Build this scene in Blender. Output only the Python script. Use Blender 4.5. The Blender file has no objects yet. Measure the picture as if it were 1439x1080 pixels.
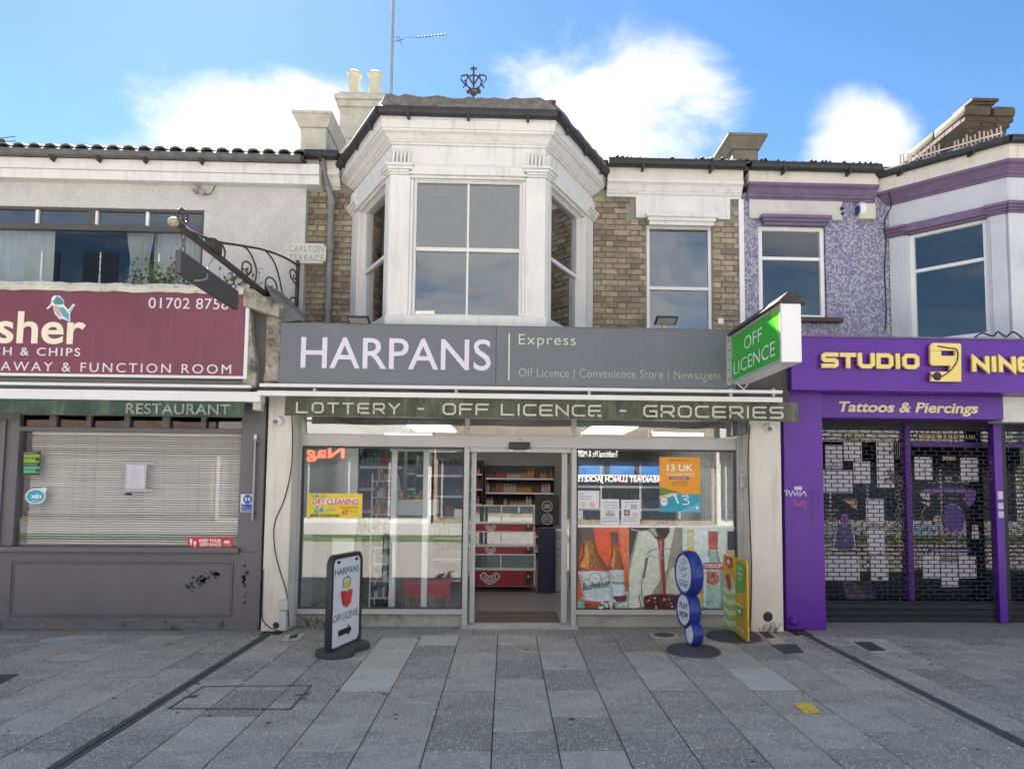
import bpy, bmesh, math, random
from mathutils import Vector, Matrix
from mathutils.geometry import tessellate_polygon
R = math.radians
random.seed(7)
sc = bpy.context.scene
COL = sc.collection

# ------------------------------------------------------------------ camera
F = 1040.0; CX = 750.0; CY = 603.0; H = 1.6; PW, PH = 1439.0, 1080.0
_p, _y, _r = R(4.25), R(2.1), R(0.5)
fwd = Vector((math.sin(_y)*math.cos(_p), math.cos(_y)*math.cos(_p), math.sin(_p)))
rt0 = Vector((math.cos(_y), -math.sin(_y), 0)); up0 = rt0.cross(fwd)
rgt = math.cos(_r)*rt0 + math.sin(_r)*up0; upv = -math.sin(_r)*rt0 + math.cos(_r)*up0
cam = bpy.data.cameras.new('camera'); camo = bpy.data.objects.new('camera', cam); COL.objects.link(camo)
camo.matrix_world = Matrix(((rgt.x, upv.x, -fwd.x, 0), (rgt.y, upv.y, -fwd.y, 0), (rgt.z, upv.z, -fwd.z, H), (0, 0, 0, 1)))
cam.sensor_fit = 'HORIZONTAL'; cam.sensor_width = 36; cam.lens = 36*F/PW
cam.shift_x = -(CX-PW/2)/PW; cam.shift_y = (CY-PH/2)/PW
cam.clip_start = 0.05; cam.clip_end = 600
sc.camera = camo

# ------------------------------------------------------------------ world, sun, exposure
SUN_EL, SUN_AZ = 43.0, -24.0         # behind the terrace, to the left
sd = Vector((math.sin(R(SUN_AZ))*math.cos(R(SUN_EL)), math.cos(R(SUN_AZ))*math.cos(R(SUN_EL)), math.sin(R(SUN_EL))))
w = bpy.data.worlds.new('World'); sc.world = w; w.use_nodes = True
nt = w.node_tree; N = nt.nodes; L = nt.links
for n in list(N): N.remove(n)
def nd(N, t, **k):
    n = N.new(t)
    for a, b in k.items():
        if a == 'inp':
            for i, v in b.items(): n.inputs[i].default_value = v
        else: setattr(n, a, b)
    return n
def mth(N, L, op, a, b=None, clamp=False):
    n = N.new('ShaderNodeMath'); n.operation = op; n.use_clamp = clamp
    for i, v in enumerate((a, b)):
        if v is None: continue
        if isinstance(v, (int, float)): n.inputs[i].default_value = v
        else: L.new(v, n.inputs[i])
    return n.outputs[0]
sky = nd(N, 'ShaderNodeTexSky', sky_type='NISHITA', sun_disc=False, sun_elevation=R(SUN_EL), sun_rotation=R(SUN_AZ), air_density=1.0, dust_density=0.1, ozone_density=2.5)
tc = nd(N, 'ShaderNodeTexCoord')
sep = nd(N, 'ShaderNodeSeparateXYZ'); L.new(tc.outputs['Generated'], sep.inputs[0])
zz = mth(N, L, 'ADD', mth(N, L, 'MAXIMUM', sep.outputs[2], 0.0), 0.22)
cxx = mth(N, L, 'DIVIDE', sep.outputs[0], zz); cyy = mth(N, L, 'DIVIDE', sep.outputs[1], zz)
cmb = nd(N, 'ShaderNodeCombineXYZ'); L.new(cxx, cmb.inputs[0]); L.new(cyy, cmb.inputs[1])
n1 = nd(N, 'ShaderNodeTexNoise', inp={'Scale': 1.15, 'Detail': 9.0, 'Roughness': 0.52, 'Distortion': 0.35})
mp = nd(N, 'ShaderNodeMapping', inp={'Location': (1.3, 0.55, 0.0)}); L.new(cmb.outputs[0], mp.inputs[0]); L.new(mp.outputs[0], n1.inputs['Vector'])
n2 = nd(N, 'ShaderNodeTexNoise', inp={'Scale': 3.2, 'Detail': 8.0, 'Roughness': 0.6, 'Distortion': 0.8}); L.new(mp.outputs[0], n2.inputs['Vector'])
val = mth(N, L, 'ADD', mth(N, L, 'MULTIPLY', n1.outputs[0], 0.62), mth(N, L, 'MULTIPLY', n2.outputs[0], 0.38))
# cloud banks (direction, cosine of size, strength)
def ray(px, py): return (fwd + rgt*((px-CX)/F) - upv*((py-CY)/F))
def bank(val, px, py, size, s):
    d = ray(px, py).normalized()
    vm = nd(N, 'ShaderNodeVectorMath', operation='DOT_PRODUCT'); L.new(tc.outputs['Generated'], vm.inputs[0]); vm.inputs[1].default_value = d
    a = mth(N, L, 'SUBTRACT', 1.0, vm.outputs['Value'])
    g = mth(N, L, 'EXPONENT', mth(N, L, 'DIVIDE', a, -(1-math.cos(R(size)))))
    return mth(N, L, 'ADD', val, mth(N, L, 'MULTIPLY', g, s))
for b in ((320, 205, 7, .25), (430, 160, 4, .08), (200, 90, 8, -.13), (360, 50, 7, -.12), (890, 185, 8, .15), (1020, 140, 4, .06), (1210, 130, 4, .06), (760, 110, 4, .04), (1190, 175, 4.5, .13), (1260, 215, 4, .14), (960, 110, 5, .04),
          (100, 60, 9, .03), (60, 200, 6, -.04), (620, 40, 6, -.10), (1060, 40, 8, -.13), (1390, 60, 8, -.13), (1240, 20, 6, -.14), (1130, 70, 4, -.08), (440, 190, 5, .1), (180, 190, 4, .08), (1100, 200, 2.5, -.10), (600, -40, 12, -.05), (850, 20, 6, -.05), (1330, 180, 3, -.06)):
    val = bank(val, *b)
for d_, sz, st in (((-.12, -1, .38), 17, .16), ((0, -.3, 1), 32, .06)):  # unseen cloud banks added behind and overhead for greyer reflections and less blue light
    vm = nd(N, 'ShaderNodeVectorMath', operation='DOT_PRODUCT'); L.new(tc.outputs['Generated'], vm.inputs[0]); vm.inputs[1].default_value = Vector(d_).normalized()
    g_ = mth(N, L, 'EXPONENT', mth(N, L, 'DIVIDE', mth(N, L, 'SUBTRACT', 1.0, vm.outputs['Value']), -(1-math.cos(R(sz)))))
    val = mth(N, L, 'ADD', val, mth(N, L, 'MULTIPLY', g_, st))
rmp = nd(N, 'ShaderNodeMapRange', interpolation_type='SMOOTHSTEP', inp={'From Min': 0.47, 'From Max': 0.66}); L.new(val, rmp.inputs['Value'])
hs = nd(N, 'ShaderNodeHueSaturation', inp={'Hue': 0.50, 'Saturation': 1.18, 'Value': 0.54}); L.new(sky.outputs[0], hs.inputs['Color'])
mx = nd(N, 'ShaderNodeMix', data_type='RGBA'); L.new(rmp.outputs[0], mx.inputs['Factor']); L.new(hs.outputs[0], mx.inputs[6]); mx.inputs[7].default_value = (3.5, 3.45, 3.45, 1)
bg = nd(N, 'ShaderNodeBackground', inp={'Strength': 0.050}); L.new(mx.outputs[2], bg.inputs[0])
wo = nd(N, 'ShaderNodeOutputWorld'); L.new(bg.outputs[0], wo.inputs[0])
sl = bpy.data.lights.new('sun', 'SUN'); sl.energy = 5.0; sl.angle = R(0.5); sl.color = (1.0, 0.965, 0.925)
so = bpy.data.objects.new('sun', sl); COL.objects.link(so); so.rotation_euler = (-sd).to_track_quat('-Z', 'Y').to_euler()
sc.view_settings.view_transform = 'Standard'; sc.view_settings.look = 'None'; sc.view_settings.gamma = 1
sc.view_settings.use_curve_mapping = False
sc.view_settings.exposure = 2.88
sc.render.engine = 'CYCLES'
sc.cycles.max_bounces = 8; sc.cycles.diffuse_bounces = 4; sc.cycles.glossy_bounces = 4; sc.cycles.transparent_max_bounces = 16

# ------------------------------------------------------------------ measuring: photo pixel + a known plane -> point in the place
CAMP = Vector((0, 0, H))
def pY(x, y, Y):
    d = ray(x, y); t = Y/d.y; return Vector((d.x*t, Y, H+d.z*t))
def pX(x, y, X):
    d = ray(x, y); t = X/d.x; return Vector((X, d.y*t, H+d.z*t))
def pG(x, y, z=0.0):
    d = ray(x, y); t = (z-H)/d.z; return Vector((d.x*t, d.y*t, z))
def rc(x0, y0, x1, y1, Y):
    xm, ym = (x0+x1)/2, (y0+y1)/2
    return pY(x0, ym, Y).x, pY(x1, ym, Y).x, pY(xm, y1, Y).z, pY(xm, y0, Y).z

# ------------------------------------------------------------------ materials
MATS = {}
def mat(name, col=(.5, .5, .5), rough=.6, metal=0, var=.08, vs=2.5, bump=0, bs=60, dirt=0, dcol=(.12, .11, .09), ds=1.4, dth=.55, rand=0, spec=.5, coat=0, attr=False, emit=0, fine=0, streak=0):
    if name in MATS: return MATS[name]
    m = bpy.data.materials.new(name); m.use_nodes = True; N = m.node_tree.nodes; L = m.node_tree.links
    b = N['Principled BSDF']; b.inputs['Roughness'].default_value = rough; b.inputs['Metallic'].default_value = metal
    b.inputs['Specular IOR Level'].default_value = spec; b.inputs['Coat Weight'].default_value = coat
    tc = N.new('ShaderNodeTexCoord')
    oi = N.new('ShaderNodeObjectInfo')
    vadd = nd(N, 'ShaderNodeVectorMath', operation='ADD'); L.new(tc.outputs['Object'], vadd.inputs[0]); L.new(oi.outputs['Location'], vadd.inputs[1])
    P = vadd.outputs[0]
    if attr:
        a = nd(N, 'ShaderNodeAttribute', attribute_name='Col'); c = a.outputs['Color']
    else:
        rgb = N.new('ShaderNodeRGB'); rgb.outputs[0].default_value = (*col, 1); c = rgb.outputs[0]
    f = None
    if var:
        n = nd(N, 'ShaderNodeTexNoise', inp={'Scale': vs, 'Detail': 6.0, 'Roughness': .65}); L.new(P, n.inputs['Vector'])
        f = nd(N, 'ShaderNodeMapRange', inp={'From Min': .3, 'From Max': .7, 'To Min': 1-var, 'To Max': 1+var}); L.new(n.outputs[0], f.inputs[0]); f = f.outputs[0]
    if fine:
        n = nd(N, 'ShaderNodeTexNoise', inp={'Scale': 90.0, 'Detail': 3.0, 'Roughness': .7}); L.new(P, n.inputs['Vector'])
        g = nd(N, 'ShaderNodeMapRange', inp={'From Min': .3, 'From Max': .7, 'To Min': 1-fine, 'To Max': 1+fine}); L.new(n.outputs[0], g.inputs[0])
        f = mth(N, L, 'MULTIPLY', f, g.outputs[0]) if f else g.outputs[0]
    if rand:
        g = nd(N, 'ShaderNodeMapRange', inp={'To Min': 1-rand, 'To Max': 1+rand}); L.new(oi.outputs['Random'], g.inputs[0])
        f = mth(N, L, 'MULTIPLY', f, g.outputs[0]) if f else g.outputs[0]
    if f is not None:
        v = nd(N, 'ShaderNodeVectorMath', operation='SCALE'); L.new(c, v.inputs[0]); L.new(f, v.inputs['Scale']); c = v.outputs[0]
    if dirt or streak:
        n = nd(N, 'ShaderNodeTexNoise', inp={'Scale': ds, 'Detail': 9.0, 'Roughness': .75})
        if streak:
            q = nd(N, 'ShaderNodeMapping', inp={'Scale': (7.0, 7.0, .55)}); L.new(P, q.inputs[0]); L.new(q.outputs[0], n.inputs['Vector'])
        else: L.new(P, n.inputs['Vector'])
        g = nd(N, 'ShaderNodeMapRange', inp={'From Min': dth, 'From Max': dth+.14, 'To Max': max(dirt, streak)}); L.new(n.outputs[0], g.inputs[0])
        x = nd(N, 'ShaderNodeMix', data_type='RGBA'); L.new(g.outputs[0], x.inputs['Factor']); L.new(c, x.inputs[6]); x.inputs[7].default_value = (*dcol, 1); c = x.outputs[2]
    L.new(c, b.inputs['Base Color'])
    if emit:
        L.new(c, b.inputs['Emission Color']); b.inputs['Emission Strength'].default_value = emit
    if bump:
        n = nd(N, 'ShaderNodeTexNoise', inp={'Scale': bs, 'Detail': 4.0}); L.new(P, n.inputs['Vector'])
        bm = nd(N, 'ShaderNodeBump', inp={'Strength': bump, 'Distance': .01}); L.new(n.outputs[0], bm.inputs['Height']); L.new(bm.outputs[0], b.inputs['Normal'])
    MATS[name] = m; return m

def glass(name, base=.07, tint=(.93, .95, .94), rough=0.0, wob=0.0):
    if name in MATS: return MATS[name]
    m = bpy.data.materials.new(name); m.use_nodes = True; N = m.node_tree.nodes; L = m.node_tree.links
    for n in list(N): N.remove(n)
    o = N.new('ShaderNodeOutputMaterial'); t = nd(N, 'ShaderNodeBsdfTransparent', inp={'Color': (*tint, 1)})
    g = nd(N, 'ShaderNodeBsdfGlossy', inp={'Roughness': rough, 'Color': (1, 1, 1, 1)})
    lw = nd(N, 'ShaderNodeLayerWeight', inp={'Blend': .5})
    f = mth(N, L, 'ADD', mth(N, L, 'MULTIPLY', mth(N, L, 'POWER', lw.outputs['Facing'], 5.0), 1-base), base, True)
    if wob:
        tc = N.new('ShaderNodeTexCoord'); n = nd(N, 'ShaderNodeTexNoise', inp={'Scale': 2.2, 'Detail': 1.0}); L.new(tc.outputs['Object'], n.inputs['Vector'])
        bm = nd(N, 'ShaderNodeBump', inp={'Strength': wob, 'Distance': .02}); L.new(n.outputs[0], bm.inputs['Height']); L.new(bm.outputs[0], g.inputs['Normal'])
    x = N.new('ShaderNodeMixShader'); L.new(f, x.inputs[0]); L.new(t.outputs[0], x.inputs[1]); L.new(g.outputs[0], x.inputs[2]); L.new(x.outputs[0], o.inputs[0])
    MATS[name] = m; return m

WHITE = mat('white_paint', (.74, .72, .69), .55, var=.06, bump=.25, bs=25, streak=.5, dcol=(.45, .43, .40), dth=.52, ds=1.6, fine=.03)
WHITE2 = mat('white_frame', (.74, .73, .71), .4, var=.04, streak=.25, dcol=(.4, .37, .33), dth=.6, ds=2)
PVC = mat('white_plastic', (.8, .8, .8), .3, var=.02)
PEBBLE = mat('pebbledash', (.60, .58, .56), .9, var=.10, bump=1.0, bs=95, fine=.30, streak=.3, dcol=(.36, .34, .31), dth=.6)
BRICK = mat('stock_brick', (.29, .24, .17), .9, var=.3, vs=9, bump=.5, bs=45, rand=.35, fine=.15, dirt=.5, dcol=(.10, .09, .075), ds=4, dth=.55)
MORTAR = mat('mortar', (.27, .245, .205), .95, var=.15, bump=.4)
RENDER_ = mat('cream_render', (.70, .66, .58), .75, var=.07, bump=.3, bs=18, streak=.45, dcol=(.38, .33, .25), dth=.54, ds=1.6, fine=.04)
ALU = mat('aluminium_frame', (.46, .455, .45), .42, metal=.25, var=.06, streak=.18, dcol=(.25, .24, .22), dth=.6)
DKFRAME = mat('dark_gasket', (.045, .045, .05), .5)
FASCIA = mat('grey_fascia', (.145, .155, .17), .42, var=.07, vs=1.2, streak=.25, dcol=(.24, .25, .26), dth=.56, ds=.8, fine=.04)
LETTER = mat('pale_letter', (.72, .68, .74), .4, var=.03)
YLETTER = mat('pale_green_letter', (.62, .66, .50), .4, var=.03)
MAROON = mat('maroon_panel', (.175, .035, .07), .35, var=.14, vs=1.0, streak=.25, dcol=(.30, .14, .18), dth=.56, ds=.9)
CREAM = mat('cream_letter', (.80, .72, .55), .45, var=.03)
MOSS = mat('mossy_render', (.62, .59, .50), .9, var=.12, bump=.6, bs=35, dirt=.85, dcol=(.14, .15, .07), ds=9, dth=.53)
GREYPAINT = mat('grey_shopfront_paint', (.135, .128, .138), .45, var=.07, bump=.1, bs=14, dirt=.15, dcol=(.22, .21, .2), ds=3, dth=.6)
AWN_W = mat('white_awning_metal', (.76, .75, .73), .4, var=.05, dirt=.25, dcol=(.35, .33, .28), ds=3, dth=.6)
OLIVE = mat('olive_canvas', (.085, .09, .062), .9, var=.35, vs=5, bump=.3, bs=200, streak=.5, dcol=(.24, .27, .18), dth=.5, ds=1.3)
GREEN = mat('green_canvas', (.055, .088, .07), .9, var=.3, vs=4, bump=.3, bs=200, streak=.55, dcol=(.17, .20, .13), dth=.5, ds=1.3)
PURPLE = mat('purple_paint', (.105, .014, .30), .36, var=.14, vs=1.2, streak=.3, dcol=(.17, .06, .36), dth=.58, ds=.9)
PURPDARK = mat('dark_purple_trim', (.17, .115, .20), .55, var=.2, vs=6, dirt=.5, dcol=(.28, .26, .22), ds=5, dth=.62)
LILAC = mat('lilac_white_paint', (.60, .595, .635), .6, var=.08, bump=.2, streak=.5, dcol=(.34, .32, .36), dth=.57)
GOLD = mat('gold_letter', (.86, .66, .20), .35, var=.05)
BLACK = mat('black_metal', (.02, .02, .024), .5, var=.2)
GUTTER = mat('black_gutter', (.032, .031, .034), .5, var=.25, vs=8, dirt=.35, dcol=(.10, .10, .09), ds=6)
SLATE = mat('roof_covering', (.10, .095, .09), .85, var=.25, bump=.5, bs=30)
MOSSROOF = mat('mossy_roof_edge', (.17, .15, .125), .95, var=.35, vs=9, bump=1.0, bs=40, dirt=.7, dcol=(.42, .40, .36), ds=14, dth=.56)
IRON = mat('wrought_iron', (.06, .05, .045), .7, var=.3, vs=20)
CONC = mat('old_stone', (.19, .165, .13), .95, var=.25, vs=4, bump=.7, bs=25, streak=.5, dcol=(.12, .11, .10), dth=.52, ds=1.4)
TERRA = mat('terracotta_coping', (.10, .075, .05), .9, var=.3, vs=5, bump=.5, dirt=.6, dcol=(.09, .09, .06), ds=5, dth=.5)
DRAIN = mat('drain_iron', (.085, .08, .078), .7, var=.3, vs=12, bump=.5, bs=50, dirt=.4, dcol=(.16, .15, .14), ds=9)
COVER = mat('cover_iron', (.06, .06, .065), .75, var=.2, vs=10, bump=.6, bs=60)
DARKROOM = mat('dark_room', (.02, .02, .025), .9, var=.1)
GREYROOM = mat('grey_room', (.22, .215, .21), .9, var=.1)
SHOPWALL = mat('shop_wall', (.50, .49, .47), .8, var=.05)
SHOPCEIL = mat('shop_ceiling', (.38, .38, .37), .8, var=.04)
SHOPFLOOR = mat('shop_floor', (.17, .155, .17), .35, var=.1, vs=3)
DOORMAT = mat('door_mat', (.115, .085, .06), .95, var=.2, bump=.8, bs=150)
CURTAIN = mat('net_curtain', (.75, .74, .72), .9, var=.08, vs=6)
BLIND = mat('blind_slat', (.80, .80, .77), .5, var=.06)
PAINT = mat('printed_colours', attr=True, rough=.45, var=.04, fine=.03)
GLOSSPRINT = mat('vinyl_print', attr=True, rough=.3, var=.2, vs=22, fine=.06)
RUBBER = mat('rubber_base', (.055, .055, .065), .75, var=.15, bump=.3, bs=90)
BLKPLASTIC = mat('black_plastic', (.022, .024, .03), .35, var=.1)
BLUEP = mat('blue_plastic', (.012, .03, .22), .3, var=.1)
SIGNW = mat('sign_white', (.8, .8, .82), .35, var=.03)
REDP = mat('red_plastic', (.62, .03, .035), .35, var=.08)
REDPANEL = mat('freezer_red', (.36, .012, .03), .3, var=.05)
LAMP = mat('lit_lamp', (1, .98, .94), .5, var=0, emit=1.25)
LEAF = mat('weed_leaf', (.07, .10, .03), .6, var=.3, vs=20, rand=.2)
G_SHOP = glass('shop_glass', .10)
G_UP = glass('upstairs_glass', .16, tint=(.75, .78, .8), wob=.06)
G_REST = glass('restaurant_glass', .03, tint=(.985, .975, .97))

def mosaic():
    m = mat('mosaic_tile', (.4, .35, .6), .3, var=0); N = m.node_tree.nodes; L = m.node_tree.links; b = N['Principled BSDF']
    tc = N.new('ShaderNodeTexCoord'); v = nd(N, 'ShaderNodeVectorMath', operation='SCALE'); v.inputs['Scale'].default_value = 40; L.new(tc.outputs['Object'], v.inputs[0])
    fl = nd(N, 'ShaderNodeVectorMath', operation='FLOOR'); L.new(v.outputs[0], fl.inputs[0])
    wn = nd(N, 'ShaderNodeTexWhiteNoise', noise_dimensions='3D')
    s0 = nd(N, 'ShaderNodeSeparateXYZ'); L.new(fl.outputs[0], s0.inputs[0]); c0 = nd(N, 'ShaderNodeCombineXYZ'); L.new(s0.outputs[0], c0.inputs[0]); L.new(s0.outputs[2], c0.inputs[1]); L.new(c0.outputs[0], wn.inputs[0])
    cr = N.new('ShaderNodeValToRGB'); cr.color_ramp.interpolation = 'CONSTANT'; L.new(wn.outputs['Value'], cr.inputs[0])
    cols = [(.17, .16, .29), (.28, .26, .40), (.46, .45, .52), (.22, .17, .32), (.37, .34, .48), (.50, .49, .53), (.28, .26, .40)]
    e = cr.color_ramp.elements; e[0].color = (*cols[0], 1); e[0].position = 0; e[1].position = 1/7; e[1].color = (*cols[1], 1)
    for i in range(2, 7):
        q = e.new(i/7); q.color = (*cols[i], 1)
    fr = nd(N, 'ShaderNodeVectorMath', operation='FRACTION'); L.new(v.outputs[0], fr.inputs[0]); s = nd(N, 'ShaderNodeSeparateXYZ'); L.new(fr.outputs[0], s.inputs[0])
    g = mth(N, L, 'MINIMUM', s.outputs[0], s.outputs[2]); k = mth(N, L, 'GREATER_THAN', g, .13)
    x = nd(N, 'ShaderNodeMix', data_type='RGBA'); L.new(k, x.inputs['Factor']); x.inputs[6].default_value = (.18, .17, .19, 1); L.new(cr.outputs[0], x.inputs[7]); L.new(x.outputs[2], b.inputs['Base Color'])
    bm = nd(N, 'ShaderNodeBump', inp={'Strength': .5, 'Distance': .003}); L.new(k, bm.inputs['Height']); L.new(bm.outputs[0], b.inputs['Normal'])
    return m
MOSAIC = mosaic()

def paving(name, base, rand):
    m = mat(name, base, .8, var=.16, vs=3.5, rand=rand, fine=.14, dirt=.5, dcol=tuple(c*.5 for c in base), ds=1.7, dth=.52, bump=.35, bs=120)
    N = m.node_tree.nodes; L = m.node_tree.links; b = N['Principled BSDF']; src = b.inputs['Base Color'].links[0].from_socket
    tc = N.new('ShaderNodeTexCoord'); oi = N.new('ShaderNodeObjectInfo'); va = nd(N, 'ShaderNodeVectorMath', operation='ADD'); L.new(tc.outputs['Object'], va.inputs[0]); L.new(oi.outputs['Location'], va.inputs[1])
    vo = nd(N, 'ShaderNodeTexVoronoi', inp={'Scale': 62.0}); L.new(va.outputs[0], vo.inputs['Vector'])
    r = nd(N, 'ShaderNodeMapRange', inp={'From Min': .36, 'From Max': .26, 'To Min': 0.0, 'To Max': 1.0}); L.new(vo.outputs['Distance'], r.inputs[0])
    sp = nd(N, 'ShaderNodeSeparateColor'); L.new(vo.outputs['Color'], sp.inputs[0])
    th = nd(N, 'ShaderNodeMapRange', inp={'From Min': 0.0, 'From Max': 1.0, 'To Min': .30, 'To Max': .62}); L.new(oi.outputs['Random'], th.inputs[0])
    f = mth(N, L, 'MULTIPLY', r.outputs[0], mth(N, L, 'GREATER_THAN', sp.outputs[0], th.outputs[0]))
    f = mth(N, L, 'MULTIPLY', f, .8)
    x = nd(N, 'ShaderNodeMix', data_type='RGBA'); L.new(f, x.inputs['Factor']); L.new(src, x.inputs[6]); x.inputs[7].default_value = (.80, .78, .75, 1)
    L.new(x.outputs[2], b.inputs['Base Color']); return m
PAVE = paving('granite_slab', (.31, .283, .243), .28)
PALEPAVE = mat('plain_grey_slab', (.47, .44, .39), .85, var=.12, fine=.12, rand=.06, dirt=.3, dcol=(.15, .145, .14), ds=3, bump=.2, bs=100)
DARKPAVE = mat('dark_sett', (.25, .235, .21), .85, var=.15, fine=.15, rand=.2, bump=.3, bs=90)
ASPHALT = mat('asphalt', (.25, .235, .215), .9, var=.15, bump=.5, bs=160, fine=.2)
KERB = mat('kerb_granite', (.33, .32, .31), .85, var=.12, fine=.15, bump=.3, bs=80)
JOINT = mat('paving_joint', (.03, .028, .027), .95, var=.2, vs=20)

# ------------------------------------------------------------------ mesh building
class B:
    def __init__(s, M=None): s.v = []; s.f = []; s.c = []; s.M = M
    def add(s, vs, fs, col=None):
        o = len(s.v)
        for p in vs:
            p = Vector(p); s.v.append(s.M @ p if s.M else p)
        for f in fs: s.f.append([i+o for i in f]); s.c.append(col)
        return s
    def box(s, x0, x1, y0, y1, z0, z1, col=None):
        if x0 > x1: x0, x1 = x1, x0
        if y0 > y1: y0, y1 = y1, y0
        if z0 > z1: z0, z1 = z1, z0
        return s.add([(x0, y0, z0), (x1, y0, z0), (x1, y1, z0), (x0, y1, z0), (x0, y0, z1), (x1, y0, z1), (x1, y1, z1), (x0, y1, z1)],
                     [(0, 3, 2, 1), (4, 5, 6, 7), (0, 1, 5, 4), (1, 2, 6, 5), (2, 3, 7, 6), (3, 0, 4, 7)], col)
    def pr(s, x0, y0, x1, y1, Y, d=.03, col=None):
        a, b, c, e = rc(x0, y0, x1, y1, Y); return s.box(a, b, Y, Y+d, c, e, col)
    def prism(s, pts, axis, a, b, col=None):
        # pts: 2d polygon; axis 'Y' -> (x,z), 'X' -> (y,z), 'Z' -> (x,y)
        def mk(p, t): return {'Y': (p[0], t, p[1]), 'X': (t, p[0], p[1]), 'Z': (p[0], p[1], t)}[axis]
        n = len(pts); vs = [mk(p, a) for p in pts]+[mk(p, b) for p in pts]
        tri = tessellate_polygon([[Vector((p[0], p[1], 0)) for p in pts]])
        fs = [tuple(t) for t in tri]+[tuple(i+n for i in reversed(t)) for t in tri]+[(i, (i+1) % n, (i+1) % n+n, i+n) for i in range(n)]
        return s.add(vs, fs, col)
    def tube(s, pts, r, seg=7, col=None, r2=None):
        pts = [Vector(p) for p in pts]; n = len(pts); vs = []; fs = []
        for i, p in enumerate(pts):
            t = (pts[min(i+1, n-1)]-pts[max(i-1, 0)]).normalized()
            a = t.cross(Vector((0, 0, 1)) if abs(t.z) < .9 else Vector((1, 0, 0))).normalized(); b = t.cross(a)
            rr = r if r2 is None else r+(r2-r)*i/(n-1)
            for k in range(seg):
                q = 2*math.pi*k/seg; vs.append(p+a*math.cos(q)*rr+b*math.sin(q)*rr)
        for i in range(n-1):
            for k in range(seg): fs.append((i*seg+k, i*seg+(k+1) % seg, (i+1)*seg+(k+1) % seg, (i+1)*seg+k))
        fs.append(tuple(range(seg))[::-1]); fs.append(tuple(range((n-1)*seg, n*seg)))
        return s.add(vs, fs, col)
    def lathe(s, prof, c, seg=24, axis='Z', col=None, sy=1.0):
        vs = []; fs = []; n = len(prof)
        for r, h in prof:
            for k in range(seg):
                q = 2*math.pi*k/seg; x, y = r*math.cos(q), r*math.sin(q)*sy
                vs.append({'Z': (c[0]+x, c[1]+y, c[2]+h), 'Y': (c[0]+x, c[1]+h, c[2]+y), 'X': (c[0]+h, c[1]+x, c[2]+y)}[axis])
        for i in range(n-1):
            for k in range(seg): fs.append((i*seg+k, i*seg+(k+1) % seg, (i+1)*seg+(k+1) % seg, (i+1)*seg+k))
        fs.append(tuple(range(seg))[::-1]); fs.append(tuple(range((n-1)*seg, n*seg)))
        return s.add(vs, fs, col)

WLOC = {}
def put(o, parent, loc):
    COL.objects.link(o); o.parent = parent
    o.location = Vector(loc)-(WLOC[parent.name] if parent else Vector((0, 0, 0))); WLOC[o.name] = Vector(loc); return o
def build(b, name, m, parent=None, bev=0, smooth=False, recalc=True, base=False):
    xs = [v.x for v in b.v]; ys = [v.y for v in b.v]; zs = [v.z for v in b.v]
    c = Vector(((min(xs)+max(xs))/2, (min(ys)+max(ys))/2, min(zs) if base else (min(zs)+max(zs))/2))
    me = bpy.data.meshes.new(name); me.from_pydata([v-c for v in b.v], [], b.f)
    if any(x is not None for x in b.c):
        at = me.color_attributes.new('Col', 'FLOAT_COLOR', 'CORNER')
        buf = []
        for p, cc in zip(me.polygons, b.c):
            cc = cc or (.5, .5, .5)
            for _ in range(p.loop_total): buf += [cc[0], cc[1], cc[2], 1]
        at.data.foreach_set('color', buf)
    if recalc or bev:
        bm = bmesh.new(); bm.from_mesh(me)
        if recalc: bmesh.ops.recalc_face_normals(bm, faces=bm.faces)
        if bev:
            es = [e for e in bm.edges if len(e.link_faces) == 2 and e.calc_face_angle(0) > .5]
            bmesh.ops.bevel(bm, geom=es, offset=bev, segments=2 if bev > .004 else 1, affect='EDGES', profile=.6, clamp_overlap=True)
        bm.to_mesh(me); bm.free()
    if smooth:
        me.polygons.foreach_set('use_smooth', [True]*len(me.polygons))
        try: me.set_sharp_from_angle(angle=R(40))
        except Exception: pass
    me.materials.append(m)
    return put(bpy.data.objects.new(name, me), parent, c)
def empty(name, loc, label=None, cat=None, group=None):
    o = bpy.data.objects.new(name, None); put(o, None, loc); o.empty_display_size = .1
    return tag(o, label, cat, group)
def tag(o, label=None, cat=None, group=None, kind=None):
    if label: o['label'] = label
    if cat: o['category'] = cat
    if group: o['group'] = group
    if kind: o['kind'] = kind
    return o
def inst(name, me, loc, parent, scale=(1, 1, 1), rot=(0, 0, 0)):
    o = bpy.data.objects.new(name, me); put(o, parent, loc); o.scale = scale; o.rotation_euler = rot; return o
def copy_tree(o, loc, parent=None):
    c = o.copy(); COL.objects.link(c); c.parent = parent
    if parent is None: c.location = loc; WLOC[c.name] = Vector(loc)
    for ch in list(o.children): copy_tree(ch, None, c)
    return c

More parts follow.
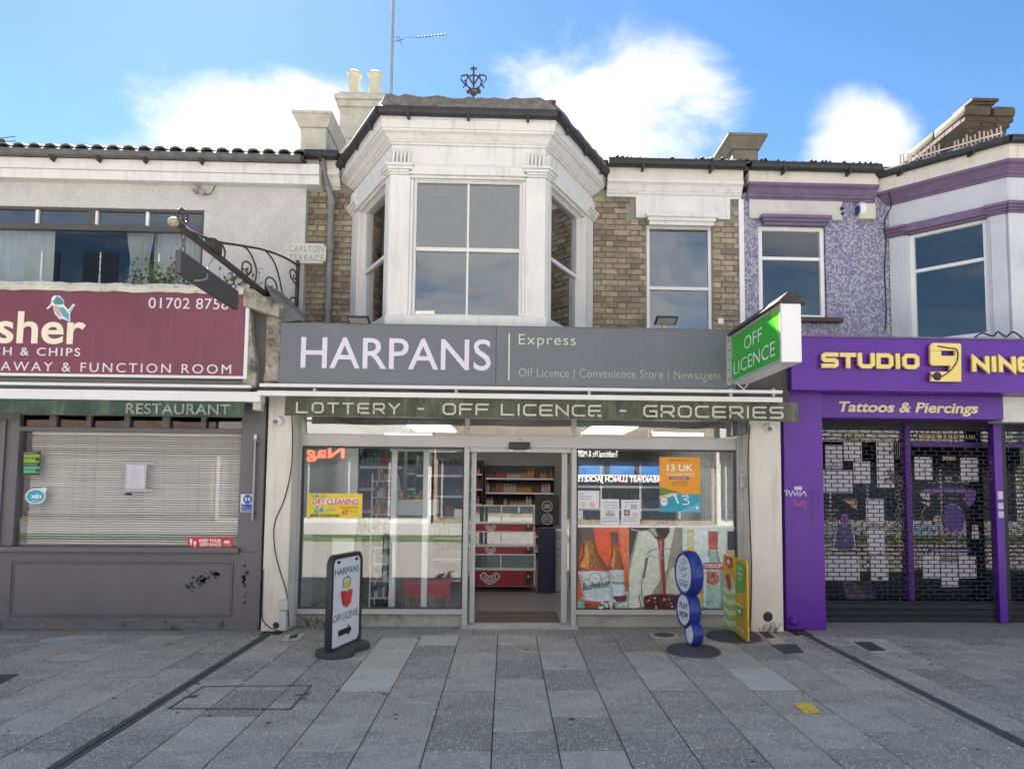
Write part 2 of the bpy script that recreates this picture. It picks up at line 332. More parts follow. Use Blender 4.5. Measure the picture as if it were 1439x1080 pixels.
# ------------------------------------------------------------------ lettering and flat print
_tc = {}
def text_geo(s, bold=0.0, space=1.0, ext=0.0):
    k = (s, bold, space, ext)
    if k in _tc: return _tc[k]
    cu = bpy.data.curves.new('t', 'FONT'); cu.body = s; cu.offset = bold; cu.space_character = space; cu.resolution_u = 4; cu.extrude = ext
    ob = bpy.data.objects.new('t', cu); me = ob.to_mesh()
    vs = [v.co.copy() for v in me.vertices]; fs = [tuple(p.vertices) for p in me.polygons]
    ob.to_mesh_clear(); bpy.data.objects.remove(ob); bpy.data.curves.remove(cu)
    x0 = min(v.x for v in vs); x1 = max(v.x for v in vs); y0 = min(v.y for v in vs); y1 = max(v.y for v in vs)
    r = ([((v.x-x0)/(x1-x0), (v.y-y0)/(y1-y0), v.z) for v in vs], fs, (x1-x0)/(y1-y0)); _tc[k] = r; return r
GL = dict(O=[[(.2, 0), (.8, 0), (1, .2), (1, .8), (.8, 1), (.2, 1), (0, .8), (0, .2), 'c']], D=[[(0, 0), (.8, 0), (1, .2), (1, .8), (.8, 1), (0, 1), 'c']],
          L=[[(0, 1), (0, 0), (1, 0)]], T=[[(0, 1), (1, 1)], [(.5, 1), (.5, 0)]], E=[[(1, 1), (.12, 1), (0, .88), (0, .12), (.12, 0), (1, 0)], [(0, .5), (.92, .5)]],
          R=[[(0, 0), (0, 1), (.85, 1), (1, .85), (1, .55), (.85, .42), (0, .42)], [(.55, .42), (1, 0)]], Y=[[(0, 1), (.5, .5), (1, 1)], [(.5, .5), (.5, 0)]],
          F=[[(1, 1), (.1, 1), (0, .9), (0, 0)], [(0, .5), (.9, .5)]], I=[[(.5, 0), (.5, 1)]], C=[[(1, 1), (.2, 1), (0, .8), (0, .2), (.2, 0), (1, 0)]],
          N=[[(0, 0), (0, 1), (1, 0), (1, 1)]], G=[[(1, 1), (.2, 1), (0, .8), (0, .2), (.2, 0), (1, 0), (1, .5), (.5, .5)]],
          S=[[(1, 1), (.15, 1), (0, .88), (0, .62), (.12, .5), (.88, .5), (1, .38), (1, .12), (.85, 0), (0, 0)]], U=[[(0, 1), (0, .2), (.2, 0), (.8, 0), (1, .2), (1, 1)]])
GL['-'] = [[(.1, .5), (.9, .5)]]
def ribbon(pts, w, closed=False):
    P = [Vector((p[0], p[1])) for p in pts]; n = len(P); l = []; r = []
    for i, p in enumerate(P):
        a = P[i-1] if (i or closed) else None; c = P[(i+1) % n] if (i < n-1 or closed) else None
        d1 = (p-a).normalized() if a is not None else None; d2 = (c-p).normalized() if c is not None else None
        d1 = d1 or d2; d2 = d2 or d1
        n1 = Vector((-d1.y, d1.x)); n2 = Vector((-d2.y, d2.x)); m = (n1+n2)
        m = m.normalized() if m.length > 1e-6 else n1
        k = w/2/max(.45, m.dot(n1)); l.append(p+m*k); r.append(p-m*k)
    return l, r
class Art:
    """flat print on a surface: M maps (right, up, out); every layer 0.6 mm proud of the last"""
    def __init__(s, M, step=.0007): s.b = B(M); s.k = 0; s.step = step
    def z(s): s.k += 1; return s.k*s.step
    def poly(s, pts, col):
        z = s.z(); t = tessellate_polygon([[Vector((p[0], p[1], 0)) for p in pts]]); s.b.add([(p[0], p[1], z) for p in pts], [tuple(q) for q in t], col); return s
    def rect(s, x0, y0, x1, y1, col): return s.poly([(x0, y0), (x1, y0), (x1, y1), (x0, y1)], col)
    def ell(s, cx, cy, rx, ry, col, n=28): return s.poly([(cx+rx*math.cos(2*math.pi*i/n), cy+ry*math.sin(2*math.pi*i/n)) for i in range(n)], col)
    def ring(s, cx, cy, rx, ry, w, col, n=28): return s.line([(cx+rx*math.cos(2*math.pi*i/n), cy+ry*math.sin(2*math.pi*i/n)) for i in range(n)], w, col, True)
    def line(s, pts, w, col, closed=False, z=None):
        z = z or s.z(); l, r = ribbon(pts, w, closed); n = len(l)
        s.b.add([(p.x, p.y, z) for p in l]+[(p.x, p.y, z) for p in r], [(i, (i+1) % n, (i+1) % n+n, i+n) for i in range(n if closed else n-1)], col); return s
    def text(s, t, x0, y0, x1, y1, col, bold=0.0, space=1.0, shear=0.0, mirror=False, rot=0.0):
        vs, fs, _ = text_geo(t, bold, space); z = s.z(); out = []
        cx, cy = (x0+x1)/2, (y0+y1)/2
        for v in vs:
            u = 1-v[0] if mirror else v[0]; x = x0+u*(x1-x0)+shear*v[1]*(y1-y0); y = y0+v[1]*(y1-y0)
            if rot: dx, dy = x-cx, y-cy; x, y = cx+dx*math.cos(rot)-dy*math.sin(rot), cy+dx*math.sin(rot)+dy*math.cos(rot)
            out.append((x, y, z))
        s.b.add(out, fs, col); return s
    def lines_of_text(s, x0, y0, x1, y1, n, col):
        for i in range(n):
            y = y1-(i+.7)*(y1-y0)/n; h = (y1-y0)/n*.28; x = x0
            while x < x1:
                w_ = random.uniform(.03, .12)*(x1-x0); s.rect(x, y, min(x+w_, x1), y+h, col); x += w_+.02*(x1-x0); s.k -= 1
                if random.random() < .07: break
            s.k += 1
        return s
    def build(s, name, m, parent): return build(s.b, name, m, parent, recalc=False)
def Mfac(Y): return Matrix(((1, 0, 0, 0), (0, 0, -1, Y), (0, 1, 0, 0), (0, 0, 0, 1)))     # street-facing wall
class PArt(Art):
    """same, with positions given as measured on the street-facing plane at depth Y"""
    def __init__(s, Y, step=.0007): super().__init__(Mfac(Y), step); s.Y = Y
    def q(s, x, y): p = pY(x, y, s.Y); return (p.x, p.z)
    def P(s, pts, col): return s.poly([s.q(*p) for p in pts], col)
    def Rc(s, x0, y0, x1, y1, col): a, b, c, d = rc(x0, y0, x1, y1, s.Y); return s.rect(a, c, b, d, col)
    def El(s, x, y, rx, ry, col): a = s.q(x, y); k = s.Y/F; return s.ell(a[0], a[1], rx*k, ry*k, col)
    def Rg(s, x, y, rx, ry, w, col): a = s.q(x, y); k = s.Y/F; return s.ring(a[0], a[1], rx*k, ry*k, w*k, col)
    def Ln(s, pts, w, col, closed=False): return s.line([s.q(*p) for p in pts], w*s.Y/F, col, closed)
    def T(s, t, x0, y0, x1, y1, col, **k): a, b, c, d = rc(x0, y0, x1, y1, s.Y); return s.text(t, a, c, b, d, col, **k)
def letters(parent, s, x0, y0, x1, y1, Y, m, bold=0.0, ext=.012, space=1.0, shear=0.0, skip=(), name='letter'):
    """raised lettering, every letter a piece of its own, fitted to the measured box"""
    a, b, c, d = rc(x0, y0, x1, y1, Y)
    full, _, _ = text_geo(s, bold, space)
    cu = bpy.data.curves.new('t', 'FONT'); cu.offset = bold; cu.space_character = space; cu.resolution_u = 4
    ob = bpy.data.objects.new('t', cu)
    def ext_of(t):
        cu.body = t; me = ob.to_mesh(); xs = [v.co.x for v in me.vertices]; ys = [v.co.y for v in me.vertices]
        r = (min(xs), max(xs), min(ys), max(ys)); ob.to_mesh_clear(); return r
    X0, X1, Y0, Y1 = ext_of(s); sx = (b-a)/(X1-X0); sy = (d-c)/(Y1-Y0)
    for i, ch in enumerate(s):
        if ch == ' ' or i in skip: continue
        e = ext_of(s[:i+1]); cu.body = ch; me = ob.to_mesh()
        vs = [v.co.copy() for v in me.vertices]; fs = [tuple(p.vertices) for p in me.polygons]; ob.to_mesh_clear()
        off = e[1]-max(v.x for v in vs)
        if ch in 'LT' : pass
        n = len(vs); bb = B()
        P = [(a+(v.x+off-X0)*sx+shear*(v.y-Y0)*sy, c+(v.y-Y0)*sy) for v in vs]
        cnt = {}
        for f in fs:
            for k in range(len(f)):
                ed = (f[k], f[(k+1) % len(f)]); cnt[tuple(sorted(ed))] = cnt.get(tuple(sorted(ed)), 0)+1
        F2 = [f for f in fs]+[tuple(q+n for q in reversed(f)) for f in fs]
        for f in fs:
            for k in range(len(f)):
                p, q = f[k], f[(k+1) % len(f)]
                if cnt[tuple(sorted((p, q)))] == 1: F2.append((p, p+n, q+n, q))
        bb.add([(p[0], Y-ext, p[1]) for p in P]+[(p[0], Y, p[1]) for p in P], F2)
        build(bb, name, m, parent, recalc=False)
    bpy.data.objects.remove(ob); bpy.data.curves.remove(cu)
def techno(parent, s, x0, y0, x1, y1, Y, m, wgt=.2, ext=.012, gap=.3, widths=None, name='letter'):
    a, b, c, d = rc(x0, y0, x1, y1, Y); wd = dict(I=.22, T=.95, Y=.95, **{' ': .45, '-': .4}); wd.update(widths or {})
    tot = sum(wd.get(ch, 1.0) for ch in s)+gap*(len(s)-1); u = (b-a)/tot; x = a; h = d-c; t = wgt*h
    for ch in s:
        W_ = wd.get(ch, 1.0)*u
        if ch != ' ':
            bb = B(); yy = 0
            for pl in GL[ch]:
                cl = pl[-1] == 'c'; pp = [p for p in pl if p != 'c']
                q = [(x+t/2+p[0]*(W_-t) if ch != 'I' else x+W_/2, c+t/2+p[1]*(h-t)) for p in pp]
                if not cl:   # square ends
                    for e0, e1 in ((0, 1), (-1, -2)):
                        dx, dy = q[e0][0]-q[e1][0], q[e0][1]-q[e1][1]; l = math.hypot(dx, dy); q[e0] = (q[e0][0]+dx/l*t/2, q[e0][1]+dy/l*t/2)
                l_, r_ = ribbon(q, t, cl); n = len(l_); f0, b0 = Y-ext-yy, Y; yy += .0006
                vs = [(p.x, f0, p.y) for p in l_]+[(p.x, f0, p.y) for p in r_]+[(p.x, b0, p.y) for p in l_]+[(p.x, b0, p.y) for p in r_]
                fs = []
                for i in range(n if cl else n-1):
                    j = (i+1) % n; fs += [(i, j, j+n, i+n), (i, i+2*n, j+2*n, j), (i+n, j+n, j+3*n, i+3*n)]
                if not cl: fs += [(0, n, 3*n, 2*n), (n-1, 3*n-1, 4*n-1, 2*n-1)]
                bb.add(vs, fs)
            build(bb, name, m, parent)
        x += W_+gap*u

def holes_wall(b, x0, x1, z0, z1, y0, y1, holes):
    xs = sorted({x0, x1, *[h[0] for h in holes], *[h[1] for h in holes]}); xs = [x for x in xs if x0 <= x <= x1]
    for i in range(len(xs)-1):
        xa, xb = xs[i], xs[i+1]; hs_ = sorted([(h[2], h[3]) for h in holes if h[0] <= xa+1e-6 and h[1] >= xb-1e-6]); z = z0
        for h0, h1 in hs_:
            if h0 > z: b.box(xa, xb, y0, y1, z, h0)
            z = h1
        if z1 > z: b.box(xa, xb, y0, y1, z, z1)
    return b

# ================================================================== THE GROUND
pav = empty('pavement', (0, 6, 0)); pav['kind'] = 'structure'
g = build(B().box(-40, 40, 4.12, 9.2, -.30, -.010), 'bedding', JOINT, pav)
KY0 = 4.27
def slab_mesh(wd, ln, m, h=.05):
    b = B(); b.box(-wd/2, wd/2, -ln/2, ln/2, -h, 0); me = bpy.data.meshes.new('slab'); me.from_pydata(b.v, [], b.f)
    bm = bmesh.new(); bm.from_mesh(me); es = [e for e in bm.edges if all(v.co.z > -.001 for v in e.verts)]
    bmesh.ops.bevel(bm, geom=es, offset=.004, segments=1, affect='EDGES'); bm.to_mesh(me); bm.free(); me.materials.append(m); return me
PIT = .404; X00 = -2.088; GAP = .007
def col_x(k): return X00+PIT*k
SL = .655
mesh_cache = {}
def get_slab(wd, ln, m):
    k = (round(wd, 3), round(ln, 3), m.name)
    if k not in mesh_cache: mesh_cache[k] = slab_mesh(wd, ln, m)
    return mesh_cache[k]
slabs = []
pale = {(2, 6.24), (2, 5.57), (3, 6.89), (2, 6.89), (3, 7.54)}
for k in range(-22, 24):
    xa, xb = col_x(k), col_x(k+1)
    cuts = [(-2.545, -2.455), (3.235, 3.325)]
    j0 = 4.94-SL*2 + (SL/2 if k % 2 == 0 else 0)+random.uniform(-.02, .02)
    pieces = [(xa, xb)]
    for c0, c1 in cuts: pieces = [q for p_ in pieces for q in ((p_[0], min(p_[1], c0)), (max(p_[0], c1), p_[1])) if q[1]-q[0] > .045]
    for xa, xb in pieces:
        ys = [KY0]+[y for y in (j0+SL*i for i in range(9)) if KY0+.06 < y < 7.98]+[8.03]
        for a, b in zip(ys[:-1], ys[1:]): slabs.append((xa+GAP/2, xb-GAP/2, a+.007, b-.007))
# the dropped pieces between the cut columns
def vis(s):
    d = Vector(((s[0]+s[1])/2, (s[2]+s[3])/2, -H)); z = d.dot(fwd); return -760 < F*d.dot(rgt)/z < 700 and F*d.dot(upv)/z > -520
sv = [s for s in slabs if vis(s)]; sn = [s for s in slabs if not vis(s)]
sv.sort(key=lambda s: s[2]); sn += sv[285:]; sv = sv[:285]
PALE = [pG(x, y) for x, y in ((552, 906), (540, 927), (520, 953), (615, 898), (1075, 952))]
for s in sv:
    m = PAVE
    if any(s[0] < p.x < s[1] and s[2] < p.y < s[3] for p in PALE): m = PALEPAVE
    inst('slab', get_slab(s[1]-s[0], s[3]-s[2], m), ((s[0]+s[1])/2, (s[2]+s[3])/2, random.uniform(-.002, .001)), pav)
bb = B()
for s in sn: bb.box(s[0], s[1], s[2], s[3], -.05, 0)
o = build(bb, 'outlying_slabs', PAVE, pav); o['kind'] = 'stuff'
# row of small setts along the shopfronts
bb = B(); x = -9.2
while x < 9.4:
    wd = random.uniform(.19, .22)
    if not (-2.60 < x+wd/2 < -2.40 or 3.18 < x+wd/2 < 3.38):
        for (ya, yb) in ((8.035, 8.235), (8.24, 8.46), (8.465, 8.9)): bb.box(x, x+wd-.006, ya, yb, -.05, -.003+random.uniform(-.001, .001))
    x += wd
o = build(bb, 'edge_setts', DARKPAVE, pav); o['kind'] = 'stuff'
k_ = empty('kerb', (0, 4.2, 0)); k_['kind'] = 'structure'
km = get_slab(.9, .15, KERB)
for i in range(-14, 15): inst('kerb_stone', km, (i*.906, KY0-.08, .001), k_)
b = build(B().box(-40, 40, -5.0, 4.115, -.4, -.11), 'road', ASPHALT); b['kind'] = 'structure'
b = build(B().box(-.0, .1, 0, 0.1, -.109, -.107).box(-40, 40, 3.75, 3.83, -.109, -.106).box(-40, 40, 3.6, 3.68, -.109, -.106), 'yellow_lines', mat('road_yellow', (.6, .42, .06), .8, var=.2, bump=.3)); b['kind'] = 'structure'
b = build(B().box(-40, 40, -6.4, -5.0, -.4, .0), 'grass_verge', mat('verge_grass', (.07, .10, .03), .95, var=.4, vs=8, bump=1)); b['kind'] = 'structure'
b = build(B().box(-300, 300, -300, -6.4, -.4, .01), 'far_pavement', mat('far_paving', (.34, .33, .31), .9, var=.1)); b['kind'] = 'structure'
b = build(B().box(-300, 300, 9.2, 300, -.5, -.05), 'back_ground', mat('back_ground', (.14, .13, .11), .95, var=.2)); b['kind'] = 'structure'

# drainage channels
def channel(x0, x1, label):
    t = empty('drainage_channel', ((x0+x1)/2, 6.2, 0), label, 'drain', 'drainage channels across the pavement'); n = 8
    for i in range(n):
        a = 4.28+(8.25-4.28)*i/n; b = 4.28+(8.25-4.28)*(i+1)/n-.006; xm = (x0+x1)/2
        q = B().box(x0+.004, xm-.006, a, b, -.045, -.002).box(xm+.006, x1-.004, a, b, -.045, -.004)
        build(q, 'channel_section', DRAIN, t, bev=.003)
    build(B().box(x0, x1, 4.28, 8.25, -.044, -.03), 'channel_bed', JOINT, t)
channel(-2.54, -2.46, 'dark slotted drainage channel running from the left white pier to the kerb')
channel(3.24, 3.32, 'long dark slotted drainage channel running from the purple pier to the kerb')

def tray(pts, label, name='access_cover', cat='cover', wd=.012, dip=True):
    P = [pG(*p) for p in pts]; b = B(); n = len(P)
    c = sum((p for p in P), Vector())/n
    t = empty(name, c, label, cat)
    l, r = ribbon([(p.x, p.y) for p in P], wd, True)
    b.add([(p.x, p.y, .0035) for p in l]+[(p.x, p.y, .0035) for p in r]+[(p.x, p.y, -.03) for p in l]+[(p.x, p.y, -.03) for p in r],
          sum([[(i, (i+1) % n, (i+1) % n+n, i+n), (i, i+2*n, (i+1) % n+2*n, (i+1) % n), (i+n, (i+1) % n+n, (i+1) % n+3*n, i+3*n)] for i in range(n)], []))
    build(b, 'frame', DRAIN, t); return t, P, c
t, P, c = tray([(237, 995), (286, 964), (437, 963), (408, 996)], 'large slab-filled access cover with a thin iron frame near the left drainage channel', wd=.016)
for (x, y) in ((268, 978), (424, 975)):
    p = pG(x, y); build(B().prism([(p.x-.045, p.y-.03), (p.x+.045, p.y-.03), (p.x+.045, p.y+.05)], 'Z', 0, .0045), 'lifting_corner', DRAIN, t)
def small_cover(quad, label, frame=None):
    P = [pG(*p) for p in quad]; c = sum(P, Vector())/4
    t = empty('utility_cover', c, label, 'cover')
    if frame: Q = [pG(*p) for p in frame]; build(B().prism([(p.x, p.y) for p in Q], 'Z', -.01, .0035), 'surround', PALEPAVE, t)
    build(B().prism([(p.x, p.y) for p in P], 'Z', -.01, .007), 'lid', COVER, t, bev=.002)
    build(B().prism([(c.x-.03, c.y-.012), (c.x+.03, c.y-.012), (c.x+.03, c.y+.012), (c.x-.03, c.y+.012)], 'Z', .0, .0095), 'lifting_eye', BLACK, t)
small_cover([(1084, 906), (1119, 905), (1130, 917), (1102, 918)], 'dark rectangular cover just left of the right drainage channel')
small_cover([(1199, 902), (1224, 902), (1246, 914), (1222, 915)], 'dark rectangular cover set in a pale surround right of the drainage channel', [(1182, 897), (1240, 897), (1274, 914), (1222, 916)])
small_cover([(1066, 888), (1079, 887), (1090, 896), (1077, 897)], 'little dark cover at the foot of the white pier', [(1060, 887), (1082, 886), (1104, 903), (1086, 904)])
small_cover([(408, 893), (420, 890), (417, 896), (405, 898)], 'small dark cover beside the foot of the left white pier', [(402, 892), (430, 889), (420, 898), (396, 900)])
small_cover([(-10, 949), (26, 947), (-4, 963), (-60, 964)], 'dark cover at the left end of the pavement in front of the restaurant')
p = pG(933, 892); t = empty('round_cover', p, 'round dark cover in the paving behind the blue sign', 'cover')
build(B().lathe([(.115, -.01), (.115, .006), (.105, .009)], (p.x, p.y, 0)), 'lid', COVER, t); build(B().lathe([(.15, -.01), (.15, .003)], (p.x, p.y, 0)), 'surround', PALEPAVE, t)
# sticker, worn pale spot, litter, chewing gum
a = B(); P = [pG(*p) for p in ((1113, 988), (1139, 987), (1154, 1001), (1133, 1003))]
t = empty('ground_sticker', P[0], 'yellow rectangular sticker stuck on the paving right of the middle', 'sticker')
build(B().prism([(p.x, p.y) for p in P], 'Z', .002, .0035), 'sticker_sheet', mat('yellow_sticker', (.70, .52, .06), .6, var=.12, vs=30), t)
M = Matrix.Translation((P[3].x, P[3].y, .0037)) @ Matrix.Rotation(0.0, 4, 'Z')
aa = Art(M, .0002); aa.text('1234', -.03, .10, .06, .14, (.25, .18, .03)); aa.ell(.05, .06, .012, .012, (.03, .03, .03)); aa.rect(0.0, .21, .035, .225, (.25, .18, .03)); aa.build('print', PAINT, t)
p = pG(79, 898.5); tag(build(B().lathe([(.14, .0), (.14, .0022)], (p.x, p.y, 0), sy=.9), 'faded_sticker', mat('pale_blue_patch', (.34, .40, .42), .8, var=.25, vs=14)), 'faded pale blue round floor sticker in front of the grey restaurant wall', 'sticker')
b = B()
for i in range(110):
    x, y = random.uniform(-5, 6), random.uniform(4.4, 8); r = random.uniform(.008, .026); b.lathe([(r, 0), (r*.7, .0022)], (x, y, 0), seg=8, sy=random.uniform(.6, 1))
o = build(b, 'chewing_gum', mat('old_gum', (.06, .06, .06), .9, var=.1)); tag(o, 'dark trodden spots of old chewing gum dotted over the paving', 'gum', kind='stuff')
b = B()
for i in range(34):
    x, y = random.uniform(-5, 6), random.uniform(4.4, 8.2); r = random.uniform(.004, .012); q = random.uniform(0, 3)
    b.prism([(x+r*math.cos(q+k*1.6)*random.uniform(.6, 1.5), y+r*math.sin(q+k*1.6)) for k in range(4)], 'Z', 0, .006)
o = build(b, 'litter', mat('paper_litter', (.6, .59, .56), .8, var=.1)); tag(o, 'tiny pale scraps of litter and cigarette ends on the paving', 'litter', kind='stuff')

# ================================================================== BUILDING SHELLS
WY = 9.75                                   # first floor wall plane
XL, XR = -2.70, 3.20                        # party walls
EAVE = 5.95
def shell(par, x0, x1, m_in, z0=-.05, cei=3.3, depth=16.5):
    b = B().box(x0, x0+.12, 9.97, depth, z0, 5.95).box(x1-.12, x1, 9.97, depth, z0, 5.95).box(x0+.12, x1-.12, depth-.2, depth, z0, 6.0)
    build(b, 'side_walls', m_in, par)
    build(B().box(x0+.12, x1-.12, 8.62, depth-.2, 3.05, 3.25), 'floor_slab', m_in, par)
    build(B().box(x0+.12, x1-.12, 10.0, depth-.2, 5.7, 5.85), 'upper_ceiling', m_in, par)
def roof(par, x0, x1, ridge=14.2, rz=7.3, m=SLATE):
    b = B().prism([(9.62, 5.86), (9.62, 5.96), (ridge, rz), (18.8, 5.96), (18.8, 5.86), (ridge, rz-.1)], 'X', x0, x1)
    build(b, 'roof', m, par)

# ------------------------------------------------------------------ SHOP (middle) building
shop = empty('shop_building', (0.2, 9.75, 0), 'middle building, white bay window over a grey shopfront lettered HARPANS', 'building')
shell(shop, XL, XR, GREYROOM)
roof(shop, XL, XR)
WLx = -2.08; WRx = 1.12; FLx = -1.36; FRx = .41; FY = 8.35
wx0, wx1, wz0, wz1 = rc(909, 316, 1001, 500, WY); wz0 = 3.4
b = holes_wall(B(), XL, XR, 3.2, 5.6, WY+.01, WY+.22, [(WLx+.08, WRx-.08, 3.2, 5.55), (wx0, wx1, wz0, wz1)])
build(b, 'wall', MORTAR, shop)
# bricks, laid in alternating long and short
bm_cache = {}
def brick_mesh(L_):
    k = round(L_, 3)
    if k not in bm_cache:
        q = B().box(-L_/2, L_/2, -.01, .02, -.0325, .0325); me = bpy.data.meshes.new('brick'); me.from_pydata(q.v, [], q.f)
        bm = bmesh.new(); bm.from_mesh(me); bmesh.ops.bevel(bm, geom=bm.edges[:], offset=.005, segments=1, affect='EDGES'); bm.to_mesh(me); bm.free(); me.materials.append(BRICK); bm_cache[k] = me
    return bm_cache[k]
nb = 0
def bricks(x0, x1, z0, z1, skip=None):
    global nb
    nrow = int((z1-z0)/.0765)
    for r in range(nrow):
        z = z1-.0765*(r+.5)-.004
        x = x0-(0 if r % 2 else .056); i = r
        while x < x1-.03:
            L_ = .2150 if i % 2 == 0 else .1025; a, b_ = max(x, x0), min(x+L_, x1); i += 1; x += L_+.0105
            if b_-a < .03: continue
            if skip and skip(a, b_, z): continue
            l2 = round((b_-a)/.02)*.02 if (b_-a) < L_-.001 else L_; l2 = min(l2, b_-a) or b_-a
            inst('brick', brick_mesh(b_-a), ((a+b_)/2, WY+random.uniform(-.004, .003), z+random.uniform(-.001, .001)), shop, rot=(random.uniform(-.02, .02), random.uniform(-.008, .008), random.uniform(-.02, .02))); nb += 1
ax0 = pY(427, 380, WY).x; lx0, lx1, lz0, lz1 = rc(893, 277, 1025, 308, WY)
BT = pY(870, 277, WY).z
bricks(ax0, WLx+.02, 3.62, BT-.02)
bricks(WRx+.02, wx0-.012, 3.62, BT, skip=lambda a, b, z: (b > lx0 and z > lz0-.03))
bricks(wx1+.012, 3.13, 3.62, BT, skip=lambda a, b, z: (a < lx1 and z > lz0-.03))
build(B().box(lx0, lx1, WY-.035, WY+.01, lz0, BT+.02), 'lintel_block', WHITE, shop, bev=.004)
b = B(); a_, b_, c_, d_ = rc(909, 304, 1003, 319, WY)
for i, (e, q) in enumerate(((.0, .10), (.03, .075), (.05, .045))): b.box(a_-.03+e, b_+.03-e, WY-q-.035, WY-.03, c_+(d_-c_)*(.66-.33*i), c_+(d_-c_)*(1-.33*i)-.001)
build(b, 'hood_mould', WHITE, shop, bev=.005)
def sash(par, M, u0, u1, z0, z1, d, mid=None, vbars=(), m=WHITE2, fr=.05, name='window', g=G_UP, curtain=None, meet_d=0.0):
    """window in a wall frame M (u right, d into the wall, z up)"""
    win = B(M).box(u0, u0+fr, d, d+.07, z0, z1).box(u1-fr, u1, d, d+.07, z0, z1).box(u0+fr, u1-fr, d, d+.07, z1-fr, z1).box(u0+fr, u1-fr, d, d+.07, z0, z0+fr)
    w_ = build(win, name, m, par, bev=.004)
    zs = [z0+fr]+([mid] if mid else [])+[z1-fr]
    if mid: build(B(M).box(u0+fr, u1-fr, d+.012, d+.06, mid-.022, mid+.022), 'meeting_rail', m, w_, bev=.003) if w_.parent is None else build(B(M).box(u0+fr, u1-fr, d+.012, d+.06, mid-.022, mid+.022), 'meeting_rail', m, par, bev=.003)
    for v in vbars: build(B(M).box(v-.012, v+.012, d+.015, d+.05, z0+fr, z1-fr), 'glazing_bar', m, par, bev=.002)
    us = [u0+fr]+list(vbars)+[u1-fr]
    for i in range(len(zs)-1):
        for j in range(len(us)-1):
            a = us[j]+(.012 if j else 0); c = us[j+1]-(.012 if j < len(us)-2 else 0)
            e = zs[i]+(.022 if i else 0); f = zs[i+1]-(.022 if i < len(zs)-2 else 0)
            dd = d+.03+(.012 if (i == 0 and mid) else 0)
            build(B(M).box(a, c, dd, dd+.004, e, f), 'pane', g, par)
    return w_
def Mwall(A, Bp):
    A = Vector((A[0], A[1], 0)); Bp = Vector((Bp[0], Bp[1], 0)); u = (Bp-A).normalized(); n = Vector((-u.y, u.x, 0))   # n points into the building
    return Matrix(((u.x, n.x, 0, A.x), (u.y, n.y, 0, A.y), (0, 0, 1, 0), (0, 0, 0, 1))), (Bp-A).length
MW = Matrix.Translation((0, WY, 0))
sash(shop, MW, wx0, wx1, wz0, wz1, .03, mid=pY(955, 404, WY).z, fr=.045)
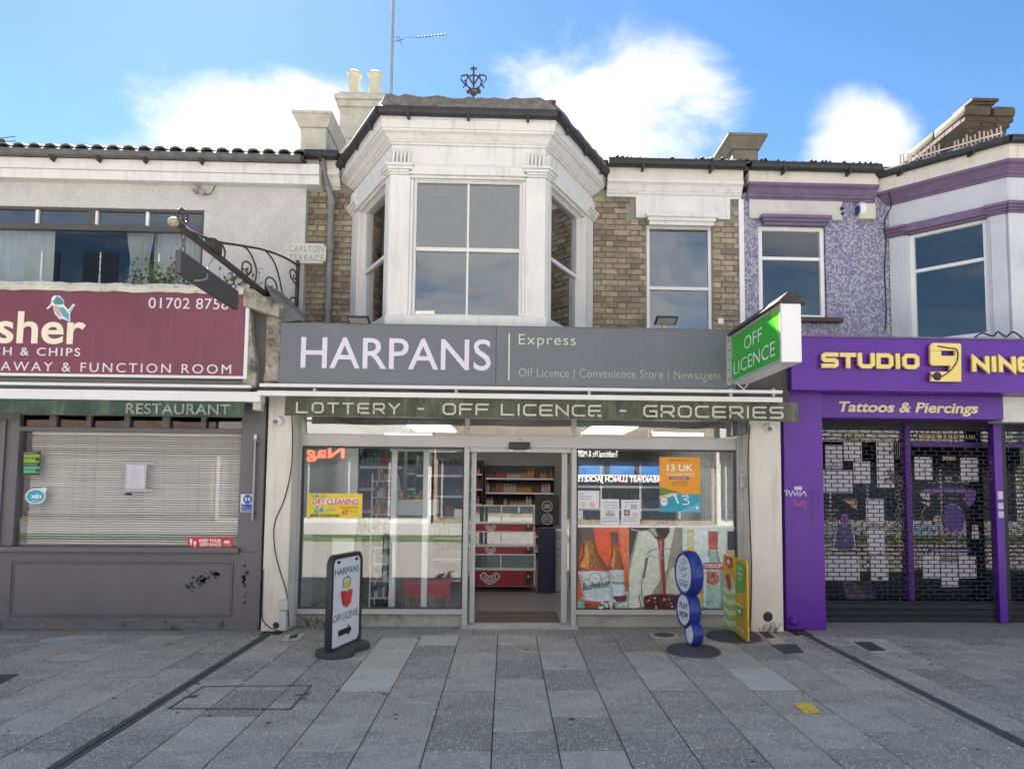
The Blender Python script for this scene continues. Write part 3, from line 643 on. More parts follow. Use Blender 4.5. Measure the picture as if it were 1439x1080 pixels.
# ---- bay window
CPROF = [(-.05, 0), (.025, .0), (.025, .14), (.035, .16), (.05, .22), (.058, .30), (.06, .36), (.075, .36), (.075, .46), (.083, .50), (.092, .58), (.105, .67), (.125, .75), (.145, .80), (.15, .82), (.15, 1.0), (.03, 1.001)]
def bay(par, W0, F0, F1, W1, mW, mT, names, side_pvc=False, bot=3.38, z=None):
    bay_ = build(B().box(W0[0]+.1, W1[0]-.1, F0[1]+.35, WY, bot, bot+.06), 'bay_window', mW, par)
    pts = [W0, F0, F1, W1]
    def off(o, back=0):
        out = []
        segs = [Mwall(W0, F0)[0], Mwall(F0, F1)[0], Mwall(F1, W1)[0]]; lines = []
        for M_ in segs:
            nn = Vector((M_[0][1], M_[1][1])); p = Vector((M_[0][3], M_[1][3]))-nn*o; d = Vector((M_[0][0], M_[1][0])); lines.append((p, d))
        def isect(l1, l2):
            p, d = l1; q, e = l2; k = d.x*e.y-d.y*e.x; t = ((q.x-p.x)*e.y-(q.y-p.y)*e.x)/k; return p+d*t
        wl = (Vector((0, WY)), Vector((1, 0)))
        return [isect(wl, lines[0]), isect(lines[0], lines[1]), isect(lines[1], lines[2]), isect(lines[2], wl)]
    def ringband(o1, z0, z1, thick=.12):
        a = off(o1); c = off(o1-thick); return [(p.x, p.y) for p in a]+[(p.x, p.y) for p in reversed(c)], z0, z1
    def band(name, o1, z0, z1, m, thick=.14, bev=.006):
        P, a, c = ringband(o1, z0, z1, thick); return build(B().prism(P, 'Z', a, c), name, m, bay_, bev=bev)
    Z = dict(capb=5.14, capt=5.26, frt=5.50, c1=5.55, c2=5.63, c3=5.73, c4=5.77, hood=5.16, wt=5.12, wb=3.50, mid=4.30); Z.update(z or {})
    faces = [Mwall(W0, F0), Mwall(F0, F1), Mwall(F1, W1)]
    band('frieze', .0, Z['capt']-.02, Z['frt'], mW if not names.get('frieze') else names['frieze'], .16)
    def sweep(name, prof, m):
        vs = []; fs = []; n = len(prof)
        for o_, z_ in prof: vs += [(p.x, p.y, z_) for p in off(o_)]
        for a in range(n-1):
            for k in range(3): fs.append((a*4+k, a*4+k+1, (a+1)*4+k+1, (a+1)*4+k))
        return build(B().add(vs, fs), name, m, bay_, recalc=False)
    hC = Z['c2']-Z['frt']; sweep('cornice', [(o_, Z['frt']+hC*t_) for o_, t_ in CPROF], mT)
    sweep('cornice_fascia', [(.03, Z['c2']), (.165, Z['c2']+.001), (.165, Z['c3']), (.0, Z['c3']+.001)], names.get('fascia', mT))
    band('sill_band', .05, bot, Z['wb']-.005, mW, .2)
    for fi, (M_, ln) in enumerate(faces):
        wp_, cp_ = (.20, .20) if side_pvc else (.30, .16); pil = .22 if fi == 1 else .27
        rngs = [(0, pil), (ln-pil, ln)] if fi == 1 else ([(.0, wp_), (ln-cp_, ln)] if fi == 0 else [(0, cp_), (ln-wp_, ln)])
        for (a, c) in rngs:
            aa_ = a-(.012 if a == 0 and fi == 1 else 0); cc_ = c+(.012 if a > 0 and fi == 1 else 0)
            if fi != 1 and ((fi == 0 and a > 0) or (fi == 2 and a == 0)):      # return of the corner pier
                if fi == 0: cc_ = c-.03
                else: aa_ = a+.03
            p_ = build(B(M_).box(aa_, cc_, -.02, .16, Z['wb']-.004, Z['capb']-.001), 'pilaster', mW, bay_, bev=.008)
            q = B(M_); st = [(.02, .0, .2), (.035, .2, .42), (.055, .42, .7), (.075, .7, 1)]
            for e, h0, h1 in st: q.box(aa_-e*.6, cc_+e*.6, -.02-e, .10, Z['capb']+(Z['capt']-Z['capb'])*h0, Z['capb']+(Z['capt']-Z['capb'])*h1-.001)
            build(q, 'capital', names.get('cap', mW), bay_, bev=.004)
            q = B(M_)
            if names.get('flutes', True):
                n = max(3, int((c-a)/.038))
                for i in range(n): q.prism([(a+(c-a)*(i+.2)/n, Z['capt']+.01), (a+(c-a)*(i+.75)/n, Z['capt']+.01), (a+(c-a)*(i+.9)/n, Z['capt']+.12+.03*math.sin(i*2.1)), (a+(c-a)*(i+.6)/n, Z['capt']+.16+.03*math.sin(i*2.1)), (a+(c-a)*(i+.35)/n, Z['capt']+.11)], 'Y', -.05, .01)
                build(q, 'leaf_ornament', mW, bay_, bev=.004)
        a, c = (rngs[0][1], rngs[1][0])
        if fi == 1: a += .0; c -= .0
        # hood with raking ends, head and spandrel
        hb = Z['hood']
        build(B(M_).prism([(a-.02, hb-.02), (c+.02, hb-.02), (c+.02, hb+.03), (c-.06, hb+.085), (a+.06, hb+.085), (a-.02, hb+.03)], 'Y', -.055, .06), 'hood_mould', names.get('hood', mW), bay_, bev=.008)
        build(B(M_).prism([(a-.0, hb-.05), (c+.0, hb-.05), (c, hb-.021), (a, hb-.021)], 'Y', -.02, .08), 'hood_mould', names.get('hood', mW), bay_, bev=.004)
        build(B(M_).box(a, c, .03, .15, Z['wt']-.02, Z['capt']), 'window_head', mW, bay_)
        for ja, jc in ((a, a+.035), (c-.035, c)): build(B(M_).box(ja, jc, .0, .1, Z['wb'], Z['wt']-.02), 'architrave', mW, bay_, bev=.004)
        if side_pvc:
            sash(bay_, M_, a+.035, c-.035, Z['wb'], Z['wt'], .05, mid=Z['mid'], m=PVC, fr=.06, name='sash_frame', g=glass('pvc_glass', .36, tint=(.5, .52, .55), wob=.04))
        else:
            sash(bay_, M_, a+.035, c-.035, Z['wb'], Z['wt'], .05, mid=Z['mid'], vbars=((a+c)/2,) if fi == 1 else (), m=WHITE2, fr=.035, name='sash_frame')
    # low roof, gutter
    o1 = off(.18); build(B().prism([(p.x, p.y) for p in o1], 'Z', Z['c3']+.001, Z['c4']), 'bay_soffit', names.get('fascia', mT), bay_)
    pts_ = [(p.x, p.y, Z['c4']+.03) for p in off(.21)]
    gut = B(); 
    for i in range(3):
        p, q = Vector(pts_[i]), Vector(pts_[i+1]); gut.tube([p, q], .056, 10)
    build(gut, 'gutter', GUTTER, bay_, smooth=True)
    for i in range(3):
        p, r_ = Vector(pts_[i]), Vector(pts_[i+1]); n = max(1, int((r_-p).length/.6))
        for k in range(n):
            c = p.lerp(r_, (k+.5)/n); build(B().box(c.x-.015, c.x+.015, c.y-.065, c.y+.06, c.z-.08, c.z+.03), 'gutter_bracket', GUTTER, bay_)
    return bay_, off, Z
BAY, BOFF, BZ = bay(shop, (WLx, WY), (FLx, FY), (FRx, FY), (WRx, WY), WHITE, WHITE, {})
o1 = [Vector((p.x, p.y, BZ['c4']+.06)) for p in BOFF(.17)]
# mossy lead edge over the bay, lumpy
b = B(); Pn = []
for i in range(3):
    p, q = o1[i], o1[i+1]; n = 26 if i == 1 else 14
    for k in range(n): Pn.append(p.lerp(q, k/n))
Pn.append(o1[3]); vs = []; fs = []; n = len(Pn); cen = Vector(((FLx+FRx)/2, 9.4, 0))
for p in Pn:
    d = (cen-p); d.z = 0; d.normalize(); jt = random.uniform(-.012, .012)
    vs += [p+Vector((0, 0, -.05)), p-d*.02+Vector((0, 0, .05+jt)), p+d*.01+Vector((0, 0, .11+jt)), p+d*.05+Vector((0, 0, .20+jt*1.5)), p+d*.6+Vector((0, 0, .26)), p+d*.6+Vector((0, 0, -.05))]
for i in range(n-1):
    for k in range(5): fs.append((i*6+k, i*6+k+1, (i+1)*6+k+1, (i+1)*6+k))
b.add(vs, fs); b.prism([(p.x, p.y) for p in BOFF(-.35)], 'Z', BZ['c4'], BZ['c4']+.26)
build(b, 'bay_roof', MOSSROOF, BAY, smooth=True)
build(B().tube([o1[2]+Vector((-.03, .05, -.02)), o1[2]+Vector((-.01, .02, .17))], .025, 6), 'hip_iron', IRON, BAY)
build(B().box(FLx-.05, FRx+.05, FY+.3, WY+.4, 3.3, 3.37), 'bay_floor', GREYROOM, BAY)
# flat cornice either side of the bay, and gutter
def cornice(par, x0, x1, m, m2, zt=5.80, wy=WY, gm=GUTTER, step=1.0):
    b = B().prism([(wy-o_, 5.50+.2*t_) for o_, t_ in CPROF[1:-1]]+[(wy+.1, 5.70), (wy+.1, 5.50)], 'X', x0, x1)
    build(b, 'cornice', m, par)
    build(B().box(x0, x1, wy-.13, wy+.1, 5.701, 5.86), 'eaves_board', m2, par)
    q = B().tube([(x0, wy-.20, 5.905), (x1, wy-.20, 5.905)], .062, 10); build(q, 'gutter', gm, par, smooth=True)
    n = max(1, int((x1-x0)/.62))
    for i in range(n):
        c = x0+(x1-x0)*(i+.5)/n; build(B().box(c-.014, c+.014, wy-.27, wy-.12, 5.80, 5.93), 'gutter_bracket', gm, par)
cornice(shop, WRx+.20, XR-.04, WHITE, RENDER_)
cornice(shop, XL+.0, WLx-.18, WHITE, RENDER_)
# little lumps of moss on the gutters
b = B()
for i in range(90):
    x = random.uniform(1.4, 5.0); r = random.uniform(.008, .026); b.lathe([(r, -.01), (r*.9, r*.4), (r*.3, r)], (x, WY-.2+random.uniform(-.04, .04), 5.965), seg=6)
build(b, 'gutter_moss', GUTTER, shop)['kind'] = 'stuff'
# party wall kneelers
def kneeler(par, x0, x1, m, h=6.30, name='party_wall_block', top=6.36, y0=9.62, y1=10.35):
    k = build(B().box(x0, x1, y0, y1, 5.9, h), name, m, par, bev=.015)
    build(B().add([(x0-.02, y0-.02, h), (x1+.02, y0-.02, h), (x1+.02, y1, h), (x0-.02, y1, h), (x0-.09, y0-.11, h+.14), (x1+.09, y0-.11, h+.14), (x1+.09, y1+.03, h+.14), (x0-.09, y1+.03, h+.14)],
                  [(0, 3, 2, 1), (4, 5, 6, 7), (0, 1, 5, 4), (1, 2, 6, 5), (2, 3, 7, 6), (3, 0, 4, 7)]).box(x0-.095, x1+.095, y0-.12, y1+.04, h+.141, h+.18), 'coping', m, k, bev=.006)
    build(B().prism([(y1, 5.9), (y1, h-.12), (14.2, 7.62), (14.2, 5.9)], 'X', x0+.03, x1-.03), 'parapet', m, k)
    return k
kneeler(shop, 3.02, 3.37, CONC, h=6.15)
kneeler(shop, -2.78, -2.44, mat('pale_old_render', (.55, .52, .44), .9, var=.15, bump=.5, dirt=.5, dcol=(.2, .19, .14), ds=3, dth=.52), h=6.30)
# chimney with pots
CHM = mat('pale_chimney', (.50, .47, .40), .95, var=.15, vs=8, bump=.6, dirt=.5, dcol=(.3, .28, .22), ds=5, dth=.5)
cx0, cx1 = pY(476, 200, 11.7).x, pY(545, 200, 11.7).x; ct = pY(500, 130, 11.7).z
ch = build(B().box(cx0, cx1, 11.7, 12.9, 6.0, ct-.25), 'chimney_stack', CHM, shop, bev=.01)
b = B().box(cx0-.04, cx1+.04, 11.66, 12.94, ct-.249, ct-.14).box(cx0-.08, cx1+.08, 11.62, 12.98, ct-.139, ct-.06).box(cx0-.02, cx1+.02, 11.68, 12.92, ct-.059, ct).box(cx0-.03, cx1+.03, 11.67, 12.93, 7.15, 7.22)
build(b, 'chimney_head', CHM, ch, bev=.012)
POT = mat('chimney_pot', (.50, .46, .34), .85, var=.15)
for x, y in ((498, 11.95), (527, 11.95), (548, 12.7)):
    p = pY(x, 120, y); h = .46 if y < 12 else .42
    build(B().lathe([(.125, 0), (.115, .05), (.10, .1), (.095, h*.8), (.105, h*.86), (.125, h*.92), (.12, h), (.08, h+.03)], (p.x, y, ct), 18), 'chimney_pot', POT, ch, smooth=True)
# rainwater pipe, vents on wall
xp = pY(464, 350, WY-.08).x
b = B().tube([(xp, WY-.09, 3.5), (xp, WY-.09, 5.35), (xp-.08, WY-.11, 5.6), (xp-.12, WY-.2, 5.85)], .042, 10)
for z in (3.9, 4.7, 5.3): b.lathe([(.052, -.05), (.052, .05)], (xp, WY-.09, z), 10)
build(b, 'rainwater_pipe', mat('pipe_grey', (.22, .215, .21), .6, var=.15), shop, smooth=True)
b = B().pr(1009, 447, 1017, 455, WY-.03, .03); build(b, 'junction_box', PVC, shop, bev=.003)
build(B().tube([pY(1013, 447, WY-.02), pY(1014, 441, WY-.02), pY(1020, 441, WY-.01)], .004, 5), 'wire', PVC, shop)

# ---- finial on the bay, aerials
fin = empty('roof_finial', pY(663, 133, 8.3), 'dark wrought iron crown finial standing on top of the bay roof', 'finial')
def zf(x, y): return pY(640+x/18, 80+y/18, 8.3)
def zp(l): return [zf(*p) for p in l]
def arc(cx, cy, rx, ry, a0, a1, n=18): return [(cx+rx*math.cos(R(a0+(a1-a0)*i/n)), cy+ry*math.sin(R(a0+(a1-a0)*i/n))) for i in range(n+1)]
build(B().tube(zp([(460, 1250), (460, 340)]), .012, 6).add([tuple(zf(460, 215)+Vector((0, d, 0))) for d in (0,)]+[tuple(zf(430, 290)+Vector((0, -.01, 0))), tuple(zf(490, 290)+Vector((0, -.01, 0))), tuple(zf(460, 290)+Vector((0, .014, 0)))], [(0, 1, 2), (0, 2, 3), (0, 3, 1), (1, 3, 2)]).tube(zp([(380, 300), (540, 300)]), .013, 6), 'cross', IRON, fin)
build(B().tube(zp(arc(460, 640, 195, 175, 0, 360, 30)), .010, 6), 'ring', IRON, fin, smooth=True)
for s_ in (1, -1):
    f_ = lambda l: zp([(460+s_*(x-460), y) for x, y in l])
    build(B().tube(f_([(460, 720), (340, 520)]), .010, 6), 'spoke', IRON, fin)
    build(B().tube(f_([(200, 785), (250, 700), (190, 640), (140, 570), (150, 500), (200, 465), (280, 470), (330, 520), (300, 440)]), .010, 6).tube(f_([(260, 740), (270, 650), (230, 590)]), .010, 6), 'scroll', IRON, fin, smooth=True)
    build(B().tube(f_([(310, 930), (300, 860), (330, 815), (390, 830), (410, 880), (370, 900)]), .014, 6).tube(f_([(340, 850), (400, 920), (450, 960)]), .02, 6), 'foot_scroll', IRON, fin, smooth=True)
a = pY(549.5, 134, 11.0); c = pY(549, -60, 11.0)
ae = empty('tv_aerial', a, 'tall grey aerial mast rising behind the bay roof with a small yagi', 'aerial')
build(B().tube([(a.x, 11.0, 6.2), (a.x, 11.0, c.z)], .024, 8), 'mast', mat('galvanised', (.35, .35, .36), .5, metal=.5), ae)
Y_ = 11.0; b = B().tube([pY(586, 53, Y_), pY(627, 49, Y_)], .006, 5)
for i in range(9):
    q = pY(588+i*4.6, 52.8-i*.45, Y_); b.tube([q+Vector((0, -.02, -.035)), q+Vector((0, .02, .035))], .003, 4)
b.tube([pY(549, 52, Y_), pY(586, 53, Y_)], .003, 4); build(b, 'yagi', GUTTER, ae)
build(B().tube([pY(549, 60, Y_), pY(568, 55, Y_)], .005, 5).tube([pY(556, 52, Y_), pY(566, 66, Y_)], .003, 4).tube([pY(560, 50, Y_), pY(565, 62, Y_)], .003, 4), 'small_antenna', GUTTER, ae)
a = pY(0, 203, 10.6); ae = empty('tv_aerial', a, 'dark pronged aerial on the restaurant roof at the far left', 'aerial')
b = B().tube([(a.x-.03, 10.6, 5.9), (a.x-.03, 10.6, a.z+.1)], .015, 6)
for dy in (0, 6, 12): b.tube([pY(-16, 196+dy*1.0, 10.6), pY(22, 192+dy, 10.6)], .006, 5)
build(b, 'prongs', GUTTER, ae); build(B().pr(-6, 195, 4, 204, 10.58, .05), 'junction', GUTTER, ae)

# ------------------------------------------------------------------ SHOPFRONT
SY = 8.48
def part(name, rects, Y, d, m, par, bev=.004):
    b = B()
    for r in rects: b.pr(*r, Y, d)
    return build(b, name, m, par, bev=bev)
for r in ((372, 556, 408, 893), (1054, 560, 1099, 896)):
    a, b_, c, e = rc(*r, 8.2); build(B().box(a, b_, 8.2, 8.62, 0, e), 'pier', RENDER_, shop, bev=.01)
x0s, x1s, _, _ = rc(408, 600, 1050, 880, SY-.04)
a, b_, c, e = rc(408, 586, 421, 880, SY-.04); build(B().box(a-.1, b_, SY-.04, SY+.08, 0, e), 'jamb', ALU, shop, bev=.004)
a2, b2, c, e = rc(1036, 586, 1054, 880, SY-.04); build(B().box(a2, b2+.1, SY-.06, SY+.08, 0, e), 'jamb', ALU, shop, bev=.004)
jl, jr = b_, a2
zh0, zh1 = pY(720, 629, SY-.04).z, pY(720, 612, SY-.04).z; zt = pY(720, 588, SY-.04).z
zs0, zs1 = pY(720, 863, SY-.04).z, pY(720, 856, SY-.04).z
M1 = rc(651, 590, 658, 880, SY-.05); M2 = rc(803, 590, 810, 880, SY-.05)
build(B().box(jl, jr, SY-.04, SY+.08, zh0, zh1), 'header_rail', ALU, shop, bev=.004)
build(B().box(jl, jr, SY-.04, SY+.08, zt, zt+.12), 'top_rail', ALU, shop)
for m_ in (M1, M2):
    build(B().box(m_[0], m_[1], SY-.055, SY+.09, 0, zh0-.001), 'mullion', ALU, shop, bev=.004)
    build(B().box(m_[0], m_[1], SY-.043, SY+.07, zh1+.001, zt-.001), 'mullion', ALU, shop, bev=.004)
for (u0, u1) in ((jl, M1[0]), (M2[1], jr)):
    build(B().box(u0+.001, u1-.001, SY-.05, SY+.08, zs0, zs1), 'sill_rail', ALU, shop, bev=.004)
    build(B().box(u0+.001, u1-.001, SY+.0, SY+.12, 0.0, zs0-.001), 'plinth', mat('plinth_render', (.36, .35, .31), .85, var=.12, dirt=.6, dcol=(.12, .12, .09), ds=4, dth=.52, bump=.3), shop)
    fr = B().box(u0, u0+.02, SY-.01, SY+.03, zs1, zh0).box(u1-.02, u1, SY-.01, SY+.03, zs1, zh0).box(u0+.02, u1-.02, SY-.01, SY+.03, zh0-.022, zh0).box(u0+.02, u1-.02, SY-.01, SY+.03, zs1, zs1+.015)
    build(fr, 'gasket', DKFRAME, shop)
    build(B().box(u0+.02, u1-.02, SY, SY+.008, zs1+.015, zh0-.022), 'pane', G_SHOP, shop)
for (u0, u1) in ((jl, M1[0]), (M1[1], M2[0]), (M2[1], jr)): build(B().box(u0, u1, SY, SY+.008, zh1, zt), 'pane', G_SHOP, shop)
# sliding door frame: fixed stiles, parked leaves behind
for r in ((661, 634, 668, 877), (789, 634, 797, 877)):
    a, b_, c, e = rc(*r, SY+.06); build(B().box(a, b_, SY+.06, SY+.11, 0.03, zh0-.04), 'door_stile', ALU, shop, bev=.003)
build(B().box(M1[1], M2[0], SY-.03, SY+.14, zh0-.05, zh0-.001), 'door_track', ALU, shop, bev=.003)
a0 = rc(661, 634, 668, 877, SY+.06)[1]; a1 = rc(789, 634, 797, 877, SY+.06)[0]
for u0, u1 in ((M1[1], a0-.06), (a1+.06, M2[0])): build(B().box(u0+.005, u1-.002, SY+.08, SY+.088, .05, zh0-.05), 'pane', G_SHOP, shop)
for (s0, s1, h0, h1) in ((549, 557, 646, 852), (594, 602, 646, 852)):
    a, b_, c, e = rc(s0, h0, s1, h1, SY+.22); build(B().box(a, b_, SY+.16, SY+.20, .03, 2.0), 'door_stile', PVC, shop, bev=.003)
a, b_, c, e = rc(549, 646, 648, 652, SY+.22); build(B().box(a, b_+.1, SY+.155, SY+.202, 1.97, 2.02), 'door_leaf_rail', PVC, shop, bev=.003)
build(B().box(M1[0]-.02, M2[1]+.02, SY-.12, SY+.14, -.01, .022), 'threshold', mat('threshold_metal', (.42, .41, .39), .5, metal=.3, var=.15, dirt=.3, dcol=(.15, .14, .12), ds=6), shop, bev=.004)
se = build(B().pr(715, 621, 745, 631, SY-.10, .05), 'door_sensor', BLKPLASTIC, shop, bev=.012)
build(B().pr(715, 631.5, 721, 633.5, SY-.09, .03).pr(739, 631.5, 745, 633.5, SY-.09, .03), 'sensor_foot', SIGNW, se)
build(B().lathe([(.008, 0), (.008, .01)], tuple(pY(731, 617, SY-.05)), 8, 'Y'), 'sensor_dot', BLACK, shop)
# interior of the shop
IX0, IX1, IY1, IC = -2.35, 2.98, 16.2, 2.47
build(B().box(IX0-.2, IX0, SY+.1, IY1, 0, IC).box(IX1, IX1+.15, SY+.1, IY1, 0, IC), 'interior_wall', SHOPWALL, shop)
build(B().box(IX0, IX1, IY1-.1, IY1, 0, IC), 'interior_wall', SHOPWALL, shop)
build(B().box(IX0, IX1, SY+.09, IY1, IC, IC+.1), 'interior_ceiling', SHOPCEIL, shop)
build(B().box(IX0, IX1, SY+.12, IY1, -.04, .012), 'interior_floor', SHOPFLOOR, shop)
build(B().box(a0, a1, SY+.13, SY+.9, .012, .022), 'door_mat', DOORMAT, shop)
# blanking between interior ceiling and fascia
build(B().box(XL, XR, 8.22, 8.5, 2.47, 3.36), 'fascia_backing', mat('backing_board', (.10, .095, .09), .9, var=.2), shop)
build(B().box(XL, XR, 8.22, WY, 3.30, 3.36), 'shopfront_roof', MOSSROOF, shop)

def lamp_panel(pts, Yn, Yf, label):
    a, b_ = pts; t = empty('ceiling_light', (a, Yn, IC), label, 'light', 'ceiling lights inside the shop')
    build(B().box(a, b_, Yn, Yf, IC-.03, IC-.004), 'diffuser', LAMP, t)
    build(B().box(a-.03, b_+.03, Yn-.03, Yf+.03, IC-.018, IC-.001), 'housing', PVC, t)
def at_ceil(x, y): return pG(x, y, IC-.03)
p0, p1 = at_ceil(573, 598), at_ceil(633, 607); lamp_panel((p0.x, p0.x+.62), p0.y, p1.y, 'flat lit ceiling panel seen above the left window')
p0, p1 = at_ceil(833, 600), at_ceil(880, 610); lamp_panel((p0.x, p0.x+.66), p0.y, p1.y, 'flat lit ceiling panel seen above the right window')
k = 0
for (xc, ys) in ((-1.35, (10.2, 11.8, 13.4, 15.0)), (.12, (10.8, 12.0, 13.2, 14.4)), (1.15, (11.4, 12.8, 14.2)), (2.2, (9.4, 11.4, 13.4))):
    for y in ys:
        t = empty('tube_light', (xc, y, 2.3), 'lit tube lamp hanging in a row under the shop ceiling', 'light', 'rows of tube lamps inside the shop')
        build(B().box(xc-.32, xc+.32, y-.035, y+.035, 2.24, 2.27), 'tube', LAMP, t); build(B().box(xc-.34, xc+.34, y-.045, y+.045, 2.272, 2.31), 'batten', PVC, t)
        build(B().tube([(xc, y, 2.31), (xc, y, IC)], .006, 4), 'drop_rod', PVC, t)
PAL = [(.45, .05, .04), (.6, .35, .05), (.05, .12, .3), (.05, .25, .1), (.6, .58, .52), (.3, .02, .05), (.1, .08, .07), (.55, .2, .05), (.25, .12, .05), (.02, .02, .03)]
def shelving(x0, x1, y, dep, z0, z1, rows, label, pal=PAL, m=None, ww=.07, axis='x'):
    t = empty('shelf_unit', ((x0+x1)/2, y+dep/2, 0), label, 'shelving'); m = m or mat('shelf_metal', (.10, .10, .11), .6, var=.1)
    b = B().box(x0, x1, y+dep-.03, y+dep, 0, z1).box(x0-.02, x0, y, y+dep, 0, z1).box(x1, x1+.02, y, y+dep, 0, z1)
    build(b, 'back_panel', m, t); g = B(); rh = (z1-z0)/rows
    for r in range(rows):
        z = z0+r*rh; build(B().box(x0, x1, y, y+dep-.03, z, z+.02), 'shelf', m if r % 2 else m, t)
        build(B().box(x0, x1, y-.006, y-.001, z-.005, z+.03), 'price_strip', PVC, t)
        if axis == 'x':
            x = x0+.01
            while x < x1-ww:
                w_ = random.uniform(.7, 1.2)*ww; h = rh*random.uniform(.45, .82); c = random.choice(pal); rep = random.randint(1, 4)
                for _ in range(rep):
                    if x > x1-w_: break
                    g.box(x, x+w_*.9, y+.02+random.uniform(0, .02), y+dep*.6, z+.021, z+h*.72, c); g.box(x+w_*.2, x+w_*.7, y+.05, y+dep*.5, z+h*.721, z+h, tuple(q*.6 for q in c))
                    x += w_
    gg = build(g, 'goods', PAINT, t, recalc=False); gg['kind'] = 'stuff'; return t
shelving(-2.2, -.5, 15.6, .4, .2, 2.1, 6, 'tall shelf unit of bottles against the back wall behind the left window')
shelving(-.42, 1.0, 15.55, .45, .2, 2.0, 6, 'wide shelf unit of red and amber packets at the back, seen through the doorway', pal=[(.4, .05, .03), (.55, .22, .05), (.3, .1, .05), (.5, .4, .3), (.15, .03, .03)])
shelving(-1.30, -.56, 10.8, .4, .2, 2.0, 6, 'dark shelf unit of bottles behind the left window next to the doorway', pal=[(.06, .06, .08), (.12, .03, .04), (.05, .04, .04), (.3, .06, .05), (.09, .09, .11)])
shelving(-2.0, -1.42, 10.2, .35, .9, 2.1, 4, 'short shelf unit of pale and red packets at the left of the shop', pal=[(.5, .08, .08), (.2, .35, .4), (.6, .6, .6), (.3, .05, .1)])
shelving(1.0, 2.6, 11.3, .4, .2, 1.9, 5, 'dark shelf unit behind the right window', pal=[(.05, .05, .06), (.12, .06, .03), (.3, .2, .1), (.06, .1, .06), (.2, .03, .03)])
shelving(1.9, 2.85, 15.4, .4, .2, 2.0, 6, 'far shelf unit at the right of the shop')
# wire grid rack at right
t = empty('wire_rack', pY(1015, 700, 9.3), 'black wire grid display rack inside the right end of the right window', 'rack'); b = B()
for i in range(14): p = pY(985+i*3.6, 700, 9.3); b.tube([(p.x, 9.3, .9), (p.x, 9.3, 2.0)], .004, 4)
for i in range(9): b.tube([(pY(985, 700, 9.3).x, 9.3, 1.0+i*.12), (pY(1033, 700, 9.3).x, 9.3, 1.0+i*.12)], .004, 4)
build(b, 'grid', PVC, t); build(B().box(pY(985, 700, 9.5).x, pY(1040, 700, 9.5).x, 9.5, 9.9, 0, .9), 'base_cabinet', BLKPLASTIC, t)
# ice cream freezer: three stepped wells
FX0, FX1 = pY(655, 800, 11.2).x, pY(752, 800, 11.2).x
fz = empty('ice_cream_freezer', ((FX0+FX1)/2, 11.2, 0), 'stepped white and red ice cream freezer with heart emblems seen through the doorway', 'freezer')
FY0 = 11.2
def fzz(y, Y=FY0): return pY(711, y, Y).z
tiers = ((800, 824, 780, 0.0), (767, 780, 748, .12), (735, 748, 711, .24))
for i, (ra, rb, gtop, dy) in enumerate(tiers):
    Yt = FY0+dy; z0, z1, z2 = fzz(rb, Yt), fzz(ra, Yt), fzz(gtop, Yt)
    build(B().box(FX0, FX1, Yt+.005, 12.4, max(0.02, z0), z1), 'cabinet', PVC, fz, bev=.006)
    pn = build(B().box(FX0+.03, FX1-.02, Yt-.006, Yt, z0+.01, z1-.012), 'red_panel', REDPANEL, fz)
    build(B().box(FX0-.01, FX1+.01, Yt-.02, Yt+.03, z1-.01, z1+.022), 'rim', PVC, fz, bev=.004)
    build(B().box(FX0+.02, FX1-.02, Yt+.03, Yt+.05, z1+.02, z2), 'front_glass', G_SHOP, fz)
    build(B().box(FX0+.02, FX1-.02, Yt+.10, Yt+.13, z1+.02, z2), 'basket_back', mat('freezer_inner', (.22, .27, .26), .5, var=.25, vs=8), fz)
    build(B().box((FX0+FX1)/2-.01, (FX0+FX1)/2+.01, Yt+.02, Yt+.03, z1+.02, z2), 'lid_divider', PVC, fz)
    build(B().box(FX0-.01, FX0+.02, Yt, 12.4, z1, z2).box(FX1-.02, FX1+.01, Yt, 12.4, z1, z2).box(FX0, FX1, Yt+.02, Yt+.1, z2, z2+.015), 'end_frame', PVC, fz)
    ar = Art(Mfac(Yt-.0065)); cxp = pY(699, 0, Yt).x; h = (z1-z0)*.58; cz = (z0+z1)/2; col = (.8, .76, .74)
    for sc_, wd in ((1.0, .13), (.62, .11), (.3, .1)):
        for s_ in (1, -1):
            pts = [(cxp+s_*h*1.15*sc_*x_, cz+h*sc_*y_) for x_, y_ in ((0, -.62), (.35, -.42), (.75, -.05), (.85, .25), (.62, .52), (.32, .48), (.05, .22))]
            if sc_ == 1.0: pts = pts[:-1]
            ar.line(pts, h*wd, col)
    xr = FX1-.16; ar.ell(xr+.06, cz, .05, (z1-z0)*.42, (.03, .02, .02)); ar.ell(xr+.06, cz+.03, .02, .02, (.6, .5, .45))
    ar.build('emblem', PAINT, fz)
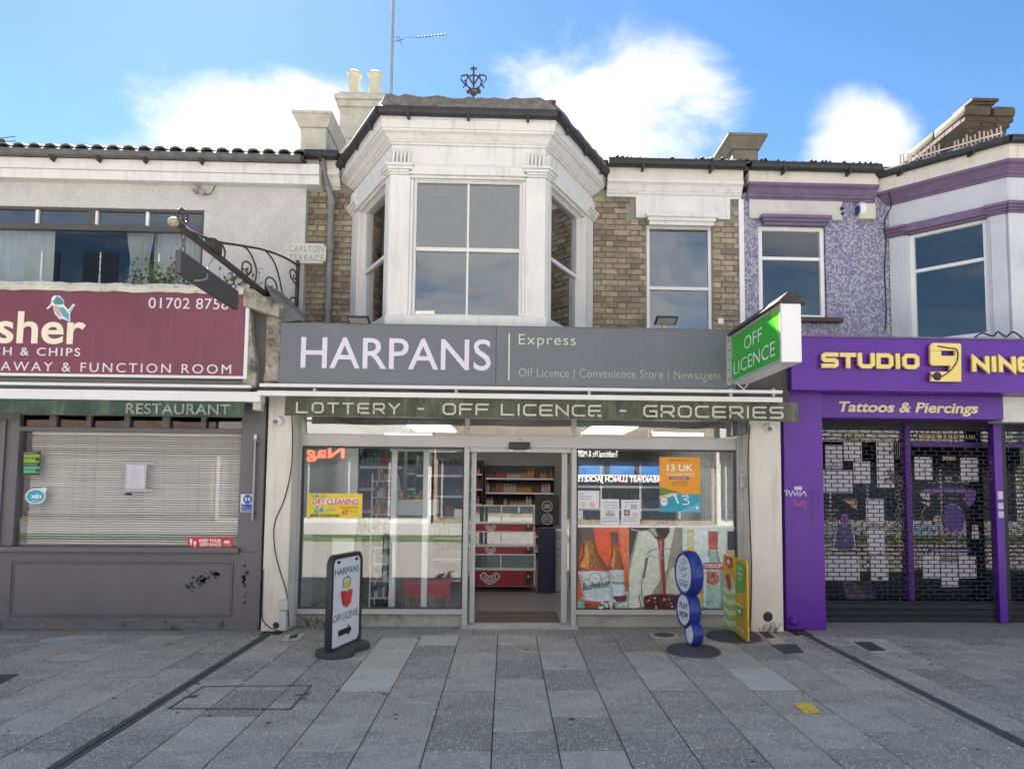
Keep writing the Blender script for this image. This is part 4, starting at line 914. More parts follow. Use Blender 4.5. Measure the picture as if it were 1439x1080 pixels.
# dark column bin / poster stand at right of door, boxes
t = empty('display_stand', pY(769, 740, 11.0), 'dark blue display column with two round emblems inside the doorway', 'stand')
a, b_, c, e = rc(757, 742, 781, 800, 11.0); build(B().box(a, b_, 11.0, 11.3, .0, e), 'column', mat('navy_column', (.012, .015, .05), .4), t, bev=.02)
a, b_, c, e = rc(752, 700, 786, 742, 11.0); build(B().box(a, b_, 11.05, 11.1, e-.4, e+.05), 'header_board', BLKPLASTIC, t, bev=.01)
ar = PArt(11.045); ar.Rg(769, 711, 7, 7, 1.2, (.6, .6, .6)); ar.Rg(769, 729, 7, 7, 1.2, (.6, .6, .6)); ar.Rc(765, 708, 773, 714, (.4, .4, .4))
for y in (725, 728, 731): ar.Rc(764, y, 774, y+1, (.6, .6, .6))
ar.build('emblem', PAINT, t)
for i, (y0, y1, lb) in enumerate(((772, 800, 'white printed carton at the bottom of the stack beside the door'), (745, 771, 'white printed carton on top of the stack beside the door'))):
    a, b_, c, e = rc(776, y0, 790, y1, 11.1); t = empty('carton', (a, 11.1, c), lb, 'box'); build(B().box(a, b_+.1, 11.12, 11.5, .02 if i == 0 else c, e if i else e), 'box_body', mat('carton_white', (.5, .5, .48), .8, var=.15), t)
    ar = Art(Mfac(11.119)); ar.lines_of_text(a+.01, c+.02, b_, e-.02, 4, (.1, .1, .12)); ar.build('print', PAINT, t)
# red baskets
for i, (xa, xb, lb) in enumerate(((567, 598, 'red plastic shopping basket on the left of the pair inside the left window'), (601, 632, 'red plastic shopping basket on the right of the pair inside the left window'))):
    a, b_, c, e = rc(xa, 821, xb, 852, 9.15); t = empty('shopping_basket', ((a+b_)/2, 9.3, 0), lb, 'basket'); zb = c+.10
    b = B().add([(a+.02, 9.17, zb), (b_-.02, 9.17, zb), (b_-.02, 9.42, zb), (a+.02, 9.42, zb), (a, 9.15, e), (b_, 9.15, e), (b_, 9.45, e), (a, 9.45, e)], [(0, 3, 2, 1), (0, 1, 5, 4), (1, 2, 6, 5), (2, 3, 7, 6), (3, 0, 4, 7)])
    for k in range(4): b.box(a-.005, b_+.005, 9.143, 9.149, e-.03-k*.025, e-.022-k*.025)
    build(b, 'basket_body', REDP, t); build(B().box(a-.01, b_+.01, 9.14, 9.46, e, e+.015), 'rim', REDP, t)
    build(B().tube([(a+.03, 9.16, zb), (a+.04, 9.16, .02)], .005, 5).tube([(b_-.03, 9.16, zb), (b_-.04, 9.16, .02)], .005, 5).tube([(b_-.03, 9.40, zb), (b_-.04, 9.4, .02)], .005, 5).tube([(a+.03, 9.40, zb), (a+.04, 9.4, .02)], .005, 5), 'wire_leg', ALU, t)
# dark framed cabinet and white counter behind the left window
t = empty('glass_cabinet', pY(460, 800, 9.2), 'low dark framed glass cabinet inside the left end of the left window', 'cabinet')
a, b_, c, e = rc(424, 752, 500, 852, 9.2); rr = .04
build(B().box(a, a+.03, 9.2, 9.24, .02, e-.03).box(b_-.03, b_, 9.2, 9.24, .02, e-.03).box(a+.0, b_, 9.19, 9.245, e-.03, e+.01), 'frame', BLKPLASTIC, t, bev=.008)
build(B().box(a+.03, b_-.03, 9.215, 9.222, .05, e-.03), 'pane', G_SHOP, t); build(B().box(a+.02, b_-.02, 9.6, 9.63, .02, e-.05), 'back_panel', SHOPWALL, t)
t = empty('white_counter', pY(580, 720, 9.7), 'white shop counter with small packets behind the left window', 'counter')
a, b_, c, e = rc(528, 702, 612, 727, 9.8); build(B().box(a, b_, 9.8, 10.3, e-.2, e), 'counter_top', PVC, t, bev=.01); build(B().box(a+.05, b_-.05, 9.9, 10.2, 0, e-.2), 'counter_base', mat('counter_grey', (.2, .2, .2), .6), t)
g = B()
for i in range(14): x = a+.03+i*(b_-a-.06)/14; h = random.uniform(.05, .13); g.box(x, x+.045, 9.85+random.uniform(0, .2), 10.1, e+.001, e+h, random.choice(PAL))
build(g, 'packets', PAINT, t, recalc=False)['kind'] = 'stuff'
t = empty('display_case', pY(530, 750, 9.5), 'tall glass display case with white posts full of small goods behind the left window', 'display case')
a, b_, c, e = rc(520, 665, 552, 855, 9.5); b = B()
for x in (a, b_-.02): b.box(x, x+.02, 9.5, 9.52, 0, e).box(x, x+.02, 9.85, 9.87, 0, e)
build(b, 'post', PVC, t)
g = B()
for r in range(8):
    z = .15+r*.21; build(B().box(a+.02, b_-.02, 9.5, 9.87, z, z+.012), 'shelf', PVC, t)
    x = a+.03
    while x < b_-.06: w_ = random.uniform(.02, .045); g.box(x, x+w_, 9.55, 9.75, z+.013, z+.013+random.uniform(.05, .15), random.choice(PAL+[(.6, .6, .55)]*5)); x += w_+.006
build(g, 'goods', PAINT, t, recalc=False)['kind'] = 'stuff'

# ------------------------------------------------------------------ posters and notices in the shop windows
PY = SY-.004       # print sits against the glass, street side of it by a hair
def poster(name, label, cat, rect, Y=PY, col=(.8, .8, .8), d=.004, m=None):
    a, b_, c, e = rc(*rect, Y); t = empty(name, ((a+b_)/2, Y, c), label, cat)
    ar = PArt(Y, .0005); ar.rect(a, c, b_, e, col); t_ = t
    build(B().box(a, b_, Y+.0002, Y+d, c, e), 'sheet', SIGNW, t); return t, ar, (a, b_, c, e)
# yellow dry cleaning banner
t, ar, q = poster('window_banner', 'small yellow DRY CLEANING banner in the left shop window', 'banner', (432, 693, 509, 727), col=(.80, .62, .03))
ar.T('SAME DAY', 438, 694.5, 460, 699, (.05, .25, .45), bold=.01); ar.P([(438, 701), (502, 699), (504, 707), (438, 709)], (.8, .74, .7))
ar.T('DRY CLEANING', 439, 700.5, 503, 708.5, (.70, .09, .14), bold=.03, shear=.1); ar.T('£4', 441, 711, 455, 721, (.03, .35, .6), bold=.04)
ar.T('ANY', 463, 710.5, 468, 714, (.05, .35, .55)); ar.T('GARMENT', 457, 715, 471, 718, (.05, .35, .55)); ar.T('WASH & IRONED', 477, 711, 504, 715, (.75, .15, .05), bold=.02); ar.T('£7', 480, 716, 490, 722.5, (.65, .05, .05), bold=.05)
ar.T('SERVICE', 492, 717, 502, 719.5, (.6, .1, .05)); ar.T('REPAIRS & ALTERATIONS', 436, 722, 477, 725.5, (.06, .05, .03), bold=.03); ar.build('print', PAINT, t)
# right window: lower picture boards
def bottle(ar, cx, top, bot, w, neck, body, label, cap, tilt=0):
    h = bot-top
    def X(v, x): return (cx+x+tilt*(v-.5)*h, top+v*h)
    L_ = [X(0, -neck), X(.22, -neck), X(.32, -neck*1.2), X(.42, -w*.75), X(.5, -w*.97), X(.6, -w), X(1, -w*.96)]; R_ = [X(0, neck), X(.22, neck), X(.32, neck*1.2), X(.42, w*.75), X(.5, w*.97), X(.6, w), X(1, w*.96)]
    ar.P(L_+R_[::-1], body)
    dkb = tuple(q*.45 for q in body); mdb = tuple(q*.72 for q in body)
    for sd_, f0, f1, c_ in ((-1, .62, 1.0, mdb), (-1, .82, 1.0, dkb), (1, .55, 1.0, mdb), (1, .78, 1.0, dkb)):
        S_ = L_ if sd_ < 0 else R_; mid_ = [X(v, 0) for v in (0, .22, .32, .42, .5, .6, 1)]
        ar.P([(m_[0]+(p_[0]-m_[0])*f1, m_[1]+(p_[1]-m_[1])*f1) for m_, p_ in zip(mid_, S_)]+[(m_[0]+(p_[0]-m_[0])*f0, m_[1]+(p_[1]-m_[1])*f0) for m_, p_ in zip(mid_, S_)][::-1], c_)
    ar.P([X(0, -neck*1.08), X(.16, -neck*1.08), X(.16, neck*1.08), X(0, neck*1.08)], cap)
    ar.P([X(.53, -w*.99), X(.58, -w*1.0), X(.93, -w*.97), X(.93, w*.97), X(.58, w*1.0), X(.53, w*.99), X(.515, 0)], label)
    for f0, c_ in ((.70, .82), (.86, .62)):
        for sd_ in (-1, 1): ar.P([X(.545, sd_*w*f0), X(.58, sd_*w*1.0), X(.93, sd_*w*.97), X(.93, sd_*w*f0)], tuple(q*c_ for q in label))
    return X
t = empty('window_picture', pY(846, 855, PY), 'picture board of two brown beer bottles on ice in the right shop window', 'poster')
a, b_, c, e = rc(811, 741, 883, 856, PY); build(B().box(a, b_, PY+.0002, PY+.004, c, e), 'sheet', SIGNW, t)
ar = PArt(PY, .0005); ar.rect(a, c, b_, e, (.74, .10, .03)); ar.P([(811, 741), (820, 741), (812, 800), (811, 800)], (.12, .05, .04)); ar.P([(870, 741), (883, 741), (883, 790), (877, 800)], (.80, .16, .06))
ar.P([(811, 846), (818, 838), (835, 842), (850, 838), (866, 834), (883, 830), (883, 856), (811, 856)], (.30, .46, .40))
for i in range(26):
    x, y = random.uniform(813, 881), random.uniform(838, 854); s = random.uniform(1.5, 5); ar.P([(x-s, y), (x, y-s*.6), (x+s, y-.3*s), (x+.4*s, y+s*.7)], random.choice([(.55, .68, .64), (.18, .30, .26), (.4, .55, .5), (.7, .78, .75)]))
def beer(cx, top, bot, w, nk, tilt, big):
    X = bottle(ar, cx, top, bot, w, nk, (.30, .10, .02), (.55, .64, .66), (.10, .07, .07), tilt)
    ar.P([X(.2, -nk*.6), X(.34, -nk*.9), X(.48, -w*.85), X(.52, -w*.3), X(.3, -nk*.1)], (.62, .26, .05))
    for i in range(60 if big else 14):
        v = random.uniform(.2, .5); s_ = nk+(w-nk)*max(0, (v-.3)/.2)**.6 if v > .3 else nk; xx = random.uniform(-.85, .85)*min(s_, w); p = X(v, xx); r = random.uniform(.25, .7)
        ar.El(p[0], p[1], r, r, random.choice([(.72, .40, .12), (.15, .05, .02), (.75, .55, .3)])); ar.k -= 1
    ar.k += 1
    # label trims
    ar.P([X(.53, -w*1.0), X(.515, 0), X(.53, w*1.0), X(.55, w*1.0), X(.535, 0), X(.55, -w*1.0)], (.50, .06, .07))
    ar.P([X(.90, -w*.97), X(.92, 0), X(.90, w*.97), X(.94, w*.97), X(.96, 0), X(.94, -w*.97)], (.50, .06, .07))
    p = X(.63, 0); r = w*.32
    for s_ in (-1, 1): ar.P([X(.60, s_*w*.9), X(.64, s_*w*.3), X(.68, s_*w*.9)], (.28, .26, .22)); ar.P([X(.615, s_*w*.85), X(.64, s_*w*.4), X(.665, s_*w*.85)], (.6, .55, .45))
    ar.El(p[0], p[1], r*1.2, r*1.15, (.35, .33, .28)); ar.El(p[0], p[1], r*1.0, r*.95, (.68, .72, .72)); ar.Rg(p[0], p[1], r*.65, r*.6, .5, (.3, .3, .3)); ar.El(p[0], p[1], r*.35, r*.3, (.4, .42, .42))
    return X
X = beer(866, 747, 845, 10.5, 4.5, .06, False); ar.T('Budweiser', 860, 815, 879, 820, (.05, .12, .14), shear=.2)
ar.P([(861, 838), (880, 835), (880, 841), (862, 844)], (.12, .02, .03))
X = beer(833, 741, 853, 22, 9, .18, True)
ar.T('Budweiser', 817, 815.5, 856, 826, (.02, .05, .07), bold=.015, shear=.25, rot=.16)
for i in range(4): ar.Ln([(823+i, 829.5+i*3), (852, 825+i*3)], .5, (.3, .36, .38))
for x, y in [(random.uniform(842, 862), random.uniform(843, 853)) for _ in range(16)]: ar.P([(x-3, y), (x, y-2), (x+3, y-1), (x+1, y+2)], random.choice([(.5, .64, .58), (.2, .34, .3), (.65, .75, .7)]))
ar.build('print', GLOSSPRINT, t)
t = empty('window_picture', pY(921, 855, PY), 'picture board of red wine being poured into a large glass in the right shop window', 'poster')
a, b_, c, e = rc(883.5, 741, 959, 856, PY); build(B().box(a, b_, PY+.0002, PY+.004, c, e), 'sheet', SIGNW, t)
ar = PArt(PY, .0005); ar.rect(a, c, b_, e, (.30, .27, .20))
ar.P([(884, 741), (897, 741), (884, 790)], (.05, .045, .04)); ar.P([(899, 741), (912, 741), (889, 856), (884, 856), (884, 806)], (.60, .66, .50)); ar.P([(912, 745), (938, 741), (948, 741), (937, 800), (905, 850), (889, 856), (893, 810)], (.62, .63, .55))
ar.P([(948, 741), (959, 741), (959, 775), (944, 790)], (.28, .25, .20)); ar.P([(941, 800), (959, 790), (959, 856), (930, 856)], (.52, .54, .45)); ar.P([(907, 784), (911, 782), (907, 812), (903, 812)], (.16, .14, .08))
ar.Ln([(901, 830), (898, 838), (901, 852)], 1.6, (.08, .08, .05)); ar.Ln([(911, 776), (918, 771.5), (930, 770), (944, 771), (956, 776)], 1.0, (.16, .17, .13)); ar.Ln([(910, 777), (913, 780), (905, 815), (899, 835)], .9, (.68, .72, .62)); ar.Ln([(955, 778), (959, 800)], .9, (.75, .78, .7))
ar.P([(884, 741), (941, 741), (941, 747), (936, 755), (930, 759), (921, 756), (912, 745), (899, 745)], (.025, .018, .015)); ar.P([(912, 742), (920, 742), (925, 754), (919, 752)], (.4, .36, .3)); ar.Ln([(887, 743), (899, 746), (912, 745)], 1.4, (.5, .46, .38))
ar.P([(923, 756), (934, 756), (933, 775), (934, 800), (935, 820), (936, 838), (929, 838), (928, 815), (927, 795), (926, 772)], (.22, .03, .04)); ar.P([(926, 760), (930, 759), (929, 790), (930, 815), (932, 835), (929.5, 835), (927.5, 805)], (.52, .16, .14))
ar.Rg(932, 777, 23, 6.5, .9, (.30, .32, .27)); ar.Ln([(911, 782), (905, 800), (901, 820), (902, 840), (907, 855)], 1.3, (.22, .22, .16)); ar.Ln([(914, 784), (909, 802), (905, 822), (906, 836)], .8, (.78, .8, .7)); ar.El(932, 838, 27, 4.5, (.20, .05, .06)); ar.P([(904, 838), (914, 836), (930, 835), (950, 836), (959, 838), (959, 856), (906, 856)], (.06, .01, .015))
for i in range(34):
    x, y = random.uniform(907, 958), random.uniform(838, 854); r = random.uniform(.6, 2); ar.El(x, y, r, r*.7, random.choice([(.45, .12, .15), (.015, .005, .008), (.25, .03, .06), (.7, .55, .5)])); ar.k -= 1
ar.k += 1; ar.build('print', GLOSSPRINT, t)
t = empty('window_picture', pY(996, 855, PY), 'picture board of a clear spirit bottle with red label in the right shop window', 'poster')
a, b_, c, e = rc(959.5, 741, 1032, 856, PY); build(B().box(a, b_, PY+.0002, PY+.004, c, e), 'sheet', SIGNW, t)
ar = PArt(PY, .0005); ar.rect(a, c, b_, e, (.56, .68, .60)); ar.P([(975, 741), (1012, 741), (1004, 760), (1000, 800), (975, 790)], (.62, .72, .68))
ar.P([(966, 744), (975, 744), (975, 770), (985, 785), (988, 856), (960, 856), (960, 780), (966, 772)], (.70, .46, .08)); ar.P([(967, 748), (974, 748), (974, 768), (967, 768)], (.6, .6, .4)); ar.T('GOLD', 972, 846, 984, 853, (.4, .35, .12), bold=.02); ar.P([(960, 800), (972, 800), (972, 840), (960, 840)], (.6, .62, .4))
X = bottle(ar, 1002, 746, 855, 15.5, 6.2, (.36, .52, .47), (.36, .52, .47), (.42, .07, .05))
ar.P([X(.16, -6.0), X(.24, -6.2), X(.24, 6.2), X(.16, 6.0)], (.50, .12, .08)); ar.Ln([X(.245, -6), X(.245, 6)], 1.2, (.75, .75, .7)); ar.P([X(.33, -9), X(.42, -11), X(.42, -6), X(.33, -5)], (.72, .82, .78)); ar.P([X(.45, 9), X(.95, 11), X(.95, 14), X(.45, 13)], (.22, .36, .33)); ar.P([X(.45, -14), X(.97, -14), X(.97, -10), X(.45, -9)], (.60, .74, .70))
ar.P([(988, 790), (1016, 790), (1016, 799), (988, 799)], (.40, .05, .04)); ar.T('SMIRNOFF', 989, 791.5, 1015, 797.5, (.8, .75, .7), bold=.02)
ar.P([(992, 802), (1011, 802), (1011, 818), (1002, 823), (992, 818)], (.48, .16, .12)); ar.Ln([(992, 802), (1011, 802), (1011, 818), (1002, 823), (992, 818)], .8, (.75, .7, .62), True)
for i in range(14): x, y = random.uniform(994, 1009), random.uniform(804, 817); ar.El(x, y, 1.6, 1, random.choice([(.6, .4, .3), (.3, .08, .06)])); ar.k -= 1
ar.k += 1; ar.T('vodka', 991, 842, 1003, 847, (.25, .4, .38), shear=.2)
ar.P([(1022, 746), (1032, 746), (1032, 772), (1022, 772)], (.02, .03, .06)); ar.P([(1021, 773), (1032, 773), (1032, 856), (1019, 856), (1019, 785)], (.50, .42, .14)); ar.P([(1022, 845), (1032, 845), (1032, 856), (1022, 856)], (.6, .3, .08)); ar.build('print', GLOSSPRINT, t)
a, b_, c, e = rc(811, 738.5, 1033, 741, PY); build(B().box(a, b_, PY-.001, PY+.004, c, e), 'picture_edging', SIGNW, BAY and shop)
a, b_, c, e = rc(811, 856, 1033, 857.6, PY); build(B().box(a, b_, PY-.001, PY+.004, c, e), 'picture_edging', SIGNW, shop)
# lottery poster
t, ar, q = poster('lottery_poster', 'orange and turquoise 13 UK poster with a curved beach in the right shop window', 'poster', (927, 642, 984, 719), col=(.84, .33, .01))
ar.P([(927, 688), (940, 689), (950, 693), (960, 694), (984, 694), (984, 719), (927, 719)], (.02, .33, .46)); ar.P([(927, 684), (936, 686), (950, 690), (958, 692), (940, 695), (927, 698)], (.12, .22, .05)); ar.P([(927, 697), (945, 692), (956, 693), (938, 699), (927, 706)], (.72, .58, .38))
ar.P([(950, 719), (984, 705), (984, 719)], (.10, .45, .60)); ar.T('EUROMILLIONS', 941, 645, 969, 648, (.35, .08, .02)); ar.T('13 UK', 937, 652, 974, 662, (.85, .8, .7), bold=.03); ar.T('MILLIONAIRES', 936, 664, 976, 668, (.85, .75, .55), bold=.02)
ar.Rc(940, 670, 968, 673.5, (.12, .05, .12)); ar.T('GUARANTEED', 943, 670.8, 965, 673, (.8, .8, .8)); ar.T('IN A SPECIAL DRAW', 946, 676, 966, 678.5, (.25, .1, .02)); ar.T('FRIDAY 13 AUGUST', 944, 679.5, 967, 682, (.25, .1, .02))
ar.Ln([(948, 695), (953, 707)], 2.6, (.75, .85, .85)); ar.Ln([(958, 697), (966, 696), (967, 699), (961, 701), (968, 704), (967, 708), (959, 708)], 1.6, (.75, .85, .85))
ar.El(933, 704.5, 6, 6.8, (.05, .08, .12)); ar.El(933, 704.5, 5.2, 6, (.78, .78, .78)); ar.T('OVER 18', 930, 702, 936.5, 705.5, (.1, .1, .1)); ar.El(979, 713, 2, 2.2, (.8, .85, .85)); ar.build('print', PAINT, t)
# notices
for (r, lb, kk) in (((809.5, 689, 842, 714), 'landscape white notice with small round symbols, highest in the right window', 0), ((809.5, 717, 819, 729), 'tiny white card below the landscape notice in the right window', 1),
                ((844, 701, 870, 737), 'white portrait notice with a pale green picture in the right window', 2), ((873, 702, 899, 737), 'white portrait notice with four small pictures in the right window', 3)):
    t, ar, (a, b_, c, e) = poster('window_notice', lb, 'notice', r, col=(.72, .71, .72)); tx = (.22, .2, .25)
    if kk == 0: ar.lines_of_text(a+.04, c+.10, b_-.04, e-.02, 3, tx); ar.Rg(820, 709, 2.5, 2.8, .6, (.3, .3, .3)); ar.Rg(832, 709, 2.8, 3, .8, (.6, .08, .08)); ar.Ln([(830, 707), (834, 711)], .7, (.6, .08, .08)); ar.Ln([(820, 707.5), (820, 711)], .6, (.6, .1, .1))
    if kk == 1: ar.lines_of_text(a+.01, c+.01, b_-.01, e-.02, 3, tx)
    if kk == 2: ar.lines_of_text(a+.03, e-.11, b_-.02, e-.02, 3, tx); ar.Rc(850, 716, 864, 725, (.5, .58, .4)); ar.P([(850, 725), (855, 718), (864, 722), (864, 725)], (.3, .36, .28)); ar.lines_of_text(a+.02, c+.03, b_-.02, c+.09, 2, tx)
    if kk == 3: ar.lines_of_text(a+.03, e-.04, b_-.02, e-.01, 1, tx); ar.Rc(886, 708, 895, 715, (.3, .5, .5)); ar.Ln([(878, 714), (882, 707)], 1, (.2, .3, .6)); ar.Rc(877, 716, 885, 724, (.16, .05, .03)); ar.El(881, 720, 2.5, 2.5, (.6, .4, .3)); ar.Rc(889, 720, 896, 724, (.7, .4, .4)); ar.lines_of_text(a+.02, c+.03, b_-.02, c+.1, 3, tx)
    ar.build('print', PAINT, t)
t, ar, (a, b_, c, e) = poster('window_notice', 'blank white card fixed to the door glass left of the entrance', 'notice', (638.5, 715, 650, 728), Y=SY+.02, col=(.7, .7, .72)); ar.lines_of_text(a+.01, c+.02, b_-.01, e-.02, 2, (.5, .5, .52)); ar.build('print', PAINT, t)
# ------------------------------------------------------------------ fascia sign HARPANS
FSY = 8.06
t = empty('shop_sign', pY(708, 545, FSY), 'long grey shop sign lettered HARPANS Express above the white awning bars', 'sign')
fx0, fx1, fz0, fz1 = rc(393, 459, 1024, 544, FSY); fz1 = pY(700, 458.5, FSY).z; fz0 = pY(700, 543.5, FSY).z
xm = pY(697, 500, FSY).x
build(B().box(fx0, xm-.001, FSY, FSY+.06, fz0, fz1), 'panel', FASCIA, t, bev=.004); build(B().box(xm+.001, pY(1034, 500, FSY).x, FSY+.001, FSY+.06, fz0, fz1), 'panel', FASCIA, t, bev=.004)
letters(t, 'HARPANS', 423, 475, 690, 519, FSY-.001, LETTER, bold=.006, ext=.008)
build(B().pr(714.3, 468, 716.3, 534, FSY-.004, .004), 'divider', YLETTER, t)
letters(t, 'Express', 729, 470, 809, 489, FSY-.001, YLETTER, bold=-.008, ext=.003, space=1.1)
ar = PArt(FSY-.001, .0015); ar.T('Off Licence | Convenience Store | Newsagent', 729, 519, 1014, 535, (.38, .40, .37), bold=-.006, space=1.05); ar.build('small_lettering', mat('faded_lettering', attr=True, rough=.5, var=.35, vs=14), t)
build(B().box(fx0-.02, pY(1100, 500, FSY+.15).x, FSY+.02, 8.45, fz1+.001, fz1+.012), 'lead_flashing', MOSSROOF, t)
# awning: two white bars and an olive valance
t = empty('shop_awning', pY(740, 590, 7.95), 'folded awning with two white bars and an olive valance lettered LOTTERY OFF LICENCE GROCERIES', 'awning')
def hbar(name, x0, x1, yy0, yy1, Y, d, m, par, bev=.006, xm_=None):
    xm_ = xm_ or (x0+x1)/2; z0 = pY(xm_, yy1, Y).z; z1 = pY(xm_, yy0, Y).z; xa = pY(x0, (yy0+yy1)/2, Y).x; xb = pY(x1, (yy0+yy1)/2, Y).x
    return build(B().box(xa, xb, Y, Y+d, z0, z1), name, m, par, bev=bev)
hbar('awning_bar', 364, 1100, 543, 547.5, 7.98, .05, AWN_W, t, xm_=720); hbar('awning_bar', 361, 1100, 553, 560, 7.92, .12, AWN_W, t, xm_=720)
hbar('awning_roller', 372, 1092, 547, 556, 8.08, .14, mat('roller_canvas', (.12, .11, .09), .9, var=.3), t, xm_=720)
for x in (442, 641, 828, 1027, 1087): p = pY(x, 552, 8.0); build(B().box(p.x-.015, p.x+.015, 7.99, 8.1, p.z-.04, p.z+.05), 'bar_bracket', ALU, t)
b = B(); xa, xb = pY(400, 575, 7.93).x, pY(1122, 575, 7.93).x; zt_, zb_ = pY(720, 560, 7.93).z, pY(720, 587.5, 7.93).z; n = 90; vs = []
for i in range(n+1):
    x = xa+(xb-xa)*i/n; wv = .006*math.sin(i*.9)+.004*math.sin(i*2.3); vs += [(x, 7.95, zt_), (x, 7.935+wv, (zt_+zb_)/2), (x, 7.93+wv*1.8, zb_+.004*math.sin(i*.4)), (x, 7.938+wv*1.8, zb_+.004*math.sin(i*.4)), (x, 7.958, zt_)]
fs = []
for i in range(n):
    for k in range(5): fs.append((i*5+k, i*5+(k+1) % 5, (i+1)*5+(k+1) % 5, (i+1)*5+k))
fs += [(0, 1, 2, 3, 4), tuple(n*5+k for k in (4, 3, 2, 1, 0))]
build(b.add(vs, fs), 'valance', OLIVE, t)
VL = mat('valance_letter', (.55, .54, .47), .7, var=.1, dirt=.35, dcol=(.2, .22, .14), ds=8, dth=.55)
techno(t, 'LOTTERY', 416, 565.5, 562, 581, 7.922, VL, wgt=.16, ext=.002, gap=.3)
techno(t, '-', 586, 565.5, 597, 583, 7.922, VL, wgt=.16, ext=.002)
techno(t, 'OFF LICENCE', 622, 567.5, 845, 584, 7.922, VL, wgt=.16, ext=.002, gap=.22)
techno(t, '-', 870, 568, 881, 586, 7.922, VL, wgt=.16, ext=.002)
techno(t, 'GROCERIES', 904, 570, 1101, 587, 7.922, VL, wgt=.16, ext=.002, gap=.22)
# projecting OFF LICENCE box sign
SX = pY(1027, 505, 8.03).x; s0, s1 = 8.03, pX(1098, 470, SX).y
zb0, zt0 = pX(1027, 540, SX).z, pX(1029, 471, SX).z
t = empty('projecting_sign', (SX+.08, 7.4, zb0), 'box sign projecting over the pavement with a green face reading OFF LICENCE', 'sign')
zlo, zhi = zb0, zt0
bo = build(B().box(SX, SX+.185, s1, s0, zlo, zhi), 'box_case', PVC, t, bev=.004)
build(B().box(SX-.008, SX-.0, s1+.0, s0, zlo, zlo+.03).box(SX-.008, SX, s1, s0, zhi-.03, zhi).box(SX-.008, SX, s1, s1+.03, zlo+.03, zhi-.03).box(SX-.008, SX, s0-.03, s0, zlo+.03, zhi-.03), 'face_trim', ALU, t)
MS = Matrix(((0, 0, -1, SX-.0005), (-1, 0, 0, s0), (0, 1, 0, zlo), (0, 0, 0, 1)))
ln = s0-s1; hh = zhi-zlo
ar = Art(MS, .001); ar.rect(.03, .03, ln-.03, hh-.03, (.02, .42, .02)); ar.poly([(ln-.26, hh-.03), (ln-.03, hh-.03), (ln-.03, hh-.36)], (.12, .60, .02)); ar.text('OFF', ln*.31, hh*.55, ln*.67, hh*.80, (.72, .78, .70), bold=.0); ar.text('LICENCE', ln*.08, hh*.16, ln*.90, hh*.42, (.72, .78, .70), bold=.0)  # lighter corner wedge is a patch of light painted into the green
ar.build('green_face', GLOSSPRINT, t)
build(B().prism([(SX-.05, zhi+.002), (SX+.235, zhi+.002), (SX+.12, zhi+.11), (SX+.06, zhi+.11)], 'Y', s1-.02, s0+.03), 'rotten_cap', mat('rotten_board', (.06, .05, .045), .95, var=.5, vs=14, bump=1, dirt=.6, dcol=(.4, .37, .32), ds=16, dth=.55), t, bev=.012)
build(B().box(SX-.045, SX+.0, s0, s0+.03, zlo-.01, zhi+.02), 'wall_plate', ALU, t)
b = B()
for i in range(5): b.lathe([(.008, -.006), (.008, 0)], (SX-.022, s0, zlo+.05+i*(hh-.1)/4), 8, 'Y')
build(b, 'bolts', BLACK, t); build(B().box(SX+.02, SX+.16, s0, 8.12, zlo+.1, zhi-.1), 'stub', ALU, t)
build(B().tube([(SX+.04, 7.95, zlo-.0), (SX+.10, 7.9, zlo-.07), (SX+.16, 7.96, zlo-.01)], .007, 6), 'conduit', PVC, t)
# floodlights on the fascia
for (x, lb) in ((934, 'small black floodlight on top of the grey sign below the plain sash window'), (506, 'small black floodlight on top of the grey sign at the left of the bay')):
    p = pY(x, 457, 8.12); t = empty('floodlight', p, lb, 'floodlight')
    build(B(Matrix.Translation(p) @ Matrix.Rotation(R(-18), 4, 'X')).box(-.12, .12, -.16, .0, .0, .03), 'lamp_head', BLKPLASTIC, t, bev=.008)
    build(B(Matrix.Translation(p) @ Matrix.Rotation(R(-18), 4, 'X')).box(-.10, .10, -.15, -.01, -.005, -.001), 'lens', ALU, t)
    build(B().tube([p+Vector((-.05, 0, 0)), p+Vector((-.05, .03, .06)), p+Vector((.05, .03, .06)), p+Vector((.05, 0, 0))], .007, 6).box(p.x-.02, p.x+.02, p.y, p.y+.06, fz1+.012, p.z+.06), 'bracket', ALU, t)
# cctv domes, meter boxes, cables
def cctv(x, y, lb, Y=8.2):
    p = pY(x, y, Y); t = empty('security_camera', p, lb, 'security camera')
    build(B().lathe([(.062, 0), (.062, -.025), (.05, -.05), (.0, -.06)][:3]+[(.03, -.062)], tuple(p), 18, 'Y'), 'housing', PVC, t, smooth=True)
    build(B().lathe([(.028, -.062), (.030, -.068), (.02, -.075)], (p.x-.01, p.y, p.z-.008), 14, 'Y'), 'face_ring', mat('cam_grey', (.3, .3, .3), .4), t)
    build(B().lathe([(.009, -.0762), (.008, -.078)], (p.x-.018, p.y, p.z-.006), 10, 'Y').lathe([(.009, -.0762), (.008, -.078)], (p.x+.004, p.y, p.z-.008), 10, 'Y'), 'lens', BLACK, t)
cctv(391, 592, 'white dome camera at the top of the left white pier'); cctv(1080, 602, 'white dome camera at the top of the right white pier')
def cable(name, lb, pts, r=.006, m=BLACK): return tag(build(B().tube(pts, r, 6), name, m, smooth=True), lb, 'cable')
